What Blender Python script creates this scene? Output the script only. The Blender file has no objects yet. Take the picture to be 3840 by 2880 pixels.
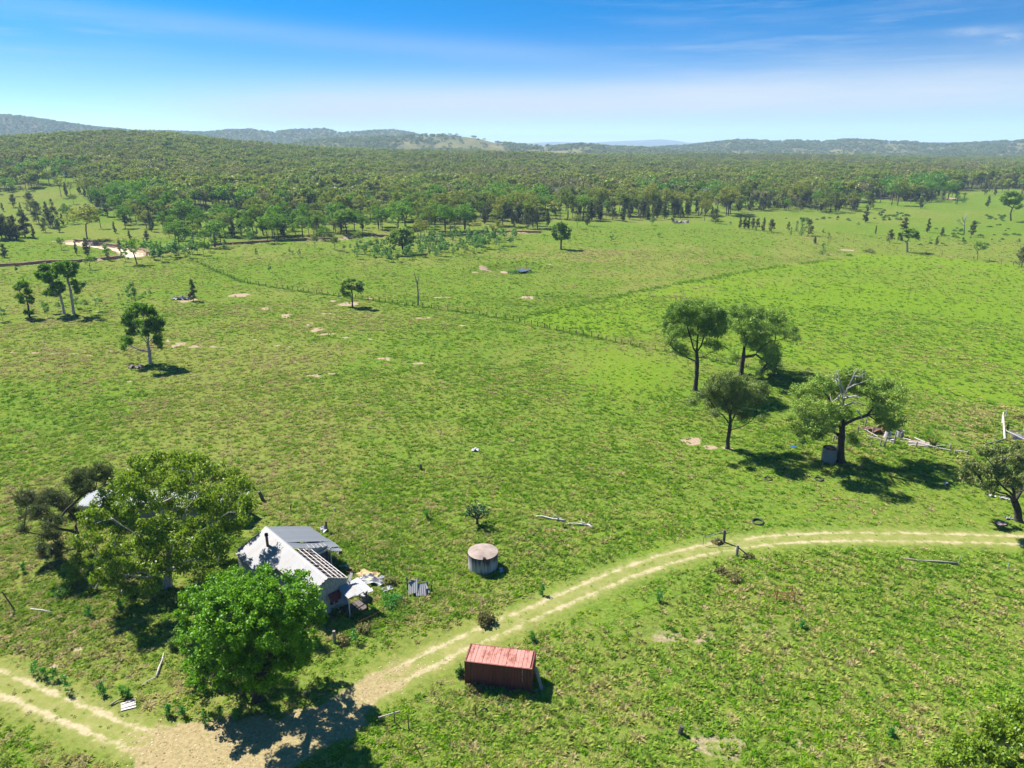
import bpy, math, random
import numpy as np
from mathutils import Vector, Matrix

scene = bpy.context.scene
C = scene.collection
R = math.radians

# ------------------------------------------------------------------ camera
CAM_H, FPX, HOR = 46.0, 2667.0, 540.0          # height, focal length and horizon row of the 3840 px photograph
PITCH = math.atan((1440 - HOR) / FPX)
cam_d = bpy.data.cameras.new('camera'); cam = bpy.data.objects.new('camera', cam_d); C.objects.link(cam)
cam.location = (0, 0, CAM_H); cam.rotation_euler = (math.pi / 2 - PITCH, 0, 0)
cam_d.sensor_width = 36; cam_d.lens = 36 * FPX / 3840; cam_d.clip_start = 0.5; cam_d.clip_end = 60000
scene.camera = cam

# ------------------------------------------------------------------ light
SUN_EL = R(49); SUN_AZ = math.atan2(-0.77, 0.64)     # sun stands far left, behind the forest side
EXPOSURE = 1.55
HAZE = 0.0001
sun_d = bpy.data.lights.new('sun', 'SUN'); sun = bpy.data.objects.new('sun', sun_d); C.objects.link(sun)
sun_d.energy = 5.0; sun_d.angle = R(0.55); sun_d.color = (1.0, 0.95, 0.86)
_d = Vector((-math.sin(SUN_AZ) * math.cos(SUN_EL), -math.cos(SUN_AZ) * math.cos(SUN_EL), -math.sin(SUN_EL)))
sun.rotation_euler = _d.to_track_quat('-Z', 'Y').to_euler()

def N(nt, kind, ins=None, **props):
    n = nt.nodes.new(kind)
    for k, v in props.items(): setattr(n, k, v)
    for k, v in (ins or {}).items():
        if isinstance(v, bpy.types.NodeSocket): nt.links.new(v, n.inputs[k])
        else: n.inputs[k].default_value = v
    return n
def math_(nt, op, a, b=0.0, clamp=False):
    return N(nt, 'ShaderNodeMath', {0: a, 1: b}, operation=op, use_clamp=clamp).outputs[0]
def c4(c): return (c[0], c[1], c[2], 1.0) if not isinstance(c, bpy.types.NodeSocket) else c
def mixc(nt, f, a, b, blend='MIX'):
    n = N(nt, 'ShaderNodeMix', data_type='RGBA', blend_type=blend, clamp_factor=True)
    for i, v in ((0, f), (6, c4(a)), (7, c4(b))):
        if isinstance(v, bpy.types.NodeSocket): nt.links.new(v, n.inputs[i])
        else: n.inputs[i].default_value = v
    return n.outputs[2]
def ramp(nt, f, stops):
    n = N(nt, 'ShaderNodeValToRGB', {0: f}); e = n.color_ramp.elements
    while len(e) < len(stops): e.new(0.5)
    for k, (p, c) in enumerate(stops):
        e[k].position = p; e[k].color = c4(c) if not isinstance(c, (int, float)) else (c, c, c, 1)
    return n.outputs[0]
def sstep(nt, x, a, b):
    n = N(nt, 'ShaderNodeMapRange', {0: x, 1: a, 2: b}, interpolation_type='SMOOTHSTEP'); return n.outputs[0]
def noise(nt, vec, scale, detail=3, rough=0.55, dims='3D'):
    return N(nt, 'ShaderNodeTexNoise', {'Vector': vec, 'Scale': scale, 'Detail': detail, 'Roughness': rough}, noise_dimensions=dims).outputs[0]
def mapv(nt, vec, scale=(1, 1, 1), loc=(0, 0, 0), rot=(0, 0, 0)):
    return N(nt, 'ShaderNodeMapping', {'Vector': vec, 'Scale': scale, 'Location': loc, 'Rotation': rot}).outputs[0]

world = bpy.data.worlds.new('World'); scene.world = world; world.use_nodes = True
nt = world.node_tree; nt.nodes.clear()
tc = N(nt, 'ShaderNodeTexCoord').outputs['Generated']
sx = N(nt, 'ShaderNodeSeparateXYZ', {0: tc})
zz = math_(nt, 'ADD', math_(nt, 'MULTIPLY', math_(nt, 'MAXIMUM', sx.outputs[2], 0.0), 4.2), 0.02)   # deep polarised blue starts low over the horizon
vec = N(nt, 'ShaderNodeVectorMath', {0: N(nt, 'ShaderNodeCombineXYZ', {0: sx.outputs[0], 1: sx.outputs[1], 2: zz}).outputs[0]}, operation='NORMALIZE').outputs[0]
sky = N(nt, 'ShaderNodeTexSky', {'Vector': vec}, sky_type='NISHITA', sun_disc=False, sun_elevation=SUN_EL, sun_rotation=SUN_AZ,
        altitude=300, air_density=1.0, dust_density=0.4, ozone_density=2.5)
skyc = N(nt, 'ShaderNodeHueSaturation', {'Color': sky.outputs[0], 'Hue': 0.490, 'Saturation': 1.05, 'Value': 1.0}).outputs[0]
hi_ = sstep(nt, sx.outputs[2], 0.0, 0.165)
skyc = mixc(nt, 1.0, skyc, mixc(nt, hi_, (0.80, 0.80, 0.74), (0.0, 0.50, 0.80)), 'MULTIPLY')
# cirrus: long streaks lying nearly level
w1 = noise(nt, mapv(nt, tc, (2.2, 2.2, 26), rot=(0, R(1.5), 0)), 1.0, 6, 0.62)
w2 = noise(nt, mapv(nt, tc, (1.1, 1.1, 9), (3.1, 1.7, 0)), 1.0, 3, 0.5)
w3 = noise(nt, mapv(nt, tc, (5, 5, 75), (1, 5, 2), rot=(0, R(-1.2), 0)), 1.0, 6, 0.68)
ci = math_(nt, 'MULTIPLY', math_(nt, 'ADD', math_(nt, 'MULTIPLY', sstep(nt, w1, 0.42, 0.78), .7), math_(nt, 'MULTIPLY', sstep(nt, w3, 0.50, 0.70), .55)), sstep(nt, w2, 0.38, 0.62))
u = sx.outputs[0]; v = sx.outputs[2]
def band(slope, off, width, u0, u1, gain):          # one broad sheet of thin cirrus
    dv = math_(nt, 'DIVIDE', math_(nt, 'SUBTRACT', v, math_(nt, 'ADD', math_(nt, 'MULTIPLY', u, slope), off)), width)
    g = math_(nt, 'POWER', 2.718, math_(nt, 'MULTIPLY', math_(nt, 'MULTIPLY', dv, dv), -1.0))
    g = math_(nt, 'MULTIPLY', g, math_(nt, 'MULTIPLY', sstep(nt, u, u0, u0 + 0.35), math_(nt, 'SUBTRACT', 1.0, sstep(nt, u, u1 - 0.3, u1))))
    g = math_(nt, 'MULTIPLY', g, sstep(nt, sx.outputs[1], 0.0, 0.4))
    return math_(nt, 'MULTIPLY', g, math_(nt, 'MULTIPLY', math_(nt, 'ADD', 0.35, w1), gain))
ci = math_(nt, 'ADD', math_(nt, 'MULTIPLY', ci, 0.32), band(-0.055, 0.112, 0.013, -1.1, 0.25, 0.24))
ci = math_(nt, 'ADD', ci, band(0.02, 0.046, 0.030, -0.55, 1.3, 1.1))
ci = math_(nt, 'ADD', ci, band(0.01, 0.112, 0.006, 0.30, 1.2, 0.16))
def puff(px, py, w, h, gain):                       # small wisp of cloud
    uu = (px - 1920) / FPX / 1.0554; r_ = 1 / math.sqrt(1 + uu * uu); u0 = uu * r_; v0 = (HOR - py) * 3.45e-4 * r_
    q = math_(nt, 'ADD', math_(nt, 'POWER', math_(nt, 'DIVIDE', math_(nt, 'ABSOLUTE', math_(nt, 'SUBTRACT', u, u0)), w), 2.0), math_(nt, 'POWER', math_(nt, 'DIVIDE', math_(nt, 'ABSOLUTE', math_(nt, 'SUBTRACT', v, v0)), h), 2.0))
    wn = noise(nt, mapv(nt, tc, (30, 30, 110)), 1.0, 4, .6)
    return math_(nt, 'MULTIPLY', math_(nt, 'MULTIPLY', math_(nt, 'POWER', 2.718, math_(nt, 'MULTIPLY', q, -1.0)), sstep(nt, wn, .32, .62)), math_(nt, 'MULTIPLY', sstep(nt, sx.outputs[1], 0, .1), gain))
ci = math_(nt, 'ADD', ci, puff(3560, 150, .022, .004, .38)); ci = math_(nt, 'ADD', ci, puff(3690, 172, .009, .0045, .55), clamp=True)
skyc = mixc(nt, ci, skyc, (2.9, 3.3, 3.75))
bg = N(nt, 'ShaderNodeBackground', {'Color': skyc, 'Strength': 0.082})
nt.links.new(bg.outputs[0], N(nt, 'ShaderNodeOutputWorld').inputs[0])

scene.view_settings.view_transform = 'Standard'; scene.view_settings.look = 'None'
scene.view_settings.gamma = 1.0; scene.view_settings.use_curve_mapping = False
scene.view_settings.exposure = EXPOSURE
scene.render.engine = 'CYCLES'
cy = scene.cycles
cy.max_bounces = 5; cy.diffuse_bounces = 2; cy.glossy_bounces = 2; cy.transmission_bounces = 3; cy.transparent_max_bounces = 6
cy.volume_bounces = 0; cy.caustics_reflective = False; cy.caustics_refractive = False
cy.use_denoising = True
try: cy.denoiser = 'OPENIMAGEDENOISE'
except Exception: pass
scene.render.use_persistent_data = False

# ------------------------------------------------------------------ noise and terrain
def _h(ix, iy, s):
    a = (ix.astype(np.int64) * 374761393 + iy.astype(np.int64) * 668265263 + s * 974634777) & 0xffffffff
    a = ((a ^ (a >> 13)) * 1274126177) & 0xffffffff
    return ((a ^ (a >> 16)) & 0xffffff) / float(0xffffff)
def vn(x, y, s=0):
    x = np.asarray(x, float); y = np.asarray(y, float)
    ix = np.floor(x); iy = np.floor(y); fx = x - ix; fy = y - iy
    fx = fx * fx * (3 - 2 * fx); fy = fy * fy * (3 - 2 * fy)
    return (_h(ix, iy, s) * (1 - fx) + _h(ix + 1, iy, s) * fx) * (1 - fy) + (_h(ix, iy + 1, s) * (1 - fx) + _h(ix + 1, iy + 1, s) * fx) * fy
def fbm(x, y, s=0, o=3):
    t = 0; a = 1; n = 0
    for k in range(o):
        t = t + a * vn(x * 2 ** k, y * 2 ** k, s + k * 17); n += a; a *= 0.5
    return t / n
def ss(x, a, b):
    t = np.clip((np.asarray(x, float) - a) / (b - a), 0, 1); return t * t * (3 - 2 * t)

def az_of(px): return np.arctan((np.asarray(px, float) - 1920) / FPX / 1.0554)     # bearing of a column at the horizon
KEL = 0.898 / FPX                                                                    # slope per pixel near the horizon
RIDGE = np.array([(-900, 535), (-300, 528), (0, 520), (176, 506), (411, 499), (646, 503), (881, 532), (1117, 550), (1300, 562), (1800, 574), (2400, 588), (3000, 594), (3840, 604), (4700, 608)], float)
LAY_B = np.array([(-900, 470), (-400, 440), (0, 429), (59, 430), (176, 447), (353, 473), (529, 488), (705, 492), (793, 492), (852, 484), (940, 482), (1023, 493), (1033, 500), (1045, 491), (1117, 483), (1222, 480), (1276, 496), (1376, 488), (1482, 486), (1553, 497), (1600, 510), (1700, 525), (1900, 560), (2100, 600), (4700, 600)], float)
LAY_A = np.array([(-900, 600), (900, 590), (1000, 565), (1150, 524), (1306, 517), (1500, 512), (1605, 506), (1700, 504), (1788, 514), (1846, 529), (1935, 541), (2080, 545), (2164, 539), (2211, 541), (2290, 550), (2400, 553), (2550, 565), (2800, 590), (4700, 600)], float)
LAY_C = np.array([(-900, 600), (2150, 590), (2300, 562), (2480, 548), (2576, 541), (2673, 531), (2765, 520), (2830, 520), (2895, 527), (2986, 523), (3084, 527), (3181, 520), (3266, 523), (3344, 529), (3409, 527), (3474, 536), (3604, 535), (3702, 529), (3840, 523), (4300, 515), (4700, 530)], float)
LAY_D = np.array([(-900, 534), (1800, 537), (1958, 537), (2080, 532), (2200, 535), (2250, 533), (2346, 528), (2400, 526), (2478, 522), (2530, 527), (2582, 535), (2700, 536), (3840, 532), (4700, 534)], float)
def prof(L, az, D, trees):
    y = np.interp(az, az_of(L[:, 0]), L[:, 1]); return 46 + (HOR - y) * KEL * D * np.maximum(np.cos(az), .3) - trees

CREEKS = []      # filled below with (points, half width, depth)
DAMS = []        # (x, y, rx, ry) banks
def seg_dist(x, y, P):
    x = np.asarray(x, float); best = np.full(x.shape, 1e9)
    for (ax, ay), (bx, by) in zip(P[:-1], P[1:]):
        dx, dy = bx - ax, by - ay; L = dx * dx + dy * dy + 1e-9
        t = np.clip(((x - ax) * dx + (y - ay) * dy) / L, 0, 1)
        best = np.minimum(best, np.hypot(x - ax - t * dx, y - ay - t * dy))
    return best
def gz(x, y):
    x = np.asarray(x, float); y = np.asarray(y, float)
    D = np.hypot(x, y); az = np.arctan2(x, y)
    z = 0.5 * (fbm(x / 45, y / 45, 3, 2) - 0.5) * ss(D, 30, 200) + 3.2 * (fbm(x / 160 + 9, y / 160, 5, 2) - 0.5) * ss(D, 260, 420)
    r = np.maximum(prof(RIDGE, az, 1400.0, 14), -4) * ss(D, 430, 1400) * (1 - 0.75 * ss(D, 1500, 2300))
    z = z + r + 14 * (fbm(x / 420, y / 420, 8, 3) - 0.5) * ss(D, 700, 1400)
    gul = fbm(np.degrees(az) / 1.9, D / 700, 21, 3) - 0.5
    for L, D0, wf, wb, tr in ((LAY_A, 3000.0, 950., 500., 5), (LAY_B, 4300.0, 1100., 900., 9), (LAY_C, 3900.0, 1300., 900., 9), (LAY_D, 12500.0, 3500., 1500., 0)):
        Dk = D + gul * 330 * (1 - ss(D, 9000, 9500))
        b = ss(Dk, D0 - wf, D0) ** 1.0 * (1 - ss(D, D0 + 10, D0 + wb))
        hgt = np.maximum(prof(L, az, D0, tr), 0)
        z = np.maximum(z, hgt * b * (1 + 0.25 * gul * (1 - b)))
    for P, hw, dep in CREEKS:
        near = (np.abs(x - P[:, 0].mean()) < 260) & (np.abs(y - P[:, 1].mean()) < 260)
        if near.any():
            q = seg_dist(x, y, P); q = q + 1.2 * (vn(x / 4, y / 4, 44) - .5) * 2
            z = z - dep * (1 - ss(q, hw, hw + 1.6))
    for dx_, dy_, rx, ry, hb in DAMS:
        q = np.hypot((x - dx_) / rx, (y - dy_) / ry)
        side = ss(y - dy_, -ry * .25, ry * .5)
        z = z + hb * side * np.exp(-((q - 1.0) / 0.28) ** 2) - 0.5 * (1 - ss(q, .55, .8))
    return z
def ray(px, py):
    d = np.array([(px - 1920) / FPX, 1.0, -(py - 1440) / FPX])
    return np.array([d[0], d[1] * math.cos(PITCH) + d[2] * math.sin(PITCH), -d[1] * math.sin(PITCH) + d[2] * math.cos(PITCH)])
def at(px, py, z=0.0):
    """place on the terrain (or at height z above it) seen at a pixel of the photograph"""
    d = ray(px, py); zz_ = z
    for _ in range(14):
        t = (zz_ - CAM_H) / d[2]; zz_ = float(gz(d[0] * t, d[1] * t)) + z
    return Vector((d[0] * t, d[1] * t, zz_))
def flat(px, py, z=0.0):
    d = ray(px, py); t = (z - CAM_H) / d[2]; return Vector((d[0] * t, d[1] * t, z))
def at_depth(px, py, Y):
    d = ray(px, py); t = Y / d[1]; return Vector((d[0] * t, d[1] * t, CAM_H + d[2] * t))
def m_per_px(p):
    fw = p.y * math.cos(PITCH) - (p.z - CAM_H) * math.sin(PITCH); return fw / FPX
def Z(ox, oy, s):            # reading of an enlarged part of the photograph -> photograph pixels
    return lambda x, y: (ox + s * x, oy + s * y)
Z1 = Z(0, 400, .5877); Z2 = Z(1200, 450, .5877); Z3 = Z(2400, 450, .651); Z5 = Z(2400, 1050, .4521); Z7 = Z(0, 900, .4521)
Z6 = Z(900, 900, .6781); ZH = Z(800, 1850, .4069); ZG = Z(0, 1600, .4521); ZT = Z(1600, 1800, .3617); ZC = Z(1300, 2250, .4069)
ZR = Z(2400, 1850, .651); ZY = Z(3240, 1560, .208); ZE = Z(3500, 1500, .3014); ZL = Z(0, 2250, .4521); D_ = Z(0, 0, 1.736)
ZM = Z(1800, 1850, .4973)

CREEK_PTS = [
    [Z1(*p) for p in ((-150, 1015), (110, 1008), (300, 988), (480, 985), (560, 977), (700, 966), (850, 950), (1000, 932), (1060, 915), (1180, 900), (1320, 884), (1480, 872), (1650, 862), (1900, 850), (2200, 840))] + [Z2(*p) for p in ((250, 735), (600, 748), (900, 735), (1040, 720), (1230, 712), (1420, 714))],
    [Z1(*p) for p in ((400, 852), (600, 878), (690, 892), (790, 905), (835, 920), (850, 948))]]
CREEKS_ = [(np.array([flat(*p)[:2] for p in CREEK_PTS[0]]), 2.6, 1.9), (np.array([flat(*p)[:2] for p in CREEK_PTS[1]]), 4.2, 1.6)]
CREEKS.extend(CREEKS_)
_p = flat(*Z2(1235, 962)); DAM1 = _p; _q = flat(*Z3(1150, 775)); DAM2 = _q
DAMS.extend([(_p.x, _p.y, 15.0, 11.0, 1.7), (_q.x, _q.y, 13.0, 9.0, 1.0)])

# ground zones
TRACK_C = np.array([flat(*D_(*p))[:2] for p in ((-160, 1400), (-80, 1440), (0, 1474), (75, 1507), (150, 1538), (230, 1572), (310, 1600), (420, 1622), (540, 1618), (640, 1595), (710, 1560), (770, 1515), (840, 1470), (920, 1430), (1010, 1385), (1110, 1342), (1240, 1285), (1360, 1235), (1480, 1197), (1580, 1178), (1680, 1166), (1800, 1161), (1950, 1161), (2100, 1164), (2260, 1170), (2400, 1180))])
def catmull(P, n):
    P = np.array(P, float); out = []
    Q = np.vstack([2 * P[0] - P[1], P, 2 * P[-1] - P[-2]])
    for i in range(1, len(Q) - 2):
        for t in np.linspace(0, 1, n, endpoint=False):
            a, b, c, d = Q[i - 1], Q[i], Q[i + 1], Q[i + 2]
            out.append(0.5 * ((2 * b) + (-a + c) * t + (2 * a - 5 * b + 4 * c - d) * t * t + (-a + 3 * b - 3 * c + d) * t ** 3))
    out.append(P[-1]); return np.array(out)
TRACK = catmull(TRACK_C, 6)
SOIL = []        # bare soil patches: centre, half axes, turn
def soil(pt, wpx, hpx, turn=0):
    p = flat(*pt); m = m_per_px(p); dep = math.atan2(CAM_H, math.hypot(p.x, p.y))
    SOIL.append((p.x, p.y, max(wpx * m, .4), max(hpx * m / math.sin(dep), .6), turn if turn else .85))
for (x, y, w, h) in ((20, 310, 30, 8), (150, 375, 30, 9), (250, 418, 40, 13), (380, 470, 40, 14), (430, 495, 45, 14), (480, 520, 50, 10), (590, 540, 45, 10), (90, 555, 40, 6), (205, 582, 20, 7), (270, 588, 22, 8), (800, 660, 60, 8), (980, 682, 50, 9), (510, 742, 40, 9), (410, 752, 50, 9), (500, 408, 60, 6), (520, 338, 32, 7), (610, 356, 65, 10), (1115, 318, 60, 6), (1590, 318, 40, 9), (1010, 430, 62, 9), (700, 322, 35, 6), (905, 352, 30, 5), (850, 395, 30, 5), (1240, 472, 40, 5), (720, 548, 30, 6)):
    soil(Z6(x, y), w * .678, h * .678)
for (x, y, w, h) in ((100, 930, 40, 14), (300, 935, 45, 8), (420, 945, 70, 6), (620, 945, 60, 10), (740, 962, 50, 9), (900, 925, 40, 9), (1060, 905, 30, 16), (1260, 840, 30, 16), (1390, 835, 35, 14), (1480, 870, 60, 20), (1620, 888, 80, 14), (1800, 885, 90, 9), (1990, 462, 95, 17), (1120, 1060, 45, 20), (1110, 1175, 70, 16), (1540, 500, 90, 16), (250, 660, 40, 12), (400, 650, 30, 10), (830, 590, 40, 6), (1640, 745, 60, 6)):
    soil(Z7(x, y), w * .452, h * .452)
for (x, y, w, h) in ((450, 1340, 130, 45), (580, 1385, 80, 18), (450, 915, 40, 12), (730, 1400, 60, 16)): soil(Z5(x, y), w * .452, h * .452)
for (x, y, w, h) in ((640, 420, 80, 40), (540, 470, 60, 30), (450, 550, 70, 25)): soil(ZL(x, y), w * .452, h * .452)
for (x, y, w, h) in ((650, 760, 150, 30), (240, 830, 200, 50), (760, 800, 130, 40), (450, 1450, 160, 70), (1000, 1500, 170, 50)): soil(ZR(x, y), w * .9, h * .9, .50)
for (x, y, w, h) in ((1045, 958, 60, 8), (1000, 970, 50, 5), (1210, 965, 60, 10), (1460, 947, 40, 5)): soil(Z2(x, y), w * .588, h * .588)
for (x, y, w, h) in ((1190, 762, 60, 4), (1090, 774, 45, 3), (240, 590, 60, 7), (1780, 465, 70, 6)): soil(Z3(x, y), w * .651, h * .651)

FRONT = np.array([flat(*D_(*p))[:2] for p in ((-300, 446), (0, 446), (190, 446), (215, 470), (250, 470), (270, 492), (400, 512), (560, 518), (700, 514), (760, 506), (900, 501), (1190, 497), (1270, 494), (1340, 482), (1560, 478), (1580, 464), (1700, 466), (1870, 460), (1930, 450), (2040, 437), (2212, 427), (2500, 420))])
F_AZ = np.arctan2(FRONT[:, 0], FRONT[:, 1]); F_D = np.hypot(FRONT[:, 0], FRONT[:, 1])
LIME = np.array([flat(*D_(*p))[:2] for p in ((1110, 690), (1180, 674), (1330, 640), (1480, 610), (1600, 590), (1750, 568), (1860, 552), (2010, 552), (2212, 575), (2420, 600), (2420, 900), (2212, 870), (1950, 830), (1740, 790), (1430, 755), (1280, 722))])
LIME_P = np.vstack([LIME, LIME[:1]])
TREADS = [(np.array([flat(*p)[:2] for p in ((1700, 1400), (1944, 1466), (2093, 1514), (2188, 1558), (2392, 1639), (2560, 1720))]), .8), (np.array([flat(*D_(*p))[:2] for p in ((480, 1075), (700, 1090), (1000, 1104), (1300, 1112), (1560, 1112))]), .9)]
def inside(x, y, P):
    r = np.zeros(x.shape, bool); j = len(P) - 1
    for i in range(len(P)):
        (xi, yi), (xj, yj) = P[i], P[j]
        r ^= ((yi > y) != (yj > y)) & (x < (xj - xi) * (y - yi) / (yj - yi + 1e-12) + xi); j = i
    return r
def zones(x, y):
    """dry, lush, soil, forest shares at a place"""
    D = np.hypot(x, y); az = np.arctan2(x, y); azd = np.degrees(az)
    big = fbm(x / 52, y / 52, 61, 4); med = fbm(x / 9, y / 9, 62, 3)
    dry = .95 * ss(big + 0.35 * (med - .5), .42, .70)
    far_dry = np.exp(-((D - 300) / 70) ** 2) * ss(azd, -3, 8) * (1 - ss(azd, 20, 27))
    dry = np.clip(dry * (.65 + .35 * ss(azd, 25, 0)) + 0.75 * far_dry * ss(med, .3, .7), 0, 1)
    # lime paddock right of the long fence
    q = seg_dist(x, y, LIME_P); wob = 11 * (fbm(x / 14, y / 14, 66, 3) - .5)
    sd = np.where(inside(x, y, LIME), q, -q) + wob
    lush = ss(sd, -3.0, 4.5) * np.clip(.62 + 1.0 * (fbm(x / 24, y / 24, 67, 3) - .3) + .5 * np.exp(-(q / 5) ** 2), 0, 1)
    p1 = flat(*D_(1360, 800)); lush = np.maximum(lush, .9 * np.exp(-(((x - p1.x) / 14) ** 2 + ((y - p1.y) / 20) ** 2)))
    for P_, w_ in TREADS: dry = np.maximum(dry, .85 * np.exp(-(seg_dist(x, y, P_) / w_) ** 2) * (.4 + .8 * med))
    so = np.zeros_like(x)
    for cx, cy_, a, b, tn in SOIL:
        k = np.abs(x - cx) < a * 2.2
        if k.any():
            nz_ = min(a, b); q = np.hypot((x[k] - cx) / a, (y[k] - cy_) / b) + 1.5 * (fbm(x[k] / (nz_ * .9 + .4), y[k] / (nz_ * .9 + .4), 71, 3) - .5)
            so[k] = np.maximum(so[k], tn * (1 - ss(q, .45, 1.05)))
    for P, hw, dep in CREEKS:
        k = (np.abs(x - P[:, 0].mean()) < 260) & (np.abs(y - P[:, 1].mean()) < 260)
        if k.any():
            q = seg_dist(x[k], y[k], P) + 2.4 * (vn(x[k] / 5, y[k] / 5, 45) - .5)
            so[k] = np.maximum(so[k], 1 - ss(q, hw + .8, hw + 1.8))
    return dry, lush, so
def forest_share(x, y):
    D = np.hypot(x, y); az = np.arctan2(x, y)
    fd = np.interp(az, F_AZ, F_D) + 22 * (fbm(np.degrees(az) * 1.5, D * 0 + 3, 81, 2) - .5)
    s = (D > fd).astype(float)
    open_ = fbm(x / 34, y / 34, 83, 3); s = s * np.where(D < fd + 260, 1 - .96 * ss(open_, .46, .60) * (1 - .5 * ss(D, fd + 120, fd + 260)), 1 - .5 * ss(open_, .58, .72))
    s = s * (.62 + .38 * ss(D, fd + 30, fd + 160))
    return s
# ------------------------------------------------------------------ materials
def material(name):
    m = bpy.data.materials.new(name); m.use_nodes = True; m.node_tree.nodes.clear()
    return m, m.node_tree
def finish(nt, shader, vol=None):
    o = N(nt, 'ShaderNodeOutputMaterial'); nt.links.new(shader, o.inputs[0])
def pbsdf(nt, col, rough=.8, metal=0.0, spec=.3, normal=None):
    b = N(nt, 'ShaderNodeBsdfPrincipled', {'Roughness': rough, 'Metallic': metal, 'Specular IOR Level': spec})
    if isinstance(col, bpy.types.NodeSocket): nt.links.new(col, b.inputs['Base Color'])
    else: b.inputs['Base Color'].default_value = c4(col)
    if normal is not None: nt.links.new(normal, b.inputs['Normal'])
    return b.outputs[0]
def dif(nt, col, normal=None):
    b = N(nt, 'ShaderNodeBsdfDiffuse', {'Color': col})
    if normal is not None: nt.links.new(normal, b.inputs['Normal'])
    return b.outputs[0]
def bump(nt, h, dist=.05, strength=1.0):
    return N(nt, 'ShaderNodeBump', {'Height': h, 'Distance': dist, 'Strength': strength}).outputs[0]
def pos(nt): return N(nt, 'ShaderNodeNewGeometry').outputs['Position']
def obj_co(nt): return N(nt, 'ShaderNodeTexCoord').outputs['Object']

def leaf_mat(name, stops, trans=.45, per_tree=.25, gain=1.75):
    """leaf colour varies from leaf to leaf and a little from tree to tree"""
    m, nt = material(name)
    g = N(nt, 'ShaderNodeNewGeometry'); oi = N(nt, 'ShaderNodeObjectInfo')
    f = math_(nt, 'ADD', math_(nt, 'MULTIPLY', g.outputs['Random Per Island'], 1 - per_tree), math_(nt, 'MULTIPLY', oi.outputs['Random'], per_tree))
    stops = [(p_, tuple(min(c_ * gain, .5) for c_ in q_)) for p_, q_ in stops]
    col = ramp(nt, f, stops)
    d = N(nt, 'ShaderNodeBsdfDiffuse', {'Color': col}); t = N(nt, 'ShaderNodeBsdfTranslucent', {'Color': mixc(nt, .4, col, (.16, .26, .01))})
    gl = N(nt, 'ShaderNodeBsdfGlossy', {'Color': (1, 1, 1, 1), 'Roughness': .45})
    s = N(nt, 'ShaderNodeMixShader', {0: trans, 1: d.outputs[0], 2: t.outputs[0]}).outputs[0]
    s = N(nt, 'ShaderNodeMixShader', {0: .015, 1: s, 2: gl.outputs[0]}).outputs[0]
    finish(nt, s); return m
def bark_mat(name, a, b, scale=1.5):
    m, nt = material(name); p = obj_co(nt)
    n = noise(nt, mapv(nt, p, (scale * 3, scale * 3, scale)), 1.0, 4, .65)
    finish(nt, pbsdf(nt, ramp(nt, n, [(.3, a), (.7, b)]), .9, normal=bump(nt, n, .04))); return m
def wood_mat(name, a, b):
    m, nt = material(name); p = obj_co(nt)
    n = noise(nt, mapv(nt, p, (6, 6, 1.2)), 1.6, 5, .7)
    finish(nt, pbsdf(nt, ramp(nt, n, [(.3, a), (.72, b)]), .85, normal=bump(nt, n, .02))); return m
def metal_mat(name, base, rust, amount=.4, rough=.45, metal=.4, streak=(1, 1, 1), scale=1.0):
    m, nt = material(name); p = obj_co(nt)
    n = noise(nt, mapv(nt, p, streak), 1.1 * scale, 6, .68); n2 = noise(nt, p, 7 * scale, 4, .6)
    oi = N(nt, 'ShaderNodeObjectInfo').outputs['Random']
    f = sstep(nt, math_(nt, 'ADD', n, math_(nt, 'MULTIPLY', math_(nt, 'SUBTRACT', n2, .5), .35)), .72 - amount * .5, .80 - amount * .35)
    b2 = mixc(nt, math_(nt, 'MULTIPLY', oi, .35), base, tuple(.72 * c for c in base))
    b2 = mixc(nt, math_(nt, 'MULTIPLY', n2, .25), b2, tuple(.6 * c for c in base))
    finish(nt, pbsdf(nt, mixc(nt, f, b2, rust), rough + .1, metal, .4)); return m
def plain_mat(name, col, rough=.7, var=.35, scale=3.0, metal=0.0):
    m, nt = material(name); p = obj_co(nt)
    n = noise(nt, p, scale, 5, .65)
    finish(nt, pbsdf(nt, mixc(nt, math_(nt, 'MULTIPLY', n, 1.0), tuple(c * (1 - var) for c in col), tuple(min(c * (1 + var * .6), .9) for c in col)), rough, metal)); return m

M = {}
M['leaf_big'] = leaf_mat('big_gum_leaves', [(0, (.030, .062, .004)), (.4, (.068, .125, .005)), (.8, (.120, .165, .006)), (.97, (.16, .16, .012)), (1, (.26, .13, .025))])
M['leaf_broad'] = leaf_mat('broad_leaves', [(0, (.020, .065, .002)), (.45, (.045, .130, .003)), (.85, (.090, .180, .004)), (.96, (.15, .16, .008)), (1, (.24, .13, .02))], gain=2.0)
M['leaf_grey'] = leaf_mat('grey_green_gum_leaves', [(0, (.028, .056, .008)), (.5, (.062, .108, .015)), (.9, (.115, .148, .026)), (1, (.17, .16, .04))], gain=2.8)
M['leaf_bronze'] = leaf_mat('bronze_tipped_leaves', [(0, (.035, .060, .015)), (.5, (.075, .115, .028)), (.8, (.14, .14, .045)), (1, (.22, .12, .06))])
M['leaf_forest'] = leaf_mat('forest_gum_leaves', [(0, (.032, .044, .006)), (.3, (.068, .095, .009)), (.55, (.105, .120, .012)), (.78, (.135, .118, .024)), (1, (.050, .140, .010))], per_tree=.65, gain=2.1)
M['leaf_vivid'] = leaf_mat('fresh_gum_leaves', [(0, (.026, .070, .004)), (.5, (.055, .140, .006)), (1, (.100, .180, .008))], per_tree=.4)
M['leaf_far'] = leaf_mat('far_gum_leaves', [(0, (.030, .040, .010)), (.4, (.066, .080, .016)), (.75, (.105, .108, .024)), (1, (.14, .12, .05))], per_tree=.75)
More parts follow.
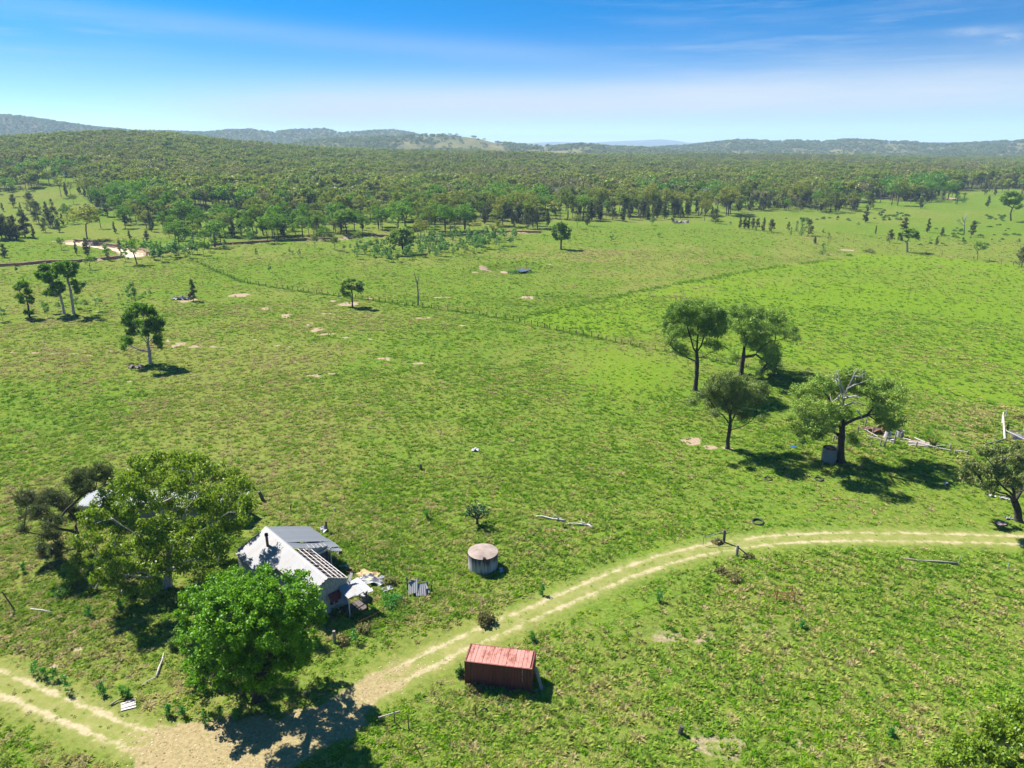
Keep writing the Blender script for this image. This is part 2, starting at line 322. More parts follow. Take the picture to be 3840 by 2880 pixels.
M['leaf_brown'] = leaf_mat('brownish_gum_leaves', [(0, (.040, .040, .012)), (.5, (.095, .088, .028)), (1, (.15, .12, .05))], per_tree=.5, gain=1.8)
M['leaf_oak'] = leaf_mat('she_oak_needles', [(0, (.018, .022, .010)), (.5, (.040, .046, .020)), (1, (.080, .074, .036))], .25, .5, 2.1)
M['leaf_cypress'] = leaf_mat('cypress_leaves', [(0, (.014, .050, .012)), (.6, (.028, .105, .018)), (1, (.05, .14, .03))], .15, .4)
M['leaf_sapling'] = leaf_mat('sapling_leaves', [(0, (.030, .085, .018)), (.5, (.060, .150, .032)), (1, (.12, .20, .065))], per_tree=.4)
M['leaf_shrub'] = leaf_mat('shrub_leaves', [(0, (.012, .040, .010)), (.6, (.025, .085, .014)), (1, (.06, .12, .02))])
M['leaf_dry'] = leaf_mat('dry_bush_twigs', [(0, (.09, .07, .035)), (.5, (.18, .14, .06)), (1, (.14, .16, .04))], gain=1.3)
M['leaf_thistle'] = leaf_mat('thistle_leaves', [(0, (.012, .085, .012)), (.6, (.025, .150, .022)), (1, (.07, .19, .03))])
M['leaf_cactus'] = leaf_mat('cactus_pads', [(0, (.012, .035, .014)), (.6, (.025, .065, .022)), (1, (.05, .10, .04))], .02)
M['bark_dark'] = bark_mat('dark_bark', (.018, .014, .012), (.065, .050, .042))
M['bark_pale'] = bark_mat('pale_bark', (.14, .11, .10), (.50, .46, .44))
M['bark_far'] = bark_mat('far_bark', (.05, .04, .035), (.20, .17, .15))
M['dead_wood'] = wood_mat('dead_wood', (.20, .18, .17), (.58, .54, .52))
M['grey_wood'] = wood_mat('weathered_wood', (.10, .085, .075), (.34, .30, .27))
M['dark_wood'] = wood_mat('dark_weathered_wood', (.035, .028, .025), (.14, .11, .10))
M['pale_wood'] = wood_mat('bleached_wood', (.26, .22, .20), (.60, .55, .52))
M['board'] = wood_mat('peeling_weatherboard', (.10, .105, .105), (.44, .45, .45))
M['roof'] = metal_mat('galvanised_roof', (.235, .235, .245), (.20, .175, .155), .34, .5, .25, (2.2, .35, 1), .8)
M['roof_grey'] = metal_mat('grey_roof', (.185, .197, .215), (.16, .13, .11), .12, .5, .25, (.3, 1, 1), .7)
M['sheet'] = metal_mat('pale_sheet', (.25, .25, .26), (.24, .17, .13), .22, .5, .2)
M['galv'] = metal_mat('galvanised_tank', (.22, .24, .26), (.11, .07, .05), .3, .4, .55, (1, 1, .2))
M['rust'] = metal_mat('rusted_steel', (.13, .055, .025), (.24, .11, .05), .6, .7, .2)
M['con_side'] = metal_mat('container_side_paint', (.165, .032, .028), (.07, .024, .018), .42, .5, .0, (3, 3, .25), 1.0)
M['con_roof'] = metal_mat('container_roof_paint', (.35, .160, .132), (.17, .050, .028), .50, .6, .0, (1.3, .5, 1), 1.6)
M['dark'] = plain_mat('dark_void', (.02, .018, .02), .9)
M['tyre'] = plain_mat('tyre_rubber', (.022, .022, .024), .7, .4, 5)
M['white'] = plain_mat('white_paint', (.36, .36, .37), .55, .25, 2.5)
M['tan'] = plain_mat('tan_foam', (.38, .27, .14), .9, .3, 2)
M['red'] = plain_mat('red_awning', (.11, .016, .018), .7, .3, 2)
M['blue'] = plain_mat('blue_plastic', (.02, .07, .24), .4, .2, 2)
M['brick'] = plain_mat('concrete_block', (.36, .36, .37), .9, .3, 4)
M['pinkboard'] = plain_mat('pink_boards', (.36, .25, .24), .8, .35, 4)
M['glass'] = plain_mat('window_glass', (.02, .024, .03), .08, .2, 2)
M['termite'] = plain_mat('mound_earth', (.16, .085, .05), .95, .4, 5)
def concrete():
    m, nt = material('stained_concrete'); p = obj_co(nt)
    s = N(nt, 'ShaderNodeSeparateXYZ', {0: p})
    n = noise(nt, mapv(nt, p, (3.4, 3.4, .28)), 1.0, 6, .7); n2 = noise(nt, p, 6, 4)
    run = math_(nt, 'ADD', n, math_(nt, 'MULTIPLY', sstep(nt, s.outputs[2], .6, 1.95), .24))   # black lichen runs from the rim
    c = ramp(nt, run, [(.42, (.46, .45, .47)), (.60, (.20, .19, .21)), (.72, (.03, .027, .035))])
    finish(nt, pbsdf(nt, mixc(nt, math_(nt, 'MULTIPLY', n2, .4), c, (.12, .11, .12)), .9)); return m
M['concrete'] = concrete()
def lid():
    m, nt = material('concrete_lid'); p = obj_co(nt)
    n = noise(nt, p, 1.3, 6, .7); n2 = noise(nt, mapv(nt, p, (1, 1, 1), (4, 2, 0)), .55, 4, .6)
    c = ramp(nt, n, [(.3, (.15, .115, .095)), (.7, (.29, .235, .205))])
    finish(nt, pbsdf(nt, mixc(nt, sstep(nt, n2, .53, .64), c, (.17, .13, .12)), .9)); return m
M['lid'] = lid()

def ground_colour(nt, mask):
    """mask: dry, lush, soil shares; returns colour and height"""
    p = pos(nt); s = N(nt, 'ShaderNodeSeparateColor', {0: mask})
    n1 = noise(nt, p, .11, 4, .6); n2 = noise(nt, p, .75, 5, .68); n3 = noise(nt, p, 3.2, 4, .7)
    tuft = noise(nt, mapv(nt, p, (1, 1, 1), (7, 3, 0)), .62, 5, .78); n4 = noise(nt, p, 8.5, 3, .7)
    n5 = noise(nt, mapv(nt, p, (1, 1, 1), (31, 17, 0)), 1.7, 4, .75); n6 = noise(nt, mapv(nt, p, (1, 1, 1), (13, 57, 0)), .33, 4, .7)
    g = ramp(nt, n1, [(.3, (.060, .130, .014)), (.5, (.082, .146, .018)), (.7, (.112, .154, .024))])
    g = mixc(nt, math_(nt, 'MULTIPLY', sstep(nt, n2, .46, .62), .5), g, (.140, .165, .022))
    g = mixc(nt, math_(nt, 'MULTIPLY', sstep(nt, tuft, .50, .62), .75), g, (.038, .080, .005))
    g = mixc(nt, math_(nt, 'MULTIPLY', sstep(nt, n5, .54, .62), .62), g, (.195, .175, .062))
    g = mixc(nt, math_(nt, 'MULTIPLY', sstep(nt, math_(nt, 'SUBTRACT', 1.0, n5), .52, .62), .75), g, (.022, .048, .004))
    g = mixc(nt, math_(nt, 'MULTIPLY', sstep(nt, n6, .52, .66), .40), g, (.10, .185, .006))
    g = mixc(nt, math_(nt, 'MULTIPLY', sstep(nt, n3, .48, .66), .40), g, (.160, .185, .030))
    g = mixc(nt, math_(nt, 'MULTIPLY', sstep(nt, n4, .50, .64), .45), g, (.040, .070, .008))
    dryc = ramp(nt, n2, [(.3, (.120, .128, .028)), (.7, (.195, .172, .062))])
    dryc = mixc(nt, math_(nt, 'MULTIPLY', sstep(nt, tuft, .50, .64), .6), dryc, (.05, .075, .010))
    g = mixc(nt, math_(nt, 'MULTIPLY', s.outputs[0], .50), g, dryc)
    lime = ramp(nt, n2, [(.3, (.070, .158, .008)), (.7, (.132, .182, .012))])
    g = mixc(nt, math_(nt, 'MULTIPLY', s.outputs[1], .68), g, lime)
    so = ramp(nt, n3, [(.3, (.20, .145, .095)), (.7, (.33, .255, .185))])
    f = math_(nt, 'ADD', s.outputs[2], math_(nt, 'MULTIPLY', math_(nt, 'SUBTRACT', n2, .5), .9))
    g = mixc(nt, math_(nt, 'MULTIPLY', sstep(nt, f, .36, .66), sstep(nt, s.outputs[2], .02, .2)), g, so)
    h = math_(nt, 'ADD', math_(nt, 'MULTIPLY', tuft, .5), math_(nt, 'ADD', math_(nt, 'MULTIPLY', n2, .35), math_(nt, 'MULTIPLY', n3, .2)))
    return g, h, n2, n3
def ground_mat():
    m, nt = material('pasture'); at_ = N(nt, 'ShaderNodeAttribute', attribute_name='mask')
    g, h, a, b = ground_colour(nt, at_.outputs['Color'])
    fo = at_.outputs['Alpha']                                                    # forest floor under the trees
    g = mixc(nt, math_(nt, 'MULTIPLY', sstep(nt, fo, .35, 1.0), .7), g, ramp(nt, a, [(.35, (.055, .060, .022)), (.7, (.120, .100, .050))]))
    finish(nt, dif(nt, g, bump(nt, h, .5, .9))); return m
M['ground'] = ground_mat()
def track_mat():
    m, nt = material('dirt_track'); at_ = N(nt, 'ShaderNodeAttribute', attribute_name='mask')
    g, h, a, b = ground_colour(nt, at_.outputs['Color'])
    uv = N(nt, 'ShaderNodeAttribute', attribute_name='lane')
    s = N(nt, 'ShaderNodeSeparateColor', {0: uv.outputs['Color']})              # rut share, bare share, verge share
    soilc = ramp(nt, b, [(.3, (.24, .200, .115)), (.7, (.38, .320, .205))])
    bare = ramp(nt, b, [(.3, (.165, .130, .062)), (.7, (.29, .235, .130))])
    low = ramp(nt, a, [(.3, (.13, .155, .032)), (.7, (.235, .215, .090))])
    g = mixc(nt, math_(nt, 'MULTIPLY', s.outputs[2], .80), g, low)
    f1 = sstep(nt, math_(nt, 'ADD', s.outputs[0], math_(nt, 'MULTIPLY', math_(nt, 'SUBTRACT', a, .5), 2.0)), .35, .95)
    g = mixc(nt, math_(nt, 'MULTIPLY', f1, sstep(nt, s.outputs[0], .02, .2)), g, soilc)
    f2 = sstep(nt, math_(nt, 'ADD', s.outputs[1], math_(nt, 'MULTIPLY', math_(nt, 'SUBTRACT', a, .5), 1.2)), .36, .72)
    g = mixc(nt, math_(nt, 'MULTIPLY', f2, sstep(nt, s.outputs[1], .02, .2)), g, bare)
    finish(nt, dif(nt, g, bump(nt, h, .18, .7))); return m
M['track'] = track_mat()
def hill_mat():
    m, nt = material('hill_pasture'); at_ = N(nt, 'ShaderNodeAttribute', attribute_name='mask'); p = pos(nt)
    n = noise(nt, p, .006, 5, .6); n2 = noise(nt, p, .03, 4, .6)
    g = ramp(nt, n, [(.35, (.095, .098, .034)), (.6, (.165, .140, .060)), (.75, (.21, .165, .090))])
    g = mixc(nt, math_(nt, 'MULTIPLY', n2, .4), g, (.07, .085, .03))
    g = mixc(nt, math_(nt, 'MULTIPLY', at_.outputs['Alpha'], .5), g, (.075, .078, .034))
    finish(nt, dif(nt, g)); return m
M['hill'] = hill_mat()
def sand_mat():
    m, nt = material('creek_sand'); p = pos(nt); n = noise(nt, p, .5, 5, .65)
    finish(nt, pbsdf(nt, ramp(nt, n, [(.3, (.36, .26, .18)), (.55, (.50, .39, .28)), (.8, (.30, .24, .15))]), .95, spec=.1, normal=bump(nt, n, .2))); return m
M['sand'] = sand_mat()
def bank_mat():
    m, nt = material('creek_bank_earth'); p = pos(nt); n = noise(nt, mapv(nt, p, (.5, .5, 2)), 1.0, 5, .65)
    finish(nt, pbsdf(nt, ramp(nt, n, [(.3, (.085, .055, .035)), (.7, (.22, .15, .095))]), .95, spec=.1, normal=bump(nt, n, .3))); return m
M['bank'] = bank_mat()
def water_mat():
    m, nt = material('dam_water'); n = noise(nt, pos(nt), 3, 2)
    finish(nt, pbsdf(nt, (.09, .075, .05), .06, spec=1.0, normal=bump(nt, n, .01, .2))); return m
M['water'] = water_mat()
def grass_mat(name, stops, trans=.25):
    """tuft colour comes from the tone stored for each tuft, plus a little per blade"""
    m, nt = material(name)
    t = N(nt, 'ShaderNodeAttribute', attribute_name='tone', attribute_type='INSTANCER').outputs['Fac']
    g = N(nt, 'ShaderNodeNewGeometry').outputs['Random Per Island']
    col = ramp(nt, math_(nt, 'ADD', t, math_(nt, 'MULTIPLY', math_(nt, 'SUBTRACT', g, .5), .28)), stops)
    d = N(nt, 'ShaderNodeBsdfDiffuse', {'Color': col}); tr = N(nt, 'ShaderNodeBsdfTranslucent', {'Color': col})
    finish(nt, N(nt, 'ShaderNodeMixShader', {0: trans, 1: d.outputs[0], 2: tr.outputs[0]}).outputs[0]); return m
M['grass'] = grass_mat('grass_tufts', [(0, (.070, .160, .012)), (.3, (.155, .280, .026)), (.55, (.255, .325, .055)), (.75, (.320, .300, .095)), (1, (.390, .300, .170))], .35)
M['weed'] = grass_mat('leafy_weeds', [(0, (.070, .215, .006)), (.5, (.150, .310, .010)), (1, (.260, .340, .016))], .35)

# ------------------------------------------------------------------ mesh helpers
def np_mesh(name, V, F, mats=(), fmat=None, smooth=False):
    """V (n,3), F list of index arrays, each (k,3) or (k,4)"""
    me = bpy.data.meshes.new(name); V = np.asarray(V, np.float32)
    F = [np.asarray(f, np.int32) for f in F if len(f)]
    me.vertices.add(len(V)); me.vertices.foreach_set('co', V.ravel())
    ls = []; off = 0
    for f in F:
        k = f.shape[1]; ls.append(off + np.arange(len(f)) * k); off += f.size
    me.loops.add(off); me.loops.foreach_set('vertex_index', np.concatenate([f.ravel() for f in F]))
    ls = np.concatenate(ls).astype(np.int32); me.polygons.add(len(ls)); me.polygons.foreach_set('loop_start', ls)
    for m in mats: me.materials.append(m)
    if fmat is not None: me.polygons.foreach_set('material_index', np.asarray(fmat, np.int32))
    me.polygons.foreach_set('use_smooth', np.full(len(ls), bool(smooth)))
    me.update(calc_edges=True); return me
def link(name, me, parent=None, loc=None):
    o = bpy.data.objects.new(name, me); C.objects.link(o)
    if parent is not None: o.parent = parent
    if loc is not None: o.location = loc
    return o
def tag(o, label=None, cat=None, group=None, kind=None):
    for k, v in (('label', label), ('category', cat), ('group', group), ('kind', kind)):
        if v: o[k] = v
    return o
def thing(name, label, cat, loc=(0, 0, 0), rz=0.0, group=None):
    o = bpy.data.objects.new(name, None); C.objects.link(o); o.location = loc; o.rotation_euler = (0, 0, rz)
    o.empty_display_size = .3
    return tag(o, label, cat, group)
class MB:
    """collects boxes, tubes and plates into one mesh"""
    def __init__(s): s.V = []; s.F = []
    def add(s, v, f):
        b = len(s.V); s.V += [tuple(p) for p in v]; s.F += [tuple(i + b for i in q) for q in f]; return s
    def box(s, c, d, rot=None):
        c = Vector(c); v = []
        for i in range(8):
            p = Vector(((i & 1) - .5, ((i >> 1) & 1) - .5, (i >> 2) - .5)); p = Vector((p.x * d[0], p.y * d[1], p.z * d[2]))
            if rot is not None: p = rot @ p
            v.append(c + p)
        return s.add(v, [(0, 2, 3, 1), (4, 5, 7, 6), (0, 1, 5, 4), (2, 6, 7, 3), (0, 4, 6, 2), (1, 3, 7, 5)])
    def beam(s, a, b, w, h=None):
        """squared timber from a to b"""
        a = Vector(a); b = Vector(b); d = b - a
        q = d.to_track_quat('X', 'Z').to_matrix(); return s.box((a + b) / 2, (d.length, w, h or w), q)
    def tube(s, pts, rad, n=6, cap=True):
        pts = [Vector(p) for p in pts]; rad = rad if hasattr(rad, '__len__') else [rad] * len(pts); b = []
        prev = None
        for i, p in enumerate(pts):
            d = (pts[min(i + 1, len(pts) - 1)] - pts[max(i - 1, 0)]).normalized()
            if prev is None: x = d.orthogonal().normalized()
            else: x = (prev - d * prev.dot(d)).normalized()
            prev = x; y = d.cross(x)
            b += [p + (x * math.cos(2 * math.pi * k / n) + y * math.sin(2 * math.pi * k / n)) * rad[i] for k in range(n)]
        f = [(i * n + k, i * n + (k + 1) % n, (i + 1) * n + (k + 1) % n, (i + 1) * n + k) for i in range(len(pts) - 1) for k in range(n)]
        if cap: f += [tuple(range(n - 1, -1, -1)), tuple((len(pts) - 1) * n + k for k in range(n))]
        return s.add(b, f)
    def lathe(s, prof_, n=24, c=(0, 0, 0)):
        b = [(c[0] + r * math.cos(2 * math.pi * k / n), c[1] + r * math.sin(2 * math.pi * k / n), c[2] + z) for r, z in prof_ for k in range(n)]
        f = [(i * n + k, i * n + (k + 1) % n, (i + 1) * n + (k + 1) % n, (i + 1) * n + k) for i in range(len(prof_) - 1) for k in range(n)]
        return s.add(b, f)
    def corr(s, p0, ux, uy, w, l, ribs=5, depth=.03, sag=0.0, nl=1):
        """corrugated sheet: w across the ribs along ux, l along uy"""
        p0 = Vector(p0); ux = Vector(ux).normalized(); uy = Vector(uy).normalized(); nn = ux.cross(uy)
        k = ribs * 2; v = []
        for j in range(nl + 1):
            for i in range(k + 1):
                v.append(p0 + ux * (w * i / k) + uy * (l * j / nl) + nn * (depth * (1 if i % 2 else 0) - sag * math.sin(math.pi * j / nl)))
        f = [(j * (k + 1) + i, j * (k + 1) + i + 1, (j + 1) * (k + 1) + i + 1, (j + 1) * (k + 1) + i) for j in range(nl) for i in range(k)]
        return s.add(v, f)
    def build(s, name, mat, parent=None, smooth=False, kind=None):
        me = bpy.data.meshes.new(name); me.from_pydata(s.V, [], s.F); me.materials.append(mat)
        if smooth:
            for p in me.polygons: p.use_smooth = True
        me.update(); o = link(name, me, parent)
        if kind: o['kind'] = kind
        return o

# ------------------------------------------------------------------ ground, hills
azs = np.radians(np.concatenate([np.arange(-180, -46, 4.0), np.arange(-46, 46.01, .34), np.arange(50, 180, 4.0)]))
rings = [2.0, 8, 16, 24]
r_ = 30.0
while r_ < 2150: rings.append(r_); r_ *= 1.0088 if r_ < 420 else 1.017
n_ground = len(rings)
while r_ < 16000: rings.append(r_); r_ *= 1.0075 if r_ < 5000 else 1.022
rings = np.array(rings + [16000.0])
A, RR = np.meshgrid(azs, rings); X = RR * np.sin(A); Y = RR * np.cos(A)
Zg = gz(X.ravel(), Y.ravel()); Vg = np.stack([X.ravel(), Y.ravel(), Zg], 1)
na = len(azs)
def sheet(r0, r1):
    i = np.arange(r0, r1 - 1)[:, None] * na; k = np.arange(na)[None, :]; k2 = (k + 1) % na
    return np.stack([i + k, i + na + k, i + na + k2, i + k2], 2).reshape(-1, 4)[:, ::-1]
def cmask(me, vals, name='mask'):
    a = me.color_attributes.new(name, 'FLOAT_COLOR', 'POINT'); a.data.foreach_set('color', np.asarray(vals, np.float32).ravel())
dry, lush, so = zones(Vg[:, 0], Vg[:, 1]); fo = forest_share(Vg[:, 0], Vg[:, 1])
Dg = np.hypot(Vg[:, 0], Vg[:, 1])
mask = np.stack([dry, lush, so, fo], 1)
nv = n_ground * na
Vc = np.vstack([Vg[:nv], [[0, 0, float(gz(np.zeros(1), np.zeros(1))[0])]]])
fan = np.stack([np.full(na, nv), np.arange(na), (np.arange(na) + 1) % na], 1)[:, ::-1]
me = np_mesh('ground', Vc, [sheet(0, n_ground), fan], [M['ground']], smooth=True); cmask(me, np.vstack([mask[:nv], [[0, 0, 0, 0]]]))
ground = tag(link('ground', me), kind='structure')
def hill_wood(x, y):
    """share of woodland on the hills"""
    D = np.hypot(x, y); azd = np.degrees(np.arctan2(x, y))
    w = fbm(x / 110, y / 170, 91, 4)
    bare = ss(w + .09 * ss(azd, -12, -8) * (1 - ss(azd, 4, 8)), .40, .52) * (ss(azd, -11, -7) * (1 - ss(azd, 5, 8)) * .95 + ss(azd, 9, 13) * .55 + .30 * ss(azd, -22, -16) * (1 - ss(azd, -12, -10)))
    return 1 - bare * (D < 9000) * (D > 2100)
V2 = Vg[(n_ground - 1) * na:]; m2 = mask[(n_ground - 1) * na:].copy(); m2[:, 3] = hill_wood(V2[:, 0], V2[:, 1])
me = np_mesh('hills', V2, [sheet(0, len(rings) - n_ground + 1)], [M['hill']], smooth=True); cmask(me, m2)
tag(link('hills', me), kind='structure')

# ------------------------------------------------------------------ dirt track
cum = np.concatenate([[0], np.cumsum(np.hypot(*np.diff(TRACK, axis=0).T))])
s_ = np.arange(0, cum[-1], .5); tx = np.interp(s_, cum, TRACK[:, 0]); ty = np.interp(s_, cum, TRACK[:, 1])
dx = np.gradient(tx); dy = np.gradient(ty); L_ = np.hypot(dx, dy); nx, ny = -dy / L_, dx / L_
bare_c = [(flat(*D_(520, 1625)), 9.5), (flat(*D_(690, 1560)), 6.0), (flat(*D_(840, 1465)), 3.5), (flat(*D_(330, 1625)), 5.0)]
lat = np.array([-6, -5, -4, -3.4, -2.8, -2.2, -1.7, -1.25, -.9, -.5, -.2, .2, .5, .9, 1.25, 1.7, 2.2, 2.8, 3.4, 4, 5, 6.0])
P_x = tx[:, None] + nx[:, None] * lat; P_y = ty[:, None] + ny[:, None] * lat
px_, py_ = P_x.ravel(), P_y.ravel(); pz_ = gz(px_, py_) + .03
rut = np.tile(np.exp(-((np.abs(lat) - .95) / .46) ** 2), (len(s_), 1)).ravel()
pz_ -= 0.06 * rut * 0
wearpts = np.array([flat(*D_(*p))[:2] for p in ((-160, 1400), (150, 1538), (250, 1585), (330, 1607), (420, 1622), (540, 1618), (640, 1595), (710, 1560), (770, 1515), (840, 1470), (890, 1443), (960, 1408), (1060, 1362), (1240, 1285), (2400, 1180))])
wearval = np.array([.0, .05, .2, .75, 1, 1, .95, .9, .85, .75, .6, .25, .12, .05, 0])
wears = [float(s_[np.argmin(np.hypot(tx - q[0], ty - q[1]))]) for q in wearpts]
bare_s = np.interp(s_, wears, wearval); bare_w = np.interp(s_, wears, [1.5, 1.6, 2.0, 2.9, 4.0, 4.1, 3.7, 3.0, 2.6, 2.4, 2.2, 2.0, 1.7, 1.5, 1.5])
bare = np.repeat(bare_s, len(lat))
def bare_at(x, y):
    i_ = np.array([np.argmin((tx[::4] - a) ** 2 + (ty[::4] - b) ** 2) for a, b in zip(x, y)]); q = np.hypot(tx[::4][i_] - x, ty[::4][i_] - y)
    return bare_s[::4][i_] * (1 - ss(q, bare_w[::4][i_] * .6, bare_w[::4][i_] * 1.15))
lt = np.tile(lat, (len(s_), 1)).ravel()
wear = .80 + .5 * (fbm(px_ / 9, py_ / 9, 131, 2) - .5)
rut = rut * wear; verge = np.exp(-(lt / 1.95) ** 4); bw = np.repeat(bare_w, len(lat)); bare = bare * (1 - ss(np.abs(lt) + 2.6 * (fbm(px_ / 2.2, py_ / 2.2, 132, 3) - .5), bw * .55, bw * 1.05)) * (.50 + .8 * fbm(px_ / 2.4, py_ / 2.4, 139, 4)); bare = np.clip(bare, 0, 1)
d3, l3, s3 = zones(px_, py_)
nl = len(lat); i = np.arange(len(s_) - 1)[:, None] * nl; k = np.arange(nl - 1)[None, :]
me = np_mesh('dirt_track', np.stack([px_, py_, pz_], 1), [np.stack([i + k, i + nl + k, i + nl + k + 1, i + k + 1], 2).reshape(-1, 4)[:, ::-1]], [M['track']], smooth=True)
cmask(me, np.stack([d3, l3, s3, s3 * 0], 1)); cmask(me, np.stack([rut, bare, verge, verge], 1), 'lane')
tag(link('dirt_track', me), kind='structure')
track_tree = np.stack([tx, ty], 1)

# ------------------------------------------------------------------ creek bed, banks and dam water
for P, hw, dep in CREEKS_:
    Q = catmull(P, 8); c_ = np.concatenate([[0], np.cumsum(np.hypot(*np.diff(Q, axis=0).T))]); s2 = np.arange(0, c_[-1], 2.0)
    qx = np.interp(s2, c_, Q[:, 0]); qy = np.interp(s2, c_, Q[:, 1]); gx = np.gradient(qx); gy = np.gradient(qy); ln = np.hypot(gx, gy)
    n_x, n_y = -gy / ln, gx / ln; n_x = np.where(n_y < 0, -n_x, n_x); n_y = np.abs(n_y)          # n points away from the camera
    wob = 2.0 * (fbm(s2 / 14, s2 * 0, 151, 3) - .5)
    la = np.array([-1.0, -.4, .2, .7, 1.0])
    ex = qx[:, None] + n_x[:, None] * (la * hw + wob[:, None]); ey = qy[:, None] + n_y[:, None] * (la * hw + wob[:, None])
    ez = gz(ex.ravel(), ey.ravel()) + .05
    k_ = len(la); i = np.arange(len(s2) - 1)[:, None] * k_; k = np.arange(k_ - 1)[None, :]
    me = np_mesh('creek_bed', np.stack([ex.ravel(), ey.ravel(), ez], 1), [np.stack([i + k, i + k_ + k, i + k_ + k + 1, i + k + 1], 2).reshape(-1, 4)], [M['sand']], smooth=True)
    tag(link('creek_bed', me), kind='structure')
    # cut earth face along the far side, broken where the bank has slumped
    off = hw + 1.0 + wob; show = fbm(s2 / 22, s2 * 0 + 5, 152, 3) > .40
    bx, by = qx + n_x * off, qy + n_y * off
    zb = gz(qx, qy); zt = gz(qx + n_x * (off + 2.6), qy + n_y * (off + 2.6)) + .05
    jit = .35 * (vn(s2 / 1.7, s2 * 0, 153) - .5)
    rows = [np.stack([bx + n_x * (a + jit * b), by + n_y * (a + jit * b), zb * (1 - c) + zt * c], 1) for a, b, c in ((-.5, .5, 0.02), (0, 1, .45), (.15, 1, 1.0), (1.8, 0, 1.02))]
    Vb = np.stack(rows, 1).reshape(-1, 3); i = (np.arange(len(s2) - 1)[show[:-1] & show[1:]])[:, None] * 4; k = np.arange(3)[None, :]
    me = np_mesh('creek_bank', Vb, [np.stack([i + k, i + 4 + k, i + 4 + k + 1, i + k + 1], 2).reshape(-1, 4)], [M['bank']])
    tag(link('creek_bank', me), kind='structure')
p = at(*Z2(1295, 966)); mb = MB(); aa = np.linspace(0, 2 * math.pi, 40, endpoint=False)
wx_ = p.x + 2.8 * np.cos(aa) * (1 + .16 * np.sin(3 * aa + 1)); wy_ = p.y + 5.2 * np.sin(aa) * (1 + .12 * np.sin(2 * aa)); wz_ = float(gz(wx_, wy_).max()) + .06
mb.add([(a, b, wz_) for a, b in zip(wx_, wy_)], [tuple(range(40))]); tag(mb.build('dam_water', M['water']), kind='structure')
# ------------------------------------------------------------------ trees
def leaves(rng, cen, rad, n, size, droop=.35, up=.5, wide=.5, flatten=1.0, axis_up=0.0):
    """n leaf blades in each clump: cen (k,3), rad (k,3)"""
    k = len(cen); t = k * n
    d = rng.normal(size=(t, 3)); d /= np.linalg.norm(d, axis=1)[:, None]
    r = rng.random(t) ** .42
    out = d.copy(); p = np.repeat(cen, n, 0) + d * r[:, None] * np.repeat(rad, n, 0)
    ax = out * (1 - droop) + rng.normal(size=(t, 3)) * .55 + np.array([0, 0, -1.0]) * droop * 1.6 + np.array([0, 0, 1.0]) * axis_up
    ax /= np.linalg.norm(ax, axis=1)[:, None]
    nr = out * .7 + np.array([0, 0, up]) + rng.normal(size=(t, 3)) * .6
    b = np.cross(nr, ax); b /= np.linalg.norm(b, axis=1)[:, None] + 1e-9
    L = (size * (.6 + .8 * rng.random(t)))[:, None]; W = L * wide
    V = np.stack([p - ax * L * .5, p + b * W * .5 - ax * L * .05, p + ax * L * .5, p - b * W * .5 - ax * L * .05], 1).reshape(-1, 3)
    return V, np.arange(t * 4).reshape(-1, 4)
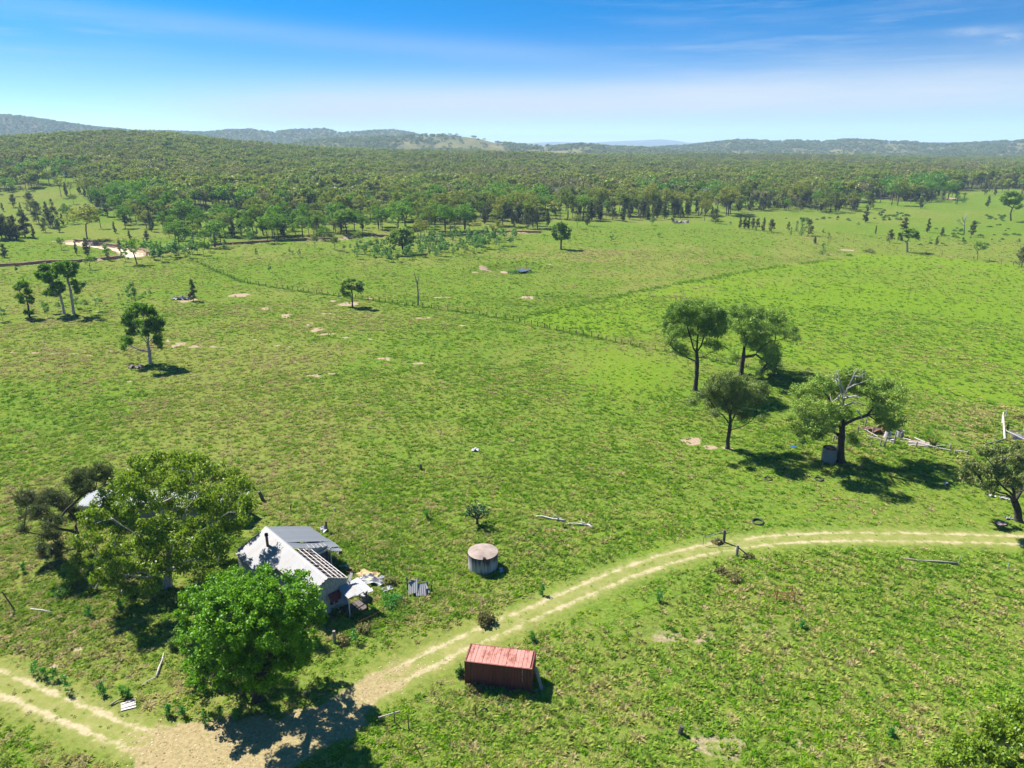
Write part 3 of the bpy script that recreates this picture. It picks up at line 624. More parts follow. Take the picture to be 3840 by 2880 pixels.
def skeleton(rng, trunk, lobes, clumps_per, r0, tip=.02, seg=1.1, bend=.25, shell=.75, limbs=()):
    """trunk polyline, lobes (centre, radii): limbs grow to the lobes, twigs to clumps inside them"""
    pts = [np.array(trunk[0], float)]; par = [-1]
    for a, b in zip(trunk[:-1], trunk[1:]):
        a = np.array(a, float); b = np.array(b, float); m = max(2, int(np.linalg.norm(b - a) / .8))
        for t in np.linspace(0, 1, m + 1)[1:]:
            pts.append(a + (b - a) * t + rng.normal(size=3) * .03 * (b - a)[2] / m); par.append(len(pts) - 2)
    ntr = len(pts); top = np.array(trunk[-1], float)
    limb_nodes = []
    for L_ in limbs:
        L_ = [np.array(q, float) for q in L_]; j = min(range(1, ntr), key=lambda k: np.linalg.norm(pts[k] - L_[0]) + .8 * max(0, pts[k][2] - L_[0][2] + .2)); pv = j
        for q in L_:
            a = pts[pv]; m = max(1, int(np.linalg.norm(q - a) / .8))
            for t in np.linspace(0, 1, m + 1)[1:]: pts.append(a + (q - a) * t + rng.normal(size=3) * .05); par.append(pv); pv = len(pts) - 1; limb_nodes.append(pv)
    def grow(target, cand, segl, bd):
        P = np.array(pts)[cand]; dv = target - P; dist = np.linalg.norm(dv, axis=1)
        steep = dv[:, 2] / (dist + 1e-6)
        cost = dist * (1 + .9 * np.clip(.25 - steep, 0, 1)) + .10 * np.linalg.norm(P - top, axis=1)
        j = cand[int(np.argmin(cost))]; a = pts[j]; L = np.linalg.norm(target - a)
        m = max(2, int(L / segl)); off = rng.normal(size=3) * bd * L * .5; off[2] = abs(off[2]) * .4 - bd * L * .18
        pv = j; new = []
        for t in np.linspace(0, 1, m + 1)[1:]:
            pts.append(a + (target - a) * t + off * 4 * t * (1 - t) * .5 + rng.normal(size=3) * .035 * L / m * (t < 1)); par.append(pv); pv = len(pts) - 1; new.append(pv)
        return new
    tr_c = list(range(max(1, int(ntr * .45)), ntr)); limb = (limb_nodes + tr_c[-2:]) if limb_nodes else list(tr_c); cl_c = []; cl_r = []; tips = []
    order = sorted(range(len(lobes)), key=lambda i: np.linalg.norm(np.array(lobes[i][0]) - top))
    for i in order:
        c, r = np.array(lobes[i][0], float), np.array(lobes[i][1], float)
        ln = grow(c - np.array([0, 0, r[2] * .45]), limb, seg, bend); limb += ln
        own = ln[-3:]
        for q in range(clumps_per(r)):
            d = rng.normal(size=3); d /= np.linalg.norm(d); d[2] = d[2] * .9 + .15
            t = c + d * r * (shell + (1 - shell) * rng.random()) * rng.random() ** .18
            nw = grow(t, own, seg * .8, bend); own += nw[:-1][:2]; tips.append(nw[-1])
            cl_c.append(t); cl_r.append(i)
    pts = np.array(pts); par = np.array(par); cnt = np.zeros(len(pts)); cnt[tips] = 1
    for i in range(len(pts) - 1, 0, -1): cnt[par[i]] += cnt[i]
    cnt = np.maximum(cnt, 1); rad = tip + (cnt ** .72 - 1) * (r0 - tip) / max(cnt[1] ** .72 - 1, 1e-6)
    base = np.arange(ntr); hh = pts[:ntr, 2] / max(pts[ntr - 1, 2], .1); rad[:ntr] = np.maximum(rad[:ntr], r0 * (1 - .45 * hh)) * (1 + .4 * np.exp(-hh * 14))
    return pts, par, rad, np.array(cl_c), cl_r, cnt
def tubes(pts, par, rad, sides=5, minr=0.0):
    e = np.where((par >= 0) & (rad >= minr))[0]; a = pts[par[e]]; b = pts[e]; ra = np.minimum(rad[par[e]], rad[e] * 1.5); rb = rad[e]
    d = b - a; d /= np.linalg.norm(d, axis=1)[:, None] + 1e-9
    ref = np.where(np.abs(d[:, 2:3]) > .9, np.array([[1., 0, 0]]), np.array([[0, 0, 1.]])); x = np.cross(ref, d); x /= np.linalg.norm(x, axis=1)[:, None]; y = np.cross(d, x)
    th = np.arange(sides) * 2 * math.pi / sides; cs, sn = np.cos(th)[None, :, None], np.sin(th)[None, :, None]
    ring = x[:, None] * cs + y[:, None] * sn
    over = (b - a) * .06
    V = np.concatenate([(a - over)[:, None] + ring * ra[:, None, None], (b + over)[:, None] + ring * rb[:, None, None]], 1).reshape(-1, 3)
    i = np.arange(len(e))[:, None] * 2 * sides; k = np.arange(sides)[None, :]; k2 = (k + 1) % sides
    return V, np.stack([i + k, i + k2, i + sides + k2, i + sides + k], 2).reshape(-1, 4)

def hero(name, label, base_px, trunk_px, lobes_px, conv, r0, leaf, bark, size, dens, clump=.7, depth=.9, seed=0, droop=.4, up=.5, wide=.5, cat='tree', part='crown', dy=None, H=None, wood=True, minr=.02, clump_n=1.0, group=None, shell=.5, swell=1.0, limbs=()):
    """a tree whose limbs and leaf masses stand where the photograph shows them; depth spreads the masses front to back"""
    rng = np.random.default_rng(seed); b = at(*conv(*base_px)); mp = m_per_px(b); sc = (conv(1, 0)[0] - conv(0, 0)[0]) * mp
    root = thing(name, label, cat, b, 0, group)
    def loc(p, doff=0.0):
        q = at_depth(*conv(*p), b.y + doff); return np.array(q - b)
    cx = np.mean([l[0] for l in lobes_px]); wx = max(abs(l[0] - cx) + l[2] for l in lobes_px) * sc
    trunk = [np.array([0, 0, -.3])] + [loc(p) for p in trunk_px]
    lobes = []
    for i, l in enumerate(lobes_px):
        x, y, rx, ry = l[:4]
        rel = min(1, abs(x - cx) * sc / wx); room = math.sqrt(max(0, 1 - rel * rel)) * wx * depth
        doff = l[4] if len(l) > 4 else ((i * .618034 + seed * .37) % 1 * 2 - 1) * room * .75
        c = loc((x, y), doff); lobes.append((c, np.array([rx * sc, min(rx, 1.4 * ry) * sc * .9, ry * sc * 1.12]) * swell))
    pts, par, rad, cc, ci, cnt = skeleton(rng, trunk, lobes, lambda r: max(3, int(clump_n * 3.2 * (r[0] * r[1] * r[2]) ** .667 / clump ** 2)), r0, tip=.018, shell=shell, limbs=[[loc(p, ((k * .618 + .2) % 1 - .5) * wx * .7 * (q + 1) / len(L_)) for q, p in enumerate(L_)] for k, L_ in enumerate(limbs)])
    V, F = tubes(pts, par, rad, 6, minr)
    trunk_o = link('trunk', np_mesh('trunk', V, [F], [bark], smooth=True), root)
    cr = np.tile([clump, clump, clump * .72], (len(cc), 1)) * (.7 + .6 * rng.random((len(cc), 1)))
    V, F = leaves(rng, cc, cr, dens, size, droop, up, wide)
    k = np.all(V.reshape(-1, 4, 3)[:, :, 2] > .05 - 0 * V.reshape(-1, 4, 3)[:, :, 2], axis=1); V = V.reshape(-1, 4, 3)[k].reshape(-1, 3); F = np.arange(len(V)).reshape(-1, 4)
    link(part, np_mesh(part, V, [F], [leaf]), root)
    return root, lobes, trunk_o

def gum_meshes(seed, H, W, leaf, bark, nl=9, dens=26, clump=.85, size=.42, trunk_share=.42, forks=True, droop=.35, cn=1.0, r0=None):
    rng = np.random.default_rng(seed); th = H * trunk_share; lean = rng.normal(size=2) * .03 * H
    lobes = []
    for i in range(nl):
        a = i * 2.4 + rng.random() * .8; q = (i + .5) / nl; rr = W * .5 * (.25 + .62 * math.sqrt(q)) * (.8 + .3 * rng.random())
        zc = H * (.9 - .34 * q ** 1.3) + rng.normal() * .03 * H
        s = W * (.17 + .07 * rng.random()); lobes.append((np.array([lean[0] + rr * math.cos(a) * .85, lean[1] + rr * math.sin(a) * .85, zc]), np.array([s, s, s * .62])))
    pts, par, rad, cc, ci, cnt = skeleton(rng, [(0, 0, -.4), (lean[0] * .4, lean[1] * .4, th * .6), (lean[0], lean[1], th)], lobes, lambda r: max(3, int(cn * 2.6 * (r[0] * r[1] * r[2]) ** .667 / clump ** 2)), r0 or H * .017, tip=.03, seg=1.6)
    V, F = tubes(pts, par, rad, 5, .035); t = np_mesh('trunk', V, [F], [bark], smooth=True)
    cr = np.tile([clump, clump, clump * .66], (len(cc), 1)) * (.75 + .5 * rng.random((len(cc), 1)))
    V, F = leaves(rng, cc, cr, dens, size, droop, .6, .55)
    return t, np_mesh('crown', V, [F], [leaf])
def column_meshes(seed, H, W, leaf, bark, dens=20, size=.5, skirt=.12, up=.6, taper=.75, ragged=.3):
    """columnar she-oak or cypress: wispy upright sprays round a mast"""
    rng = np.random.default_rng(seed); n = int(34 * H / 9)
    h = skirt + (1 - skirt) * rng.random(n); w = W * .5 * (1 - taper * np.clip((h - .35) / .65, 0, 1) ** 1.3) * np.clip((h - skirt) / .15 + .55, 0, 1)
    a = rng.random(n) * 6.283; rr = w * (.35 + .65 * rng.random(n)) * (1 - ragged * rng.random(n))
    cc = np.stack([rr * np.cos(a), rr * np.sin(a), h * H * .96], 1)
    lean = rng.normal(size=2) * .02
    cc[:, :2] += lean * cc[:, 2:]
    cr = np.tile([W * .17, W * .17, H * .075], (n, 1))
    V, F = leaves(rng, cc, cr, dens, size, 0.05, .2, .3, axis_up=up)
    m = MB(); m.tube([(0, 0, -.3), (lean[0] * H * .5, lean[1] * H * .5, H * .5), (lean[0] * H * .9, lean[1] * H * .9, H * .93)], [H * .016, H * .011, .02], 5)
    for q in range(5):
        z = H * (.18 + .12 * q); aa = q * 2.1 + seed; m.tube([(0, 0, z), (math.cos(aa) * W * .34, math.sin(aa) * W * .34, z + H * .12)], [H * .006, .015], 4)
    me = bpy.data.meshes.new('trunk'); me.from_pydata(m.V, [], m.F); me.materials.append(bark)
    return me, np_mesh('crown', V, [F], [leaf])
def sapling_meshes(seed, H, W, leaf, bark, size=.26, dens=15):
    rng = np.random.default_rng(seed); n = 9
    h = np.concatenate([.32 + .6 * rng.random(n), [.95]]); w = W * .5 * np.sin(np.clip((h - .2) / .85, 0, 1) * math.pi) ** .7
    a = rng.random(n + 1) * 6.283; cc = np.stack([w * .6 * np.cos(a), w * .6 * np.sin(a), h * H], 1)
    cr = np.tile([W * .20, W * .20, H * .085], (n + 1, 1))
    V, F = leaves(rng, cc, cr, dens, size, .45, .4, .5)
    m = MB(); m.tube([(0, 0, -.2), (.03 * H, 0, H * .5), (0, .02 * H, H * .95)], [H * .011 + .01, H * .008, .01], 4)
    for c in cc[:6]: m.tube([(0.02 * H, 0, c[2] * .72), tuple(c)], [.02, .008], 3)
    me = bpy.data.meshes.new('trunk'); me.from_pydata(m.V, [], m.F); me.materials.append(bark)
    return me, np_mesh('crown', V, [F], [leaf])
def bush_meshes(seed, W, Hh, leaf, dens=26, size=.22, n=14):
    rng = np.random.default_rng(seed); d = rng.normal(size=(n, 3)); d /= np.linalg.norm(d, axis=1)[:, None]; d[:, 2] = np.abs(d[:, 2])
    cc = d * np.array([W * .36, W * .36, Hh * .62]) * rng.random((n, 1)) ** .35
    cr = np.tile([W * .2, W * .2, Hh * .26], (n, 1)); V, F = leaves(rng, cc, cr, dens, size, .1, .4, .45, axis_up=.3)
    V = V.reshape(-1, 4, 3); V = V[V[:, :, 2].min(1) > -.12].reshape(-1, 3)
    return np_mesh('foliage', V, [np.arange(len(V)).reshape(-1, 4)], [leaf])

PROTO = {
    'gum': [gum_meshes(100 + i, 14, w, M['leaf_forest'], M['bark_far'], nl=n, dens=22, size=.5, trunk_share=ts, cn=1.0) for i, (w, n, ts) in enumerate(((9.5, 8, .48), (11.5, 10, .42), (8.0, 7, .52), (12.5, 11, .45), (10.0, 9, .40)))],
    'vivid': [gum_meshes(120 + i, 14, w, M['leaf_vivid'], M['bark_dark'], nl=n, dens=22, size=.5, trunk_share=ts, cn=1.1) for i, (w, n, ts) in enumerate(((11.0, 10, .40), (13.0, 12, .38), (9.0, 8, .45)))],
    'grey': [gum_meshes(140 + i, 13, w, M['leaf_grey'], M['bark_dark'], nl=n, dens=34, size=.34, clump=.7, trunk_share=ts) for i, (w, n, ts) in enumerate(((9.5, 10, .36), (11.0, 12, .34)))],
    'oak': [column_meshes(160 + i, 9.5, w, M['leaf_oak'], M['bark_dark'], dens=30, size=.75) for i, w in enumerate((3.8, 4.6, 3.4, 5.2))],
    'cypress': [column_meshes(170 + i, 8, w, M['leaf_cypress'], M['bark_dark'], dens=30, size=.4, skirt=.06, up=.3, ragged=.12) for i, w in enumerate((2.9, 3.5))],
    'sapling': [sapling_meshes(180 + i, 5, w, M['leaf_sapling'], M['bark_far'], size=.46, dens=36) for i, w in enumerate((2.8, 3.4, 2.4, 3.9))],
    'bush': [(None, bush_meshes(190 + i, w, h, M['leaf_shrub'], size=.3)) for i, (w, h) in enumerate(((2.2, 1.2), (2.8, 1.5), (1.8, 1.4)))],
}
H0 = {'gum': 14, 'vivid': 14, 'grey': 13, 'oak': 9.5, 'cypress': 8, 'sapling': 5, 'bush': 1.4}
NAME = {'gum': 'eucalyptus_tree', 'vivid': 'eucalyptus_tree', 'grey': 'eucalyptus_tree', 'oak': 'she_oak_tree', 'cypress': 'cypress_tree', 'sapling': 'sapling', 'bush': 'shrub'}
CAT = {'gum': 'tree', 'vivid': 'tree', 'grey': 'tree', 'oak': 'tree', 'cypress': 'tree', 'sapling': 'sapling', 'bush': 'shrub'}
prng = random.Random(7)
planted = []
def plant(kind, p, h, label, group=None, wide=1.0, variant=None):
    i = prng.randrange(len(PROTO[kind])) if variant is None else variant
    s = h / H0[kind]; t, c = PROTO[kind][i]
    if t is None:
        o = link(NAME[kind], c, None, p); tag(o, label, CAT[kind], group)
    else:
        o = thing(NAME[kind], label, CAT[kind], p, 0, group); link('trunk', t, o); link('crown', c, o)
    o.rotation_euler = (0, 0, prng.random() * 6.283); o.scale = (s * wide, s * wide, s)
    planted.append((p[0], p[1], kind)); return o
def plant_px(kind, conv, x, y, hpx, label, group=None, wide=1.0, variant=None):
    p = at(*conv(x, y)); sc = conv(0, 1)[1] - conv(0, 0)[1]; dep = math.atan2(CAM_H - p.z, math.hypot(p.x, p.y))
    return plant(kind, p, hpx * sc * m_per_px(p) / math.cos(dep) * 1.02, label, group, wide, variant)
# ---- the big trees, one by one
hero('eucalyptus_tree', 'huge spreading pale-limbed gum tree with yellow-green leaves left of the old house', (1385, 1330), [(1395, 1200), (1400, 1060)],
     [(1380, 290, 130, 80), (1150, 345, 150, 80), (1600, 340, 150, 90), (1840, 400, 150, 90), (1970, 520, 110, 110), (1050, 480, 120, 90), (1300, 440, 180, 80), (1550, 490, 180, 100), (2040, 650, 80, 110), (850, 640, 140, 90), (1150, 640, 180, 110), (1470, 680, 180, 100), (1780, 640, 150, 110), (760, 780, 110, 90), (1000, 800, 180, 100), (1350, 830, 180, 100), (1680, 850, 180, 120), (1930, 800, 130, 130), (730, 950, 110, 80), (1000, 980, 170, 100), (1300, 1000, 140, 80), (1750, 1000, 160, 120), (650, 1150, 100, 80), (900, 1120, 170, 90), (1580, 1120, 150, 90), (630, 1300, 90, 90), (900, 1250, 140, 70), (1190, 1220, 140, 70), (600, 1410, 60, 40), (1530, 1230, 120, 60), (1850, 1120, 90, 70), (1200, 1100, 150, 90, -4), (1440, 1160, 150, 80, -4.5), (1700, 1240, 110, 60, -3), (1000, 1360, 120, 50, -3), (1250, 1330, 110, 50, -5), (780, 1380, 90, 50, -1), (1000, 1180, 140, 80, -5), (1240, 920, 150, 90, -6), (1560, 960, 150, 90, -6), (1850, 690, 130, 90, 7.5), (1960, 610, 100, 80, 7), (1760, 560, 130, 80, 8), (1990, 760, 90, 90, 7), (1600, 420, 120, 70, 6), (1000, 570, 130, 70, 4), (1330, 620, 140, 80, 4), (1680, 600, 120, 80, 4), (880, 720, 110, 70, 3)],
     ZG, .40, M['leaf_big'], M['bark_pale'], .29, 66, clump=.66, depth=.85, limbs=[[(1390, 900), (1340, 700), (1260, 520)], [(1450, 900), (1560, 660), (1690, 500)], [(1300, 1000), (1060, 850), (880, 730)], [(1500, 1000), (1740, 820), (1900, 700)], [(1280, 1120), (1020, 1050), (800, 1000)], [(1300, 1180), (1050, 1230), (820, 1290)], [(1520, 1120), (1720, 1080)], [(1320, 820), (1150, 620), (1080, 480)]], seed=11, droop=.45, minr=.02, clump_n=1.3, shell=.75)
hero('she_oak_tree', 'dark wispy she-oak with leaning limbs behind the huge gum tree', (640, 1090), [(660, 1000), (640, 880)],
     [(640, 420, 110, 80), (800, 400, 110, 75), (900, 440, 70, 75), (700, 520, 110, 60), (210, 600, 105, 75), (400, 600, 120, 80), (300, 720, 130, 70), (540, 650, 90, 90), (190, 850, 50, 45), (440, 800, 110, 60), (350, 1010, 55, 45), (480, 1010, 80, 100), (640, 740, 80, 80), (420, 900, 90, 60)],
     ZG, .26, M['leaf_oak'], M['bark_dark'], .40, 90, clump=.55, depth=.7, seed=12, droop=-.1, up=.2, wide=.13, minr=.018, clump_n=1.5)
hero('broadleaf_tree', 'dense round bright green broadleaf tree in front of the old house beside the track', (556, 1512), [(552, 1450), (550, 1400)],
     [(540, 1262, 75, 38), (470, 1290, 65, 45), (615, 1285, 70, 45), (430, 1345, 45, 50), (545, 1330, 110, 60), (655, 1325, 48, 52), (480, 1410, 80, 55), (595, 1400, 80, 60), (450, 1462, 55, 35), (535, 1470, 80, 34), (683, 1330, 24, 38), (415, 1300, 26, 36), (412, 1390, 26, 22), (385, 1385, 18, 10, 1), (640, 1400, 50, 40), (560, 1440, 90, 40), (505, 1350, 80, 50, -4.5), (590, 1350, 70, 50, -4.5), (520, 1300, 70, 45, -3), (470, 1380, 60, 45, -4), (630, 1330, 45, 40, -3), (560, 1290, 60, 40, 4), (480, 1320, 60, 40, 4.5), (620, 1310, 55, 40, 4.5)],
     D_, .40, M['leaf_broad'], M['bark_dark'], .185, 84, clump=.46, depth=.8, seed=13, droop=.15, up=.5, wide=.75, minr=.02, clump_n=.66, shell=.7)
hero('eucalyptus_tree', 'tall dark-trunked gum on the left of the pair near the fence line at right', (456, 915), [(470, 790), (474, 680), (470, 600)],
     [(480, 215, 100, 50), (560, 260, 90, 60), (340, 250, 95, 55), (270, 320, 80, 60), (430, 320, 110, 65), (600, 320, 100, 70), (650, 290, 60, 60), (300, 430, 70, 50), (400, 430, 80, 45), (560, 430, 90, 55), (650, 420, 70, 50), (310, 560, 75, 42), (350, 600, 60, 30), (480, 400, 90, 55), (520, 330, 80, 60), (400, 250, 80, 60), (230, 400, 40, 50), (690, 340, 40, 50), (650, 560, 50, 28), (590, 530, 50, 30), (250, 520, 40, 24)],
     Z5, .42, M['leaf_grey'], M['bark_dark'], .27, 60, clump=.74, depth=.8, swell=1.18, limbs=[[(440, 570), (405, 430), (385, 320)], [(505, 540), (545, 420), (590, 320)], [(480, 470), (480, 330), (490, 250)], [(560, 640), (650, 570)], [(400, 645), (320, 590)]], seed=21, droop=.5, shell=.7, clump_n=2.0)
hero('eucalyptus_tree', 'thick bushy gum on the right of the pair near the fence line at right', (838, 792), [(850, 680), (862, 600), (868, 520)],
     [(830, 265, 100, 55), (950, 290, 115, 65), (1120, 310, 90, 55), (1130, 390, 120, 80), (1235, 440, 75, 55), (1300, 490, 30, 35), (740, 370, 75, 55), (880, 390, 110, 75), (1000, 430, 110, 75), (1000, 540, 110, 75), (930, 500, 90, 60), (1080, 570, 80, 60), (1070, 690, 85, 60), (1000, 770, 32, 40), (785, 625, 42, 55), (1150, 755, 45, 36), (1100, 640, 70, 50), (860, 300, 80, 60, 3)],
     Z5, .45, M['leaf_grey'], M['bark_dark'], .27, 60, clump=.74, depth=.8, swell=1.12, limbs=[[(865, 470), (830, 370)], [(930, 470), (1010, 390), (1090, 340)], [(935, 640), (1010, 560), (1080, 500)], [(960, 620), (1060, 690)], [(900, 430), (930, 330)]], seed=22, droop=.5, shell=.72, clump_n=1.9)
hero('eucalyptus_tree', 'round gum with bronze-tipped crown standing alone beside a pale dirt scrape', (725, 1398), [(735, 1290), (748, 1200)],
     [(620, 870, 90, 65), (740, 830, 110, 55), (850, 870, 110, 65), (980, 900, 80, 60), (1040, 930, 35, 40), (690, 940, 140, 70), (850, 970, 130, 70), (600, 1020, 60, 80), (740, 1050, 100, 55), (450, 1005, 45, 35), (970, 1010, 80, 55), (860, 1140, 65, 40), (1000, 1150, 26, 40), (560, 930, 50, 60), (800, 900, 120, 60, -2.5), (700, 880, 90, 60, 2.5), (510, 960, 40, 40), (625, 1100, 40, 50)],
     Z5, .30, M['leaf_bronze'], M['bark_dark'], .24, 60, clump=.66, depth=.8, swell=1.08, limbs=[[(740, 1110), (715, 1000), (680, 920)], [(800, 1090), (850, 980), (900, 900)], [(850, 1215), (930, 1170)], [(755, 1080), (770, 950), (760, 860)], [(690, 1120), (620, 1060)]], seed=23, droop=.5, shell=.72, clump_n=1.9)
r4, lob4, tr4 = hero('eucalyptus_tree', 'wide gum tree with bare white dead limbs at its top beside the iron tank', (1668, 1508), [(1665, 1400), (1675, 1260), (1680, 1160)],
     [(1760, 790, 120, 50, 1.5), (1850, 830, 70, 45, 2), (1480, 870, 120, 65), (1380, 950, 110, 75), (1900, 900, 50, 50), (2070, 870, 100, 65), (2130, 960, 70, 65), (1420, 1070, 160, 75), (1580, 1090, 105, 75, -1.5), (1320, 1150, 90, 50), (1500, 1200, 130, 60), (1320, 1240, 55, 50), (2050, 1070, 100, 65), (2120, 1170, 65, 60), (1560, 960, 70, 50, 3), (1990, 980, 80, 50, 2.5), (1340, 1320, 40, 40), (1480, 1290, 80, 40), (1760, 1320, 50, 50, 2), (2060, 1210, 60, 40), (1680, 840, 110, 60, 3), (1600, 900, 90, 60, 3.2), (1830, 900, 90, 60, 3), (1940, 1060, 60, 60, 3.5), (1650, 1120, 100, 70, 2.5), (1400, 1200, 90, 70, 2), (1990, 1150, 60, 50, 1)],
     Z5, .50, M['leaf_grey'], M['bark_dark'], .27, 60, clump=.72, depth=.85, swell=1.15, limbs=[[(1630, 1090), (1570, 990), (1500, 900)], [(1760, 1160), (1890, 1120), (1960, 1020), (2050, 930)], [(1600, 1210), (1480, 1180), (1400, 1120)], [(1690, 1000), (1720, 900), (1760, 820)], [(1600, 1260), (1480, 1260)]], seed=24, droop=.4, shell=.72, clump_n=1.9)
# its dead limbs
rng = np.random.default_rng(5); b4 = r4.location; mb = MB()
def p4(x, y, d=0): return at_depth(*Z5(x, y), b4.y + d) - b4
for path in (((1690, 1050, 0), (1680, 960, -.4), (1650, 880, -.8), (1615, 800, -1.0)), ((1690, 1000, 0), (1720, 900, .2), (1770, 800, -.3), (1800, 730, -.5)), ((1720, 900, .2), (1780, 870, -.6), (1870, 840, -1)), ((1690, 980, 0), (1780, 960, -.8), (1840, 970, -1.2)), ((1700, 1040, 0), (1790, 1010, -.8), (1880, 1050, -1.4)), ((1650, 880, -.8), (1620, 830, -.3), (1560, 900, .2)), ((1690, 1060, 0), (1640, 980, -1.0), (1590, 1010, -1.5)), ((1700, 940, 0), (1660, 850, -.6), (1640, 770, -.7)), ((1770, 800, -.3), (1820, 800, -.2), (1900, 810, 0)), ((1800, 1080, -.5), (1830, 1120, -.7), (1860, 1190, -.8))):
    q = [p4(*a) for a in path]; mb.tube(q, [.13 * (1 - .8 * i / (len(q) - 1)) + .02 for i in range(len(q))], 5)
    for e in range(3):
        j = 1 + e % (len(q) - 1); d = Vector(rng.normal(size=3)) * .8; d.z = abs(d.z); mb.tube([q[j], q[j] + d], [.05, .012], 4)
mb.build('dead_limb', M['dead_wood'], r4, True)
hero('eucalyptus_tree', 'broad low olive gum tree cut by the right edge above the track', (1058, 1505), [(1060, 1400), (1030, 1320), (1010, 1260)],
     [(640, 650, 150, 70), (850, 605, 130, 55), (1040, 600, 100, 60), (480, 800, 120, 75), (380, 930, 110, 85), (600, 880, 170, 100), (830, 770, 170, 100), (1050, 760, 140, 120), (680, 1060, 160, 65), (480, 1010, 110, 60), (900, 1010, 140, 80), (1090, 1020, 100, 110), (1260, 800, 160, 170), (1300, 1050, 140, 110), (1000, 1120, 60, 40), (730, 1140, 80, 35), (1200, 650, 120, 80), (1450, 850, 120, 160), (850, 900, 130, 90, -3), (1100, 900, 120, 90, 4)],
     ZE, .42, M['leaf_bronze'], M['bark_dark'], .28, 42, clump=.5, depth=.85, limbs=[[(1000, 1200), (900, 1100), (760, 960)], [(1080, 1150), (1120, 950), (1150, 760)], [(1000, 1150), (930, 900), (880, 740)], [(950, 1200), (760, 1120), (600, 1040)]], seed=25, droop=.55, clump_n=1.5)
hero('eucalyptus_tree', 'leafy tree top poking into the bottom right corner of the view', (2180, 1760), [(2180, 1700), (2175, 1660)],
     [(2150, 1580, 40, 26), (2100, 1620, 45, 28), (2180, 1590, 50, 30), (2060, 1655, 36, 24), (2150, 1650, 60, 34), (2210, 1540, 36, 26), (2230, 1600, 50, 40), (2110, 1690, 60, 30), (2200, 1680, 50, 30), (2260, 1560, 40, 40), (2190, 1530, 20, 16)],
     D_, .25, M['leaf_big'], M['bark_pale'], .24, 60, clump=.42, depth=.8, seed=26, droop=.4, clump_n=1.6)
hero('eucalyptus_tree', 'lone gum with clear pale trunk in the left pasture over a dark shadow', (1247, 1022), [(1240, 930), (1225, 860)],
     [(1180, 560, 100, 40), (1090, 620, 75, 55), (1230, 600, 90, 50), (1290, 660, 50, 40), (1120, 700, 100, 50), (1250, 700, 90, 55), (1330, 690, 45, 45), (1040, 670, 45, 60), (1190, 770, 70, 35), (1060, 840, 50, 42), (1090, 770, 60, 35), (1310, 830, 45, 50), (1020, 890, 22, 40), (1330, 870, 26, 45), (1300, 760, 50, 35)],
     Z7, .34, M['leaf_vivid'], M['bark_pale'], .36, 34, clump=.55, depth=.85, limbs=[[(1180, 800), (1130, 710), (1100, 640)], [(1235, 770), (1255, 660)], [(1280, 800), (1325, 710)], [(1210, 780), (1190, 640)], [(1150, 910), (1070, 860)]], seed=31, droop=.5, clump_n=1.6)
hero('eucalyptus_tree', 'left gum of the pale-trunked pair in the far left pasture, leaning outwards', (530, 612), [(520, 540), (500, 460)],
     [(370, 240, 55, 45), (335, 300, 38, 50), (390, 320, 50, 60), (430, 290, 50, 50), (440, 400, 40, 35), (390, 440, 40, 28), (450, 440, 50, 36), (480, 370, 45, 45), (510, 400, 40, 50)],
     Z7, .32, M['leaf_vivid'], M['bark_pale'], .42, 32, clump=.6, depth=.8, seed=32, droop=.4, clump_n=1.8)
hero('eucalyptus_tree', 'right gum of the pale-trunked pair in the far left pasture, taller and upright', (612, 612), [(600, 520), (585, 420), (560, 330)],
     [(480, 210, 50, 40), (550, 210, 70, 40), (620, 220, 40, 40), (500, 260, 60, 35), (600, 270, 45, 45), (620, 370, 30, 55), (680, 370, 26, 30), (560, 290, 50, 40), (640, 420, 28, 40)],
     Z7, .34, M['leaf_vivid'], M['bark_pale'], .42, 32, clump=.6, depth=.8, seed=33, droop=.4, clump_n=1.8)
hero('eucalyptus_tree', 'thin open gum left of the pale-trunked pair in the left pasture', (245, 640), [(232, 540), (215, 470)],
     [(190, 370, 55, 35), (150, 400, 38, 28), (230, 430, 40, 35), (160, 470, 40, 30), (255, 500, 32, 40), (180, 510, 30, 24), (220, 600, 20, 30), (262, 600, 24, 32)],
     Z7, .22, M['leaf_vivid'], M['bark_dark'], .38, 28, clump=.5, depth=.8, seed=34, droop=.4, clump_n=1.8)
hero('eucalyptus_tree', 'small round gum beside a pale scald on the long fence line', (207, 1192), [(205, 1130), (203, 1090)],
     [(200, 1030, 45, 24), (160, 1050, 32, 28), (245, 1055, 36, 28), (140, 1090, 18, 28), (195, 1065, 50, 28), (255, 1085, 24, 22), (170, 1110, 34, 18)],
     Z2, .22, M['leaf_grey'], M['bark_dark'], .38, 36, clump=.5, depth=.9, seed=35, clump_n=1.7)
hero('eucalyptus_tree', 'dense dark gum standing alone on the open paddock before the forest', (1538, 824), [(1538, 790), (1540, 765)],
     [(1535, 670, 34, 22), (1505, 695, 26, 30), (1565, 690, 30, 28), (1590, 720, 16, 26), (1495, 730, 20, 26), (1540, 710, 45, 30), (1555, 745, 38, 22), (1515, 750, 30, 20), (1575, 750, 22, 18)],
     Z2, .40, M['leaf_grey'], M['bark_dark'], .50, 36, clump=.7, depth=.9, seed=36, clump_n=1.2)
hero('eucalyptus_tree', 'dark round gum rising out of the front of the sapling thicket', (530, 856), [(528, 820), (525, 790)],
     [(520, 705, 40, 24), (470, 730, 36, 26), (565, 720, 36, 26), (595, 750, 20, 22), (440, 755, 20, 18), (510, 750, 50, 30), (560, 770, 40, 24), (470, 775, 36, 20), (520, 790, 36, 18)],
     Z2, .42, M['leaf_grey'], M['bark_dark'], .52, 36, clump=.7, depth=.9, seed=37, clump_n=1.2)
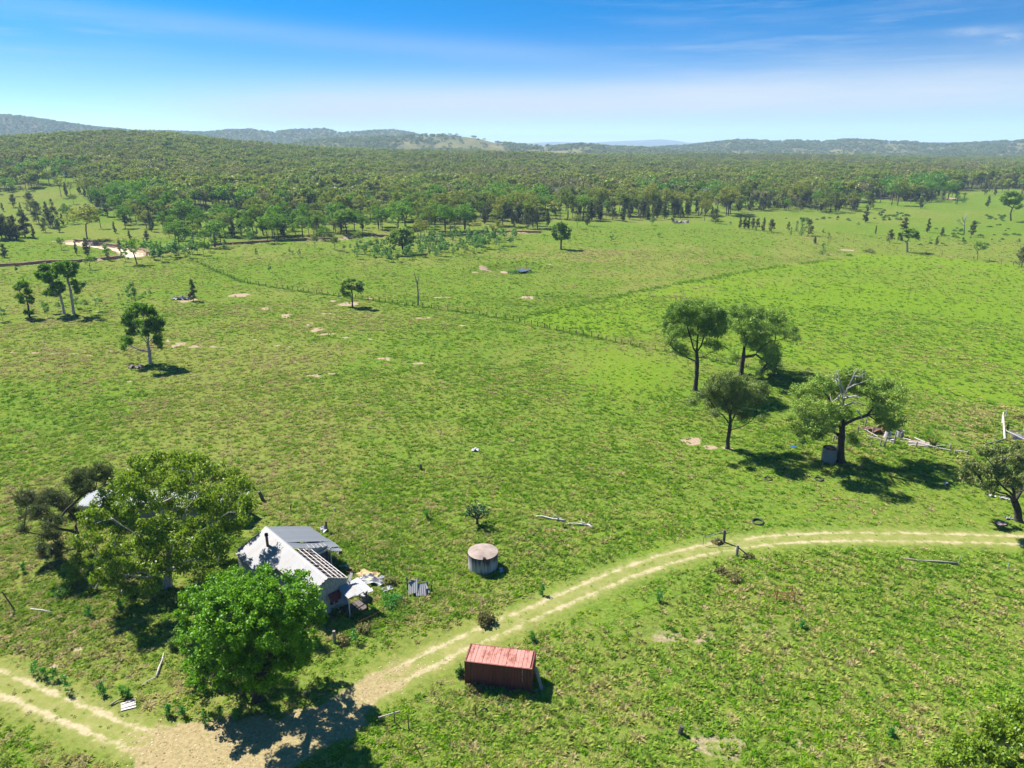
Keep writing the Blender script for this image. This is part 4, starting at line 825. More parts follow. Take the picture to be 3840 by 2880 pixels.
hero('eucalyptus_tree', 'grey-green umbrella gum alone on the right hand flats', (1540, 760), [(1540, 720), (1538, 700)],
     [(1545, 640, 40, 18), (1505, 660, 26, 18), (1585, 660, 26, 22), (1500, 685, 16, 14), (1555, 665, 40, 18), (1600, 680, 10, 10)],
     Z3, .36, M['leaf_grey'], M['bark_pale'], .50, 36, clump=.65, depth=.9, seed=38, clump_n=1.2)
hero('eucalyptus_tree', 'big dark gum with a mistletoe clump at the far right edge of the flats', (2137, 580), [(2135, 540), (2140, 520)],
     [(2140, 430, 50, 22), (2095, 460, 26, 22), (2185, 450, 30, 24), (2120, 480, 36, 20), (2180, 500, 32, 18), (2160, 475, 40, 22)],
     Z3, .4, M['leaf_grey'], M['bark_dark'], .55, 34, clump=.75, depth=.9, seed=39, clump_n=1.2)
# dead trees
def dead_tree(label, conv, base, paths, r):
    b = at(*conv(*base)); t = thing('dead_tree', label, 'dead tree', b); m = MB()
    for path in paths:
        q = [Vector((0, 0, -.2)) if tuple(a) == base else at_depth(*conv(a[0], a[1]), b.y + (a[2] if len(a) > 2 else 0)) - b for a in path[0]]
        m.tube(q, [path[1] + (path[2] - path[1]) * i / (len(q) - 1) for i in range(len(q))], 6)
    m.build('trunk', r, t, True)
dead_tree('bare grey dead tree standing beside the long fence line', Z6, (985, 362),
          [(((985, 362), (985, 290), (978, 235), (968, 200), (958, 160)), .30, .05), (((980, 250), (988, 210), (992, 178)), .16, .04), (((984, 280), (1000, 268), (1008, 240)), .13, .03), (((975, 220), (965, 190, 1), (962, 175, 1.4)), .12, .03), (((978, 236), (985, 225, -1.2)), .1, .03)], M['grey_wood'])
dead_tree('pale dead tree with forked top among shrubs on the right hand flats', Z3, (1868, 655),
          [(((1868, 655), (1868, 610), (1870, 570), (1876, 535)), .4, .05), (((1868, 590), (1855, 560), (1850, 545)), .2, .04), (((1870, 580), (1885, 550), (1890, 535)), .18, .04), (((1866, 610), (1845, 590), (1840, 580)), .15, .03)], M['pale_wood'])

# ---- scattered trees of the flats, from nearest to farthest
def row(kind, conv, items, label, group=None):
    for it in items:
        x, y, h = it[:3]
        if group == 'she-oaks of the left clearing': label = ('tall' if h > 105 else 'short') + ' dark she-oak ' + ('at the left edge of the clearing' if x < 70 else 'in the left cluster of the clearing' if x < 230 else 'in the middle of the clearing' if x < 410 else 'at the right side of the clearing') + (', in front' if y > 780 else ', at the back')
        if group == 'shrubs dotted over the right flats': label = label
        plant_px(kind, conv, x, y, h, it[4] if len(it) > 4 else label, group, it[3] if len(it) > 3 else 1.0)
plant_px('oak', Z7, 1605, 505, 172, 'lone dark she-oak beside a small heap of pale rubble in the left pasture', wide=1.15)
plant_px('cypress', Z7, 1128, 520, 128, 'dark green young tree leaning on a paler sapling left of centre in the pasture', wide=1.0)
plant_px('sapling', Z7, 1100, 530, 172, 'tall pale green sapling behind the lone gum with the clear trunk')
plant_px('sapling', Z7, 24, 672, 125, 'bushy sapling cut by the left edge of the view', wide=1.3)
row('sapling', Z7, [(395, 640, 112, 1, 'slim sapling left of the pale-trunked pair of gums'), (485, 590, 72, 1.2, 'small sapling behind the leaning pale-trunked gum'), (640, 570, 90, 1, 'sapling just right of the taller pale-trunked gum'), (705, 582, 85, 1.3, 'round sapling right of the pale-trunked pair of gums'), (828, 592, 112, 1.1, 'sapling with dead sticks at its foot right of the pale pair'), (360, 570, 60, 1.2, 'little sapling between the thin open gum and the pale pair'), (985, 480, 38, 1.3, 'tiny sapling alone left of the tall pale green sapling'), (1178, 522, 62, 1.3, 'short sapling at the right foot of the dark green young tree'), (1205, 478, 52, 1, 'sapling behind the short one, left pasture'), (1250, 482, 66, .8, 'slender sapling farthest right of the left pasture cluster'), (142, 272, 46, 1, 'young tree alone below the cut bank at far left'), (1150, 1010, 40, 1.4, 'small shrub-like sapling at the foot of the lone gum'), (1020, 560, 36, 1.4, 'low sapling behind the left side of the lone gum')], '')
row('sapling', Z2, [(155, 842, 48, 1, 'left of two small saplings between creek and fence'), (192, 830, 38, 1, 'right of two small saplings between creek and fence'), (745, 892, 52, 1.1, 'sapling standing just in front of the thicket'), (985, 886, 44, 1, 'lone sapling on the grass right of the thicket'), (1145, 858, 40, 1, 'small sapling right of the thicket edge'), (1860, 788, 52, 1.1, 'sapling right of the dense dark lone gum'), (2162, 748, 26, 1.5, 'low round shrub out on the dry paddock'), (2118, 674, 42, 1.1, 'small tree at the far edge of the dry paddock'), (1786, 728, 30, .6, 'right of two thin stumps of regrowth near the forest edge'), (1745, 742, 24, .6, 'left of two thin stumps of regrowth near the forest edge')], '')
row('sapling', Z1, [(1722, 1058, 52, 1.1, 'sapling alone in the middle of the pasture before the creek'), (1640, 966, 62, .7, 'slim sapling farthest left of a loose row before the creek'), (1815, 970, 38, .9), (1850, 942, 44, .9), (1870, 962, 42, .9), (1910, 962, 52, .9), (1385, 984, 24, 1.6), (108, 1060, 40, .9, 'thin sapling near the sand at far left')], 'small sapling of the loose row on the grass before the creek', 'loose row of saplings')
row('gum', Z1, [(2010, 904, 84, .9, 'small round gum on the grass before the creek, left one of two'), (2137, 914, 78, .9, 'small round gum on the grass before the creek, right one of two'), (2200, 930, 52, .9, 'short gum at the creek edge beside the two small round gums')], '')
row('vivid', Z1, [(875, 1004, 165, 1.25, 'bushy many-stemmed gum on the near side of the sandy creek'), (575, 1040, 82, 1.3, 'three-stemmed young gum on the near grass by the creek at left'), (430, 745, 120, 1.1, 'bright young gum in the left clearing among she-oaks'), (645, 778, 128, .9, 'slim gum near the right side of the left clearing'), (1300, 948, 82, .9, 'small dark gum on the grass edge of the creek'), (1370, 895, 165, 1.35, 'broad bright green gum leaning over the creek trees'), (1180, 800, 180, 1.2, 'bright gum with twisted limbs behind the creek thicket'), (1712, 866, 172, 1.0, 'tall gum with dark trunk on the creek bank'), (1890, 836, 92, 1.1, 'bright small gum behind the creek bank'), (800, 775, 132, .9, 'vase-shaped gum at the dense forest edge'), (395, 912, 72, 1, 'small round gum behind the cut bank at left')], '')
row('gum', Z1, [(560, 866, 205, 1.15, 'grey-green gum with rounded top standing in the left clearing'), (470, 622, 62, 1, 'small gum at the back of the left clearing')], '')
row('oak', Z1, [(-20, 848, 190, 1.5), (38, 838, 150, 1.4), (80, 842, 120, 1.4), (300, 700, 90, 1.2), (420, 690, 70, 1.2), (380, 800, 80, 1.2), (640, 690, 110, 1.2), (690, 700, 120, 1.2), (15, 842, 160, 1.5), (60, 852, 110, 1.2), (105, 850, 150, 1.4), (160, 832, 165, 1.7), (218, 842, 75, 1), (200, 682, 130, 1.2), (250, 745, 138, 1.1), (292, 802, 92, 1.1), (322, 772, 125, 1.1), (352, 762, 122, 1.2), (402, 758, 74, 1), (20, 668, 52, 1), (85, 642, 80, 1.3), (132, 655, 44, 1), (290, 662, 40, 1), (555, 682, 62, 1.2), (578, 592, 55, 1), (735, 808, 72, .9), (520, 700, 60, 1), (330, 640, 52, 1)], 'dark column-shaped she-oak in the clearing at the far left', 'she-oaks of the left clearing')
row('oak', Z1, [(30, 962, 84, 1.7, 'dark round she-oak at the left edge on the creek bank'), (560, 960, 118, 1.1, 'dark upright she-oak at the bend of the sandy creek'), (830, 846, 54, 1.3, 'left of two small dark she-oaks behind the sandy creek'), (937, 866, 74, 1.2, 'right of two small dark she-oaks behind the sandy creek'), (772, 930, 78, 1, 'she-oak on the island between the sand arms'), (1078, 805, 140, 1, 'tall dark she-oak beside the bright twisted gum'), (490, 948, 84, .7, 'thin she-oak stem at the left arm of the creek')], '')
row('oak', Z3, [(575, 624, 64, 1.1), (600, 628, 68, 1.2), (622, 628, 66, 1.1), (645, 632, 66, 1.1), (672, 634, 66, 1.1), (708, 642, 78, .9), (757, 648, 74, 1.3)], 'dark she-oak in the clipped-looking row on the crest at right', 'row of she-oaks on the crest')
row('oak', Z3, [(435, 596, 84, 1.2, 'lone dark she-oak just clear of the forest edge at right of centre'), (853, 640, 54, .8, 'thin brown she-oak right of the row on the crest'), (967, 666, 92, 1.1, 'dark she-oak beside the bright green cypress pair'), (1006, 716, 46, 1.1, 'small grey she-oak below the cypress pair'), (1297, 590, 86, 1.2, 'dark spindle-shaped she-oak near low shrubs'), (1437, 708, 76, 1.2, 'dark she-oak left of the umbrella gum'), (1520, 640, 76, 1.9, 'broad dark she-oak behind the umbrella gum'), (1655, 648, 78, 1.0, 'tall pale she-oak right of the umbrella gum'), (1706, 722, 46, 1.2, 'small she-oak below and right of the umbrella gum'), (1737, 672, 52, 1.3, 'grey bushy she-oak left of the forked dead tree'), (1906, 672, 90, 1.0, 'dark she-oak right of the forked dead tree'), (2197, 846, 112, 1.4, 'brown she-oak cut by the right edge'), (1355, 660, 50, .6, 'bare thin she-oak in the middle of the right flats'), (2000, 500, 60, 1.2, 'left of the she-oaks at the back of the right clearing'), (1615, 510, 62, 1.3, 'she-oak at the left back corner of the right clearing')], '')
row('cypress', Z3, [(930, 666, 96, 1.0, 'tall bright green cypress in a group of three'), (900, 642, 60, 1.1, 'shorter bright green cypress left of the tall one'), (868, 662, 44, 1.0, 'small dark cypress left of the bright pair'), (1050, 776, 66, 1.3, 'bright green egg-shaped cypress beside the right hand dam'), (1085, 686, 36, 2.0, 'low spreading cypress above the egg-shaped one'), (1826, 486, 70, 1.2, 'left dark cypress at the back of the right clearing'), (1862, 480, 60, 1.2, 'right dark cypress at the back of the right clearing')], '')
row('grey', Z3, [(1943, 806, 110, .8, 'pale bushy gum standing alone at the right end of the flats')], '')
row('sapling', Z3, [(68, 606, 36, 1.2, 'round sapling left on the dry paddock near the forest'), (108, 674, 22, 1.8, 'low green shrub on the dry paddock'), (520, 616, 30, .9, 'tiny sapling left of the she-oak row on the crest'), (1052, 662, 36, .9, 'sapling right of the cypress group'), (1253, 620, 30, 1, 'sapling on the open flats left of the spindle-shaped she-oak'), (2175, 714, 32, 1.4, 'shrubby sapling near the right edge'), (1945, 614, 28, 1.5, 'round sapling behind the forked dead tree'), (1830, 596, 24, 1.5, 'small sapling up the slope from the forked dead tree')], '')
srng = random.Random(3)
for poly, nsh, lab, grp in (([(1330, 565), (1400, 520), (1560, 545), (1570, 572), (1420, 580)], 26, 'low dark shrub in the patch below the forest at right', 'shrub patch below the forest'), ([(1965, 580), (2000, 548), (2110, 552), (2105, 582)], 14, 'low dark shrub in the patch near the far right gum', 'shrub patch by the far right gum'), ([(1780, 672), (1830, 620), (1980, 655), (1975, 690), (1850, 690)], 16, 'low dark shrub round the forked dead tree', 'shrubs round the dead tree'), ([(1550, 600), (2200, 600), (2200, 760), (1600, 720)], 34, 'small dark shrub dotted over the right hand flats', 'shrubs dotted over the right flats'), ([(780, 560), (1330, 565), (1300, 590), (800, 580)], 18, 'small shrub along the foot of the forest at right', 'shrubs along the forest foot')):
    P = np.array(poly, float); k = 0
    while k < nsh:
        x = srng.uniform(P[:, 0].min(), P[:, 0].max()); y = srng.uniform(P[:, 1].min(), P[:, 1].max())
        if inside(np.array([x]), np.array([y]), P)[0]: plant_px('bush', Z3, x, y, srng.uniform(8, 17), lab + (', nearer ones' if y > 655 else ', farther ones') * ('dotted' in lab) + (' at left' if x < P[:, 0].mean() else ' at right'), grp, srng.uniform(.9, 1.5)); k += 1
# sapling thicket and creek side regrowth
for poly, nsh, h0, h1, lab, grp, conv in (([(175, 895), (260, 830), (430, 800), (600, 775), (760, 752), (980, 745), (1130, 748), (1300, 752), (1240, 800), (1080, 835), (900, 870), (760, 885), (600, 880), (560, 912), (420, 912), (250, 905)], 150, 48, 74, 'blue-green sapling in the thicket', 'sapling thicket', Z2),
        ([(600, 1000), (760, 960), (960, 950), (1260, 930), (1260, 975), (1160, 995), (1000, 1005), (800, 1010)], 26, 50, 105, 'pale green sapling on the near creek bank', 'creek bank saplings', Z1),
        ([(1050, 960), (1060, 850), (1280, 830), (1640, 830), (1650, 880), (1500, 930), (1200, 960)], 34, 45, 90, 'bright sapling crowding the far creek bank', 'creek thicket saplings', Z1)):
    P = np.array(poly, float); k = 0
    while k < nsh:
        x = srng.uniform(P[:, 0].min(), P[:, 0].max()); y = srng.uniform(P[:, 1].min(), P[:, 1].max())
        if inside(np.array([x]), np.array([y]), P)[0]: h_ = srng.uniform(h0, h1); fx = (x - P[:, 0].min()) / np.ptp(P[:, 0]); fy = (y - P[:, 1].min()) / np.ptp(P[:, 1]); plant_px('sapling', conv, x, y, h_, ('tall ' if h_ > (h0 + h1) / 2 else 'short ') + lab + (', left end' if fx < .2 else ', left half' if fx < .4 else ', middle' if fx < .6 else ', right half' if fx < .8 else ', right end') + (' at back' if fy < .5 else ' in front'), grp, srng.uniform(.8, 1.2)); k += 1
for poly, nsh, h0, h1, kinds, conv in (([(1080, 900), (1080, 800), (1300, 790), (2210, 790), (2210, 850), (1700, 862), (1300, 905)], 34, 80, 165, ('vivid', 'vivid', 'gum'), Z1), ([(0, 650), (0, 740), (420, 735), (900, 725), (1050, 700), (1000, 660)], 26, 90, 165, ('vivid', 'gum', 'vivid'), Z2)):
    P = np.array(poly, float); k = 0
    while k < nsh:
        x = srng.uniform(P[:, 0].min(), P[:, 0].max()); y = srng.uniform(P[:, 1].min(), P[:, 1].max())
        if inside(np.array([x]), np.array([y]), P)[0]: kd = kinds[k % 3]; plant_px(kd, conv, x, y, srng.uniform(h0, h1), ('bright green gum on the far bank of the creek' if kd == 'vivid' else 'olive gum on the far bank of the creek') + {0: ' near the sand bend', 1: ' by the fence end', 2: ' left of the thicket', 3: ' behind the thicket', 4: ' right of the thicket'}[min(4, int((conv(x, y)[0] - 600) / 360))], 'bright creek bank gums' if kd == 'vivid' else 'olive creek bank gums', srng.uniform(.85, 1.2)); k += 1
row('gum', Z2, [(1125, 798, 160, .9, 'grey-green gum standing at the right end of the thicket'), (642, 765, 122, 1.2, 'flat-topped gum behind the sapling thicket'), (95, 832, 84, .9, 'small gum on the grass left of the thicket'), (240, 804, 92, .9, 'bent small gum left of the thicket'), (1640, 692, 86, 1.0, 'pale gum in front of the dark she-oak wall')], '')
row('vivid', Z2, [(270, 730, 110, 1.2, 'bright bushy gum left behind the thicket'), (800, 735, 175, 1.0, 'tall bright gum behind the middle of the thicket'), (955, 730, 88, 1.1, 'small bright gum behind the thicket near the sand'), (500, 700, 160, 1.3, 'broad bright gum at the forest edge behind the thicket')], '')
print('scattered', len(planted))

# ---- the forest: the nearest trees are things, the wood behind them one mass
rng = np.random.default_rng(77)
cand = []
D = 300.0
while D < 2350:
    sp = 6.4 if D < 700 else (7.4 if D < 1100 else 9.0)
    th = np.arange(-.70, .70, sp / D); th = th + rng.normal(size=len(th)) * .35 * sp / D; dd = D + rng.normal(size=len(th)) * .35 * sp
    cand.append(np.stack([dd * np.sin(th), dd * np.cos(th)], 1)); D += sp
cand = np.concatenate(cand); fs = forest_share(cand[:, 0], cand[:, 1]); cand = cand[rng.random(len(cand)) < fs * .92]
pl = np.array([(a, b) for a, b, k in planted if k != 'bush'])
Dc = np.hypot(cand[:, 0], cand[:, 1]); azc = np.arctan2(cand[:, 0], cand[:, 1]); fdc = np.interp(azc, F_AZ, F_D); into = Dc - fdc
near = into < 90
dmin = np.full(len(cand), 99.0)
for i in np.where(near)[0]: dmin[i] = np.min(np.hypot(pl[:, 0] - cand[i, 0], pl[:, 1] - cand[i, 1]))
ok = dmin > 4.0; cand, Dc, azc, into = cand[ok], Dc[ok], azc[ok], into[ok]
sel = fbm(cand[:, 0] / 30, cand[:, 1] / 30, 201, 3); rnd = rng.random(len(cand)); colr = fbm(cand[:, 0] / 70, cand[:, 1] / 70, 203, 2)
azd = np.degrees(azc)
oak_p = np.clip(.50 - into / 500, .10, .5) * np.where(azd > 5, 1.25, 1.0) * np.where((azd > 2) & (azd < 12) & (into < 40), 1.7, 1.0)
is_oak = rnd < oak_p
viv = (~is_oak) & (into < 210) & (rng.random(len(cand)) < np.clip((colr - .40) * 3.2, .08, .75))
hh = np.where(is_oak, rng.uniform(8, 12.5, len(cand)), rng.uniform(9.5, 18.5, len(cand))) * np.where(into > 300, .92, 1)
zc = gz(cand[:, 0], cand[:, 1])
# screen share decides which trees are individuals
vis = hh / Dc * np.clip(1.3 - into / 200, .2, 1.3)
order = np.argsort(-vis * (np.abs(azc) < .62))
quota = {'gum': 285 - sum(k in ('gum', 'vivid', 'grey') for _, _, k in planted) - 20, 'oak': 292 - sum(k == 'oak' for _, _, k in planted)}
print('quota', quota)
SIDE = ((-99, -29, 'at the left edge'), (-29, -24, 'behind the left clearing'), (-24, -19, 'above the sand bend'), (-19, -14, 'behind the rounded grey-green gum'), (-14, -10, 'above the fence end'), (-10, -6, 'left of the thicket'), (-6, -2, 'behind the dark thicket gum'), (-2, 2, 'behind the right thicket end'), (2, 6, 'behind the lone paddock gum'), (6, 11, 'along the dry paddock'), (11, 16, 'by the timber heap'), (16, 21, 'above the crest row'), (21, 27, 'above the umbrella gum'), (27, 99, 'at the right edge'))
taken = np.zeros(len(cand), bool)
for i in order:
    kind = 'oak' if is_oak[i] else ('vivid' if viv[i] else 'gum'); q = 'oak' if is_oak[i] else 'gum'
    if quota[q] <= 0: continue
    quota[q] -= 1; taken[i] = True
    side = next(s for a, b, s in SIDE if a <= azd[i] < b)
    deep = 'at the forest front' if into[i] < 28 else 'within the forest'
    what = {'oak': 'dark slender she-oak', 'vivid': 'bright green gum', 'gum': 'olive green gum'}[kind]
    tall = 'Tall' if hh[i] > (10.3 if kind == 'oak' else 14.2) else 'Low'; what = {'Tall': 'tall ', 'Low': 'shorter '}[tall] + what
    wide_ = rng.uniform(.7, 1.3); what = what.replace('dark slender', 'stout dark' if wide_ > 1 else 'slim dark').replace('green gum', 'green broad gum' if wide_ > 1 else 'green narrow gum'); deep = deep.replace('within', 'just within' if into[i] < 60 else 'deep within')
    lab = f'{what} {deep} {side}'
    plant(kind, (cand[i, 0], cand[i, 1], zc[i] - .1), hh[i], lab, {'oak': 'she-oaks of the forest', 'vivid': 'bright gums of the forest', 'gum': 'olive gums of the forest'}[kind] + ' ' + side, wide_)
print('individual forest trees', taken.sum(), 'rest', (~taken).sum())

# ---- masses drawn as instances
def proto_coll(name, meshes):
    col = bpy.data.collections.new(name)
    for i, me in enumerate(meshes):
        o = bpy.data.objects.new(f'{name}_{chr(97 + i)}', me); col.objects.link(o)
    return col
def joined(t, c):
    """trunk and crown in one mesh for the far wood"""
    a = np.empty(len(t.vertices) * 3); t.vertices.foreach_get('co', a); b = np.empty(len(c.vertices) * 3); c.vertices.foreach_get('co', b)
    V = np.vstack([a.reshape(-1, 3), b.reshape(-1, 3)]); n = len(a) // 3
    ft = [list(p.vertices) for p in t.polygons if len(p.vertices) == 4]; fc = np.arange(len(b) // 3).reshape(-1, 4) + n
    F = np.vstack([np.array(ft, np.int32), fc]); return np_mesh('tree', V, [F], [t.materials[0], c.materials[0]], np.r_[np.zeros(len(ft)), np.ones(len(fc))])
def scatter(name, P, scl, rotz, idx, tone, col, tilt=None):
    me = bpy.data.meshes.new(name); me.vertices.add(len(P)); me.vertices.foreach_set('co', np.asarray(P, np.float32).ravel())
    for nm, ty, val in (('scl', 'FLOAT_VECTOR', scl), ('rot', 'FLOAT_VECTOR', np.stack([rotz * 0 if tilt is None else tilt, rotz * 0, rotz], 1)), ('idx', 'INT', idx), ('tone', 'FLOAT', tone)):
        a = me.attributes.new(nm, ty, 'POINT'); a.data.foreach_set('vector' if ty == 'FLOAT_VECTOR' else 'value', np.asarray(val, np.int32 if ty == 'INT' else np.float32).ravel())
    o = link(name, me)
    ng = bpy.data.node_groups.new(name, 'GeometryNodeTree'); ng.interface.new_socket('Geometry', in_out='INPUT', socket_type='NodeSocketGeometry'); ng.interface.new_socket('Geometry', in_out='OUTPUT', socket_type='NodeSocketGeometry')
    gi = ng.nodes.new('NodeGroupInput'); go = ng.nodes.new('NodeGroupOutput'); iop = ng.nodes.new('GeometryNodeInstanceOnPoints'); ci = ng.nodes.new('GeometryNodeCollectionInfo')
    ci.inputs['Collection'].default_value = col; ci.inputs['Separate Children'].default_value = True; ci.inputs['Reset Children'].default_value = True
    def attr(nm, ty):
        n = ng.nodes.new('GeometryNodeInputNamedAttribute'); n.data_type = ty; n.inputs['Name'].default_value = nm; return n.outputs['Attribute']
    ng.links.new(gi.outputs[0], iop.inputs['Points']); ng.links.new(ci.outputs[0], iop.inputs['Instance']); iop.inputs['Pick Instance'].default_value = True
    ng.links.new(attr('idx', 'INT'), iop.inputs['Instance Index']); ng.links.new(attr('scl', 'FLOAT_VECTOR'), iop.inputs['Scale'])
    e2r = ng.nodes.new('FunctionNodeEulerToRotation'); ng.links.new(attr('rot', 'FLOAT_VECTOR'), e2r.inputs[0]); ng.links.new(e2r.outputs[0], iop.inputs['Rotation'])
    ng.links.new(iop.outputs[0], go.inputs[0])
    md = o.modifiers.new('scatter', 'NODES'); md.node_group = ng
    o['kind'] = 'stuff'; return o
rest = ~taken
far_gum = [gum_meshes(300 + i, 13, w, M['leaf_forest'], M['bark_far'], nl=n, dens=15, size=.95, clump=1.1, trunk_share=.45, cn=.9) for i, (w, n) in enumerate(((9.5, 7), (11.5, 8), (8.5, 6), (12.5, 9)))]
far_viv = [gum_meshes(310, 13, 11, M['leaf_vivid'], M['bark_dark'], nl=8, dens=12, size=.95, clump=1.1, trunk_share=.42, cn=.9)]
far_oak = [column_meshes(320 + i, 10, w, M['leaf_oak'], M['bark_dark'], dens=10, size=1.0) for i, w in enumerate((3.4, 4.0))]
far_brown = [gum_meshes(340 + i, 12, w, M['leaf_brown'], M['bark_pale'], nl=7, dens=11, size=.95, clump=1.1, trunk_share=.45, cn=.8) for i, w in enumerate((9, 11))]
def bare_tree(seed):
    q = np.random.default_rng(seed); lb = [(np.array([math.cos(i * 2.4) * 2.2, math.sin(i * 2.4) * 2.2, 8 + 3 * q.random()]), np.array([.8, .8, 1.2])) for i in range(6)]
    pts, par, rad, cc, ci_, cnt = skeleton(q, [(0, 0, -.3), (.2, 0, 3), (0, .2, 6)], lb, lambda r: 3, .24, tip=.06, seg=1.6); V, F = tubes(pts, par, rad, 4); return np_mesh('tree', V, [F], [M['dead_wood']])
col = proto_coll('wood', [joined(*m) for m in far_gum + far_viv + far_oak + far_brown] + [bare_tree(5)])
idx = np.where(is_oak, 5 + rng.integers(0, 2, len(cand)), np.where(viv, 4, np.where(rng.random(len(cand)) < .03, 9, np.where(rng.random(len(cand)) < np.clip((fbm(cand[:, 0] / 95, cand[:, 1] / 95, 207, 3) - .42) * 3 + .10 * (Dc > 900), 0, .85), 7 + rng.integers(0, 2, len(cand)), rng.integers(0, 4, len(cand))))))
s = hh / np.where(is_oak, 10.0, 13.0); wdt = s * rng.uniform(.7, 1.35, len(cand))
scatter('forest', np.stack([cand[:, 0], cand[:, 1], zc - .2], 1)[rest], np.stack([wdt, wdt, s], 1)[rest], rng.random(rest.sum()) * 6.283, idx[rest], colr[rest], col)
# woodland on the hills
hc = []
D = 2300.0
while D < 5600:
    sp = 16.0 if D < 3400 else 19.0
    th = np.arange(-.72, .72, sp / D); th = th + rng.normal(size=len(th)) * .4 * sp / D; dd = D + rng.normal(size=len(th)) * .4 * sp
    hc.append(np.stack([dd * np.sin(th), dd * np.cos(th)], 1)); D += sp
hc = np.concatenate(hc); hw_ = hill_wood(hc[:, 0], hc[:, 1]); hz = gz(hc[:, 0], hc[:, 1])
keep = (rng.random(len(hc)) < hw_ ** 2 * .95 + .03) & (hz > 4)
hc, hz = hc[keep], hz[keep]
far_tree = [gum_meshes(330 + i, 12, w, M['leaf_far'], M['bark_far'], nl=5, dens=9, size=2.0, clump=2.0, trunk_share=.22, cn=1.5) for i, w in enumerate((12, 14, 11))]
col2 = proto_coll('hill_tree', [joined(*m) for m in far_tree])
s = rng.uniform(.75, 1.35, len(hc))
scatter('hill_woodland', np.stack([hc[:, 0], hc[:, 1], hz - 4.5], 1), np.stack([s * 1.25, s * 1.25, s], 1), rng.random(len(hc)) * 6.283, rng.integers(0, 3, len(hc)), rng.random(len(hc)), col2)
print('hill trees', len(hc))

# ---- grass
def tuft_mesh(seed, r, h, n, w, spread=1.0):
    g = np.random.default_rng(seed); a = g.random(n) * 6.283; q = g.random(n) ** .6
    b = np.stack([np.cos(a) * r * .55 * q, np.sin(a) * r * .55 * q, np.zeros(n) - .03], 1); hh_ = h * (.55 + .6 * g.random(n)) * (1 - .35 * q)
    lean = spread * r * (.35 + .8 * q); t = b + np.stack([np.cos(a) * lean, np.sin(a) * lean, hh_], 1) + g.normal(size=(n, 3)) * .04
    m = (b + t) / 2 + np.stack([np.zeros(n), np.zeros(n), hh_ * .16], 1)
    s = np.stack([-np.sin(a), np.cos(a), np.zeros(n)], 1) * (w * (.7 + .6 * g.random(n)))[:, None] + g.normal(size=(n, 3)) * w * .3
    V = np.stack([b - s * .4, b + s * .4, m + s * .5, t, m - s * .5], 1).reshape(-1, 3); i = np.arange(n) * 5
    return V, np.stack([i, i + 1, i + 2, i + 4], 1), np.stack([i + 4, i + 2, i + 3], 1)
def tuft(seed, *a, mat=None):
    V, q, t = tuft_mesh(seed, *a); return np_mesh('tuft', V, [q, t], [mat])
def weed(seed, mat):
    g = np.random.default_rng(seed); n = 7; d = g.normal(size=(n, 3)); d /= np.linalg.norm(d, axis=1)[:, None]; d[:, 2] = np.abs(d[:, 2]) * .6
    V, F = leaves(g, d * np.array([.26, .26, .20]), np.tile([.20, .20, .11], (n, 1)), 11, .17, .0, .8, .6)
    return np_mesh('weed', V, [F], [mat])
colg = proto_coll('tuft', [tuft(1, .32, .27, 34, .075, mat=M['grass']), tuft(2, .42, .30, 40, .085, mat=M['grass']), tuft(3, .26, .42, 30, .06, mat=M['grass']), tuft(4, .36, .24, 36, .09, 1.2, mat=M['grass'])])
colw = proto_coll('weed', [weed(5, M['weed']), weed(6, M['weed'])])
g = np.random.default_rng(9)
def sample(d0, d1, rho, half=.84):
    n = int(rho * half * (d1 * d1 - d0 * d0)); dd = np.sqrt(g.uniform(d0 * d0, d1 * d1, n)); th = g.uniform(-half, half, n); return dd * np.sin(th), dd * np.cos(th)
HOUSE = (-18.63, 61.87, -.813)
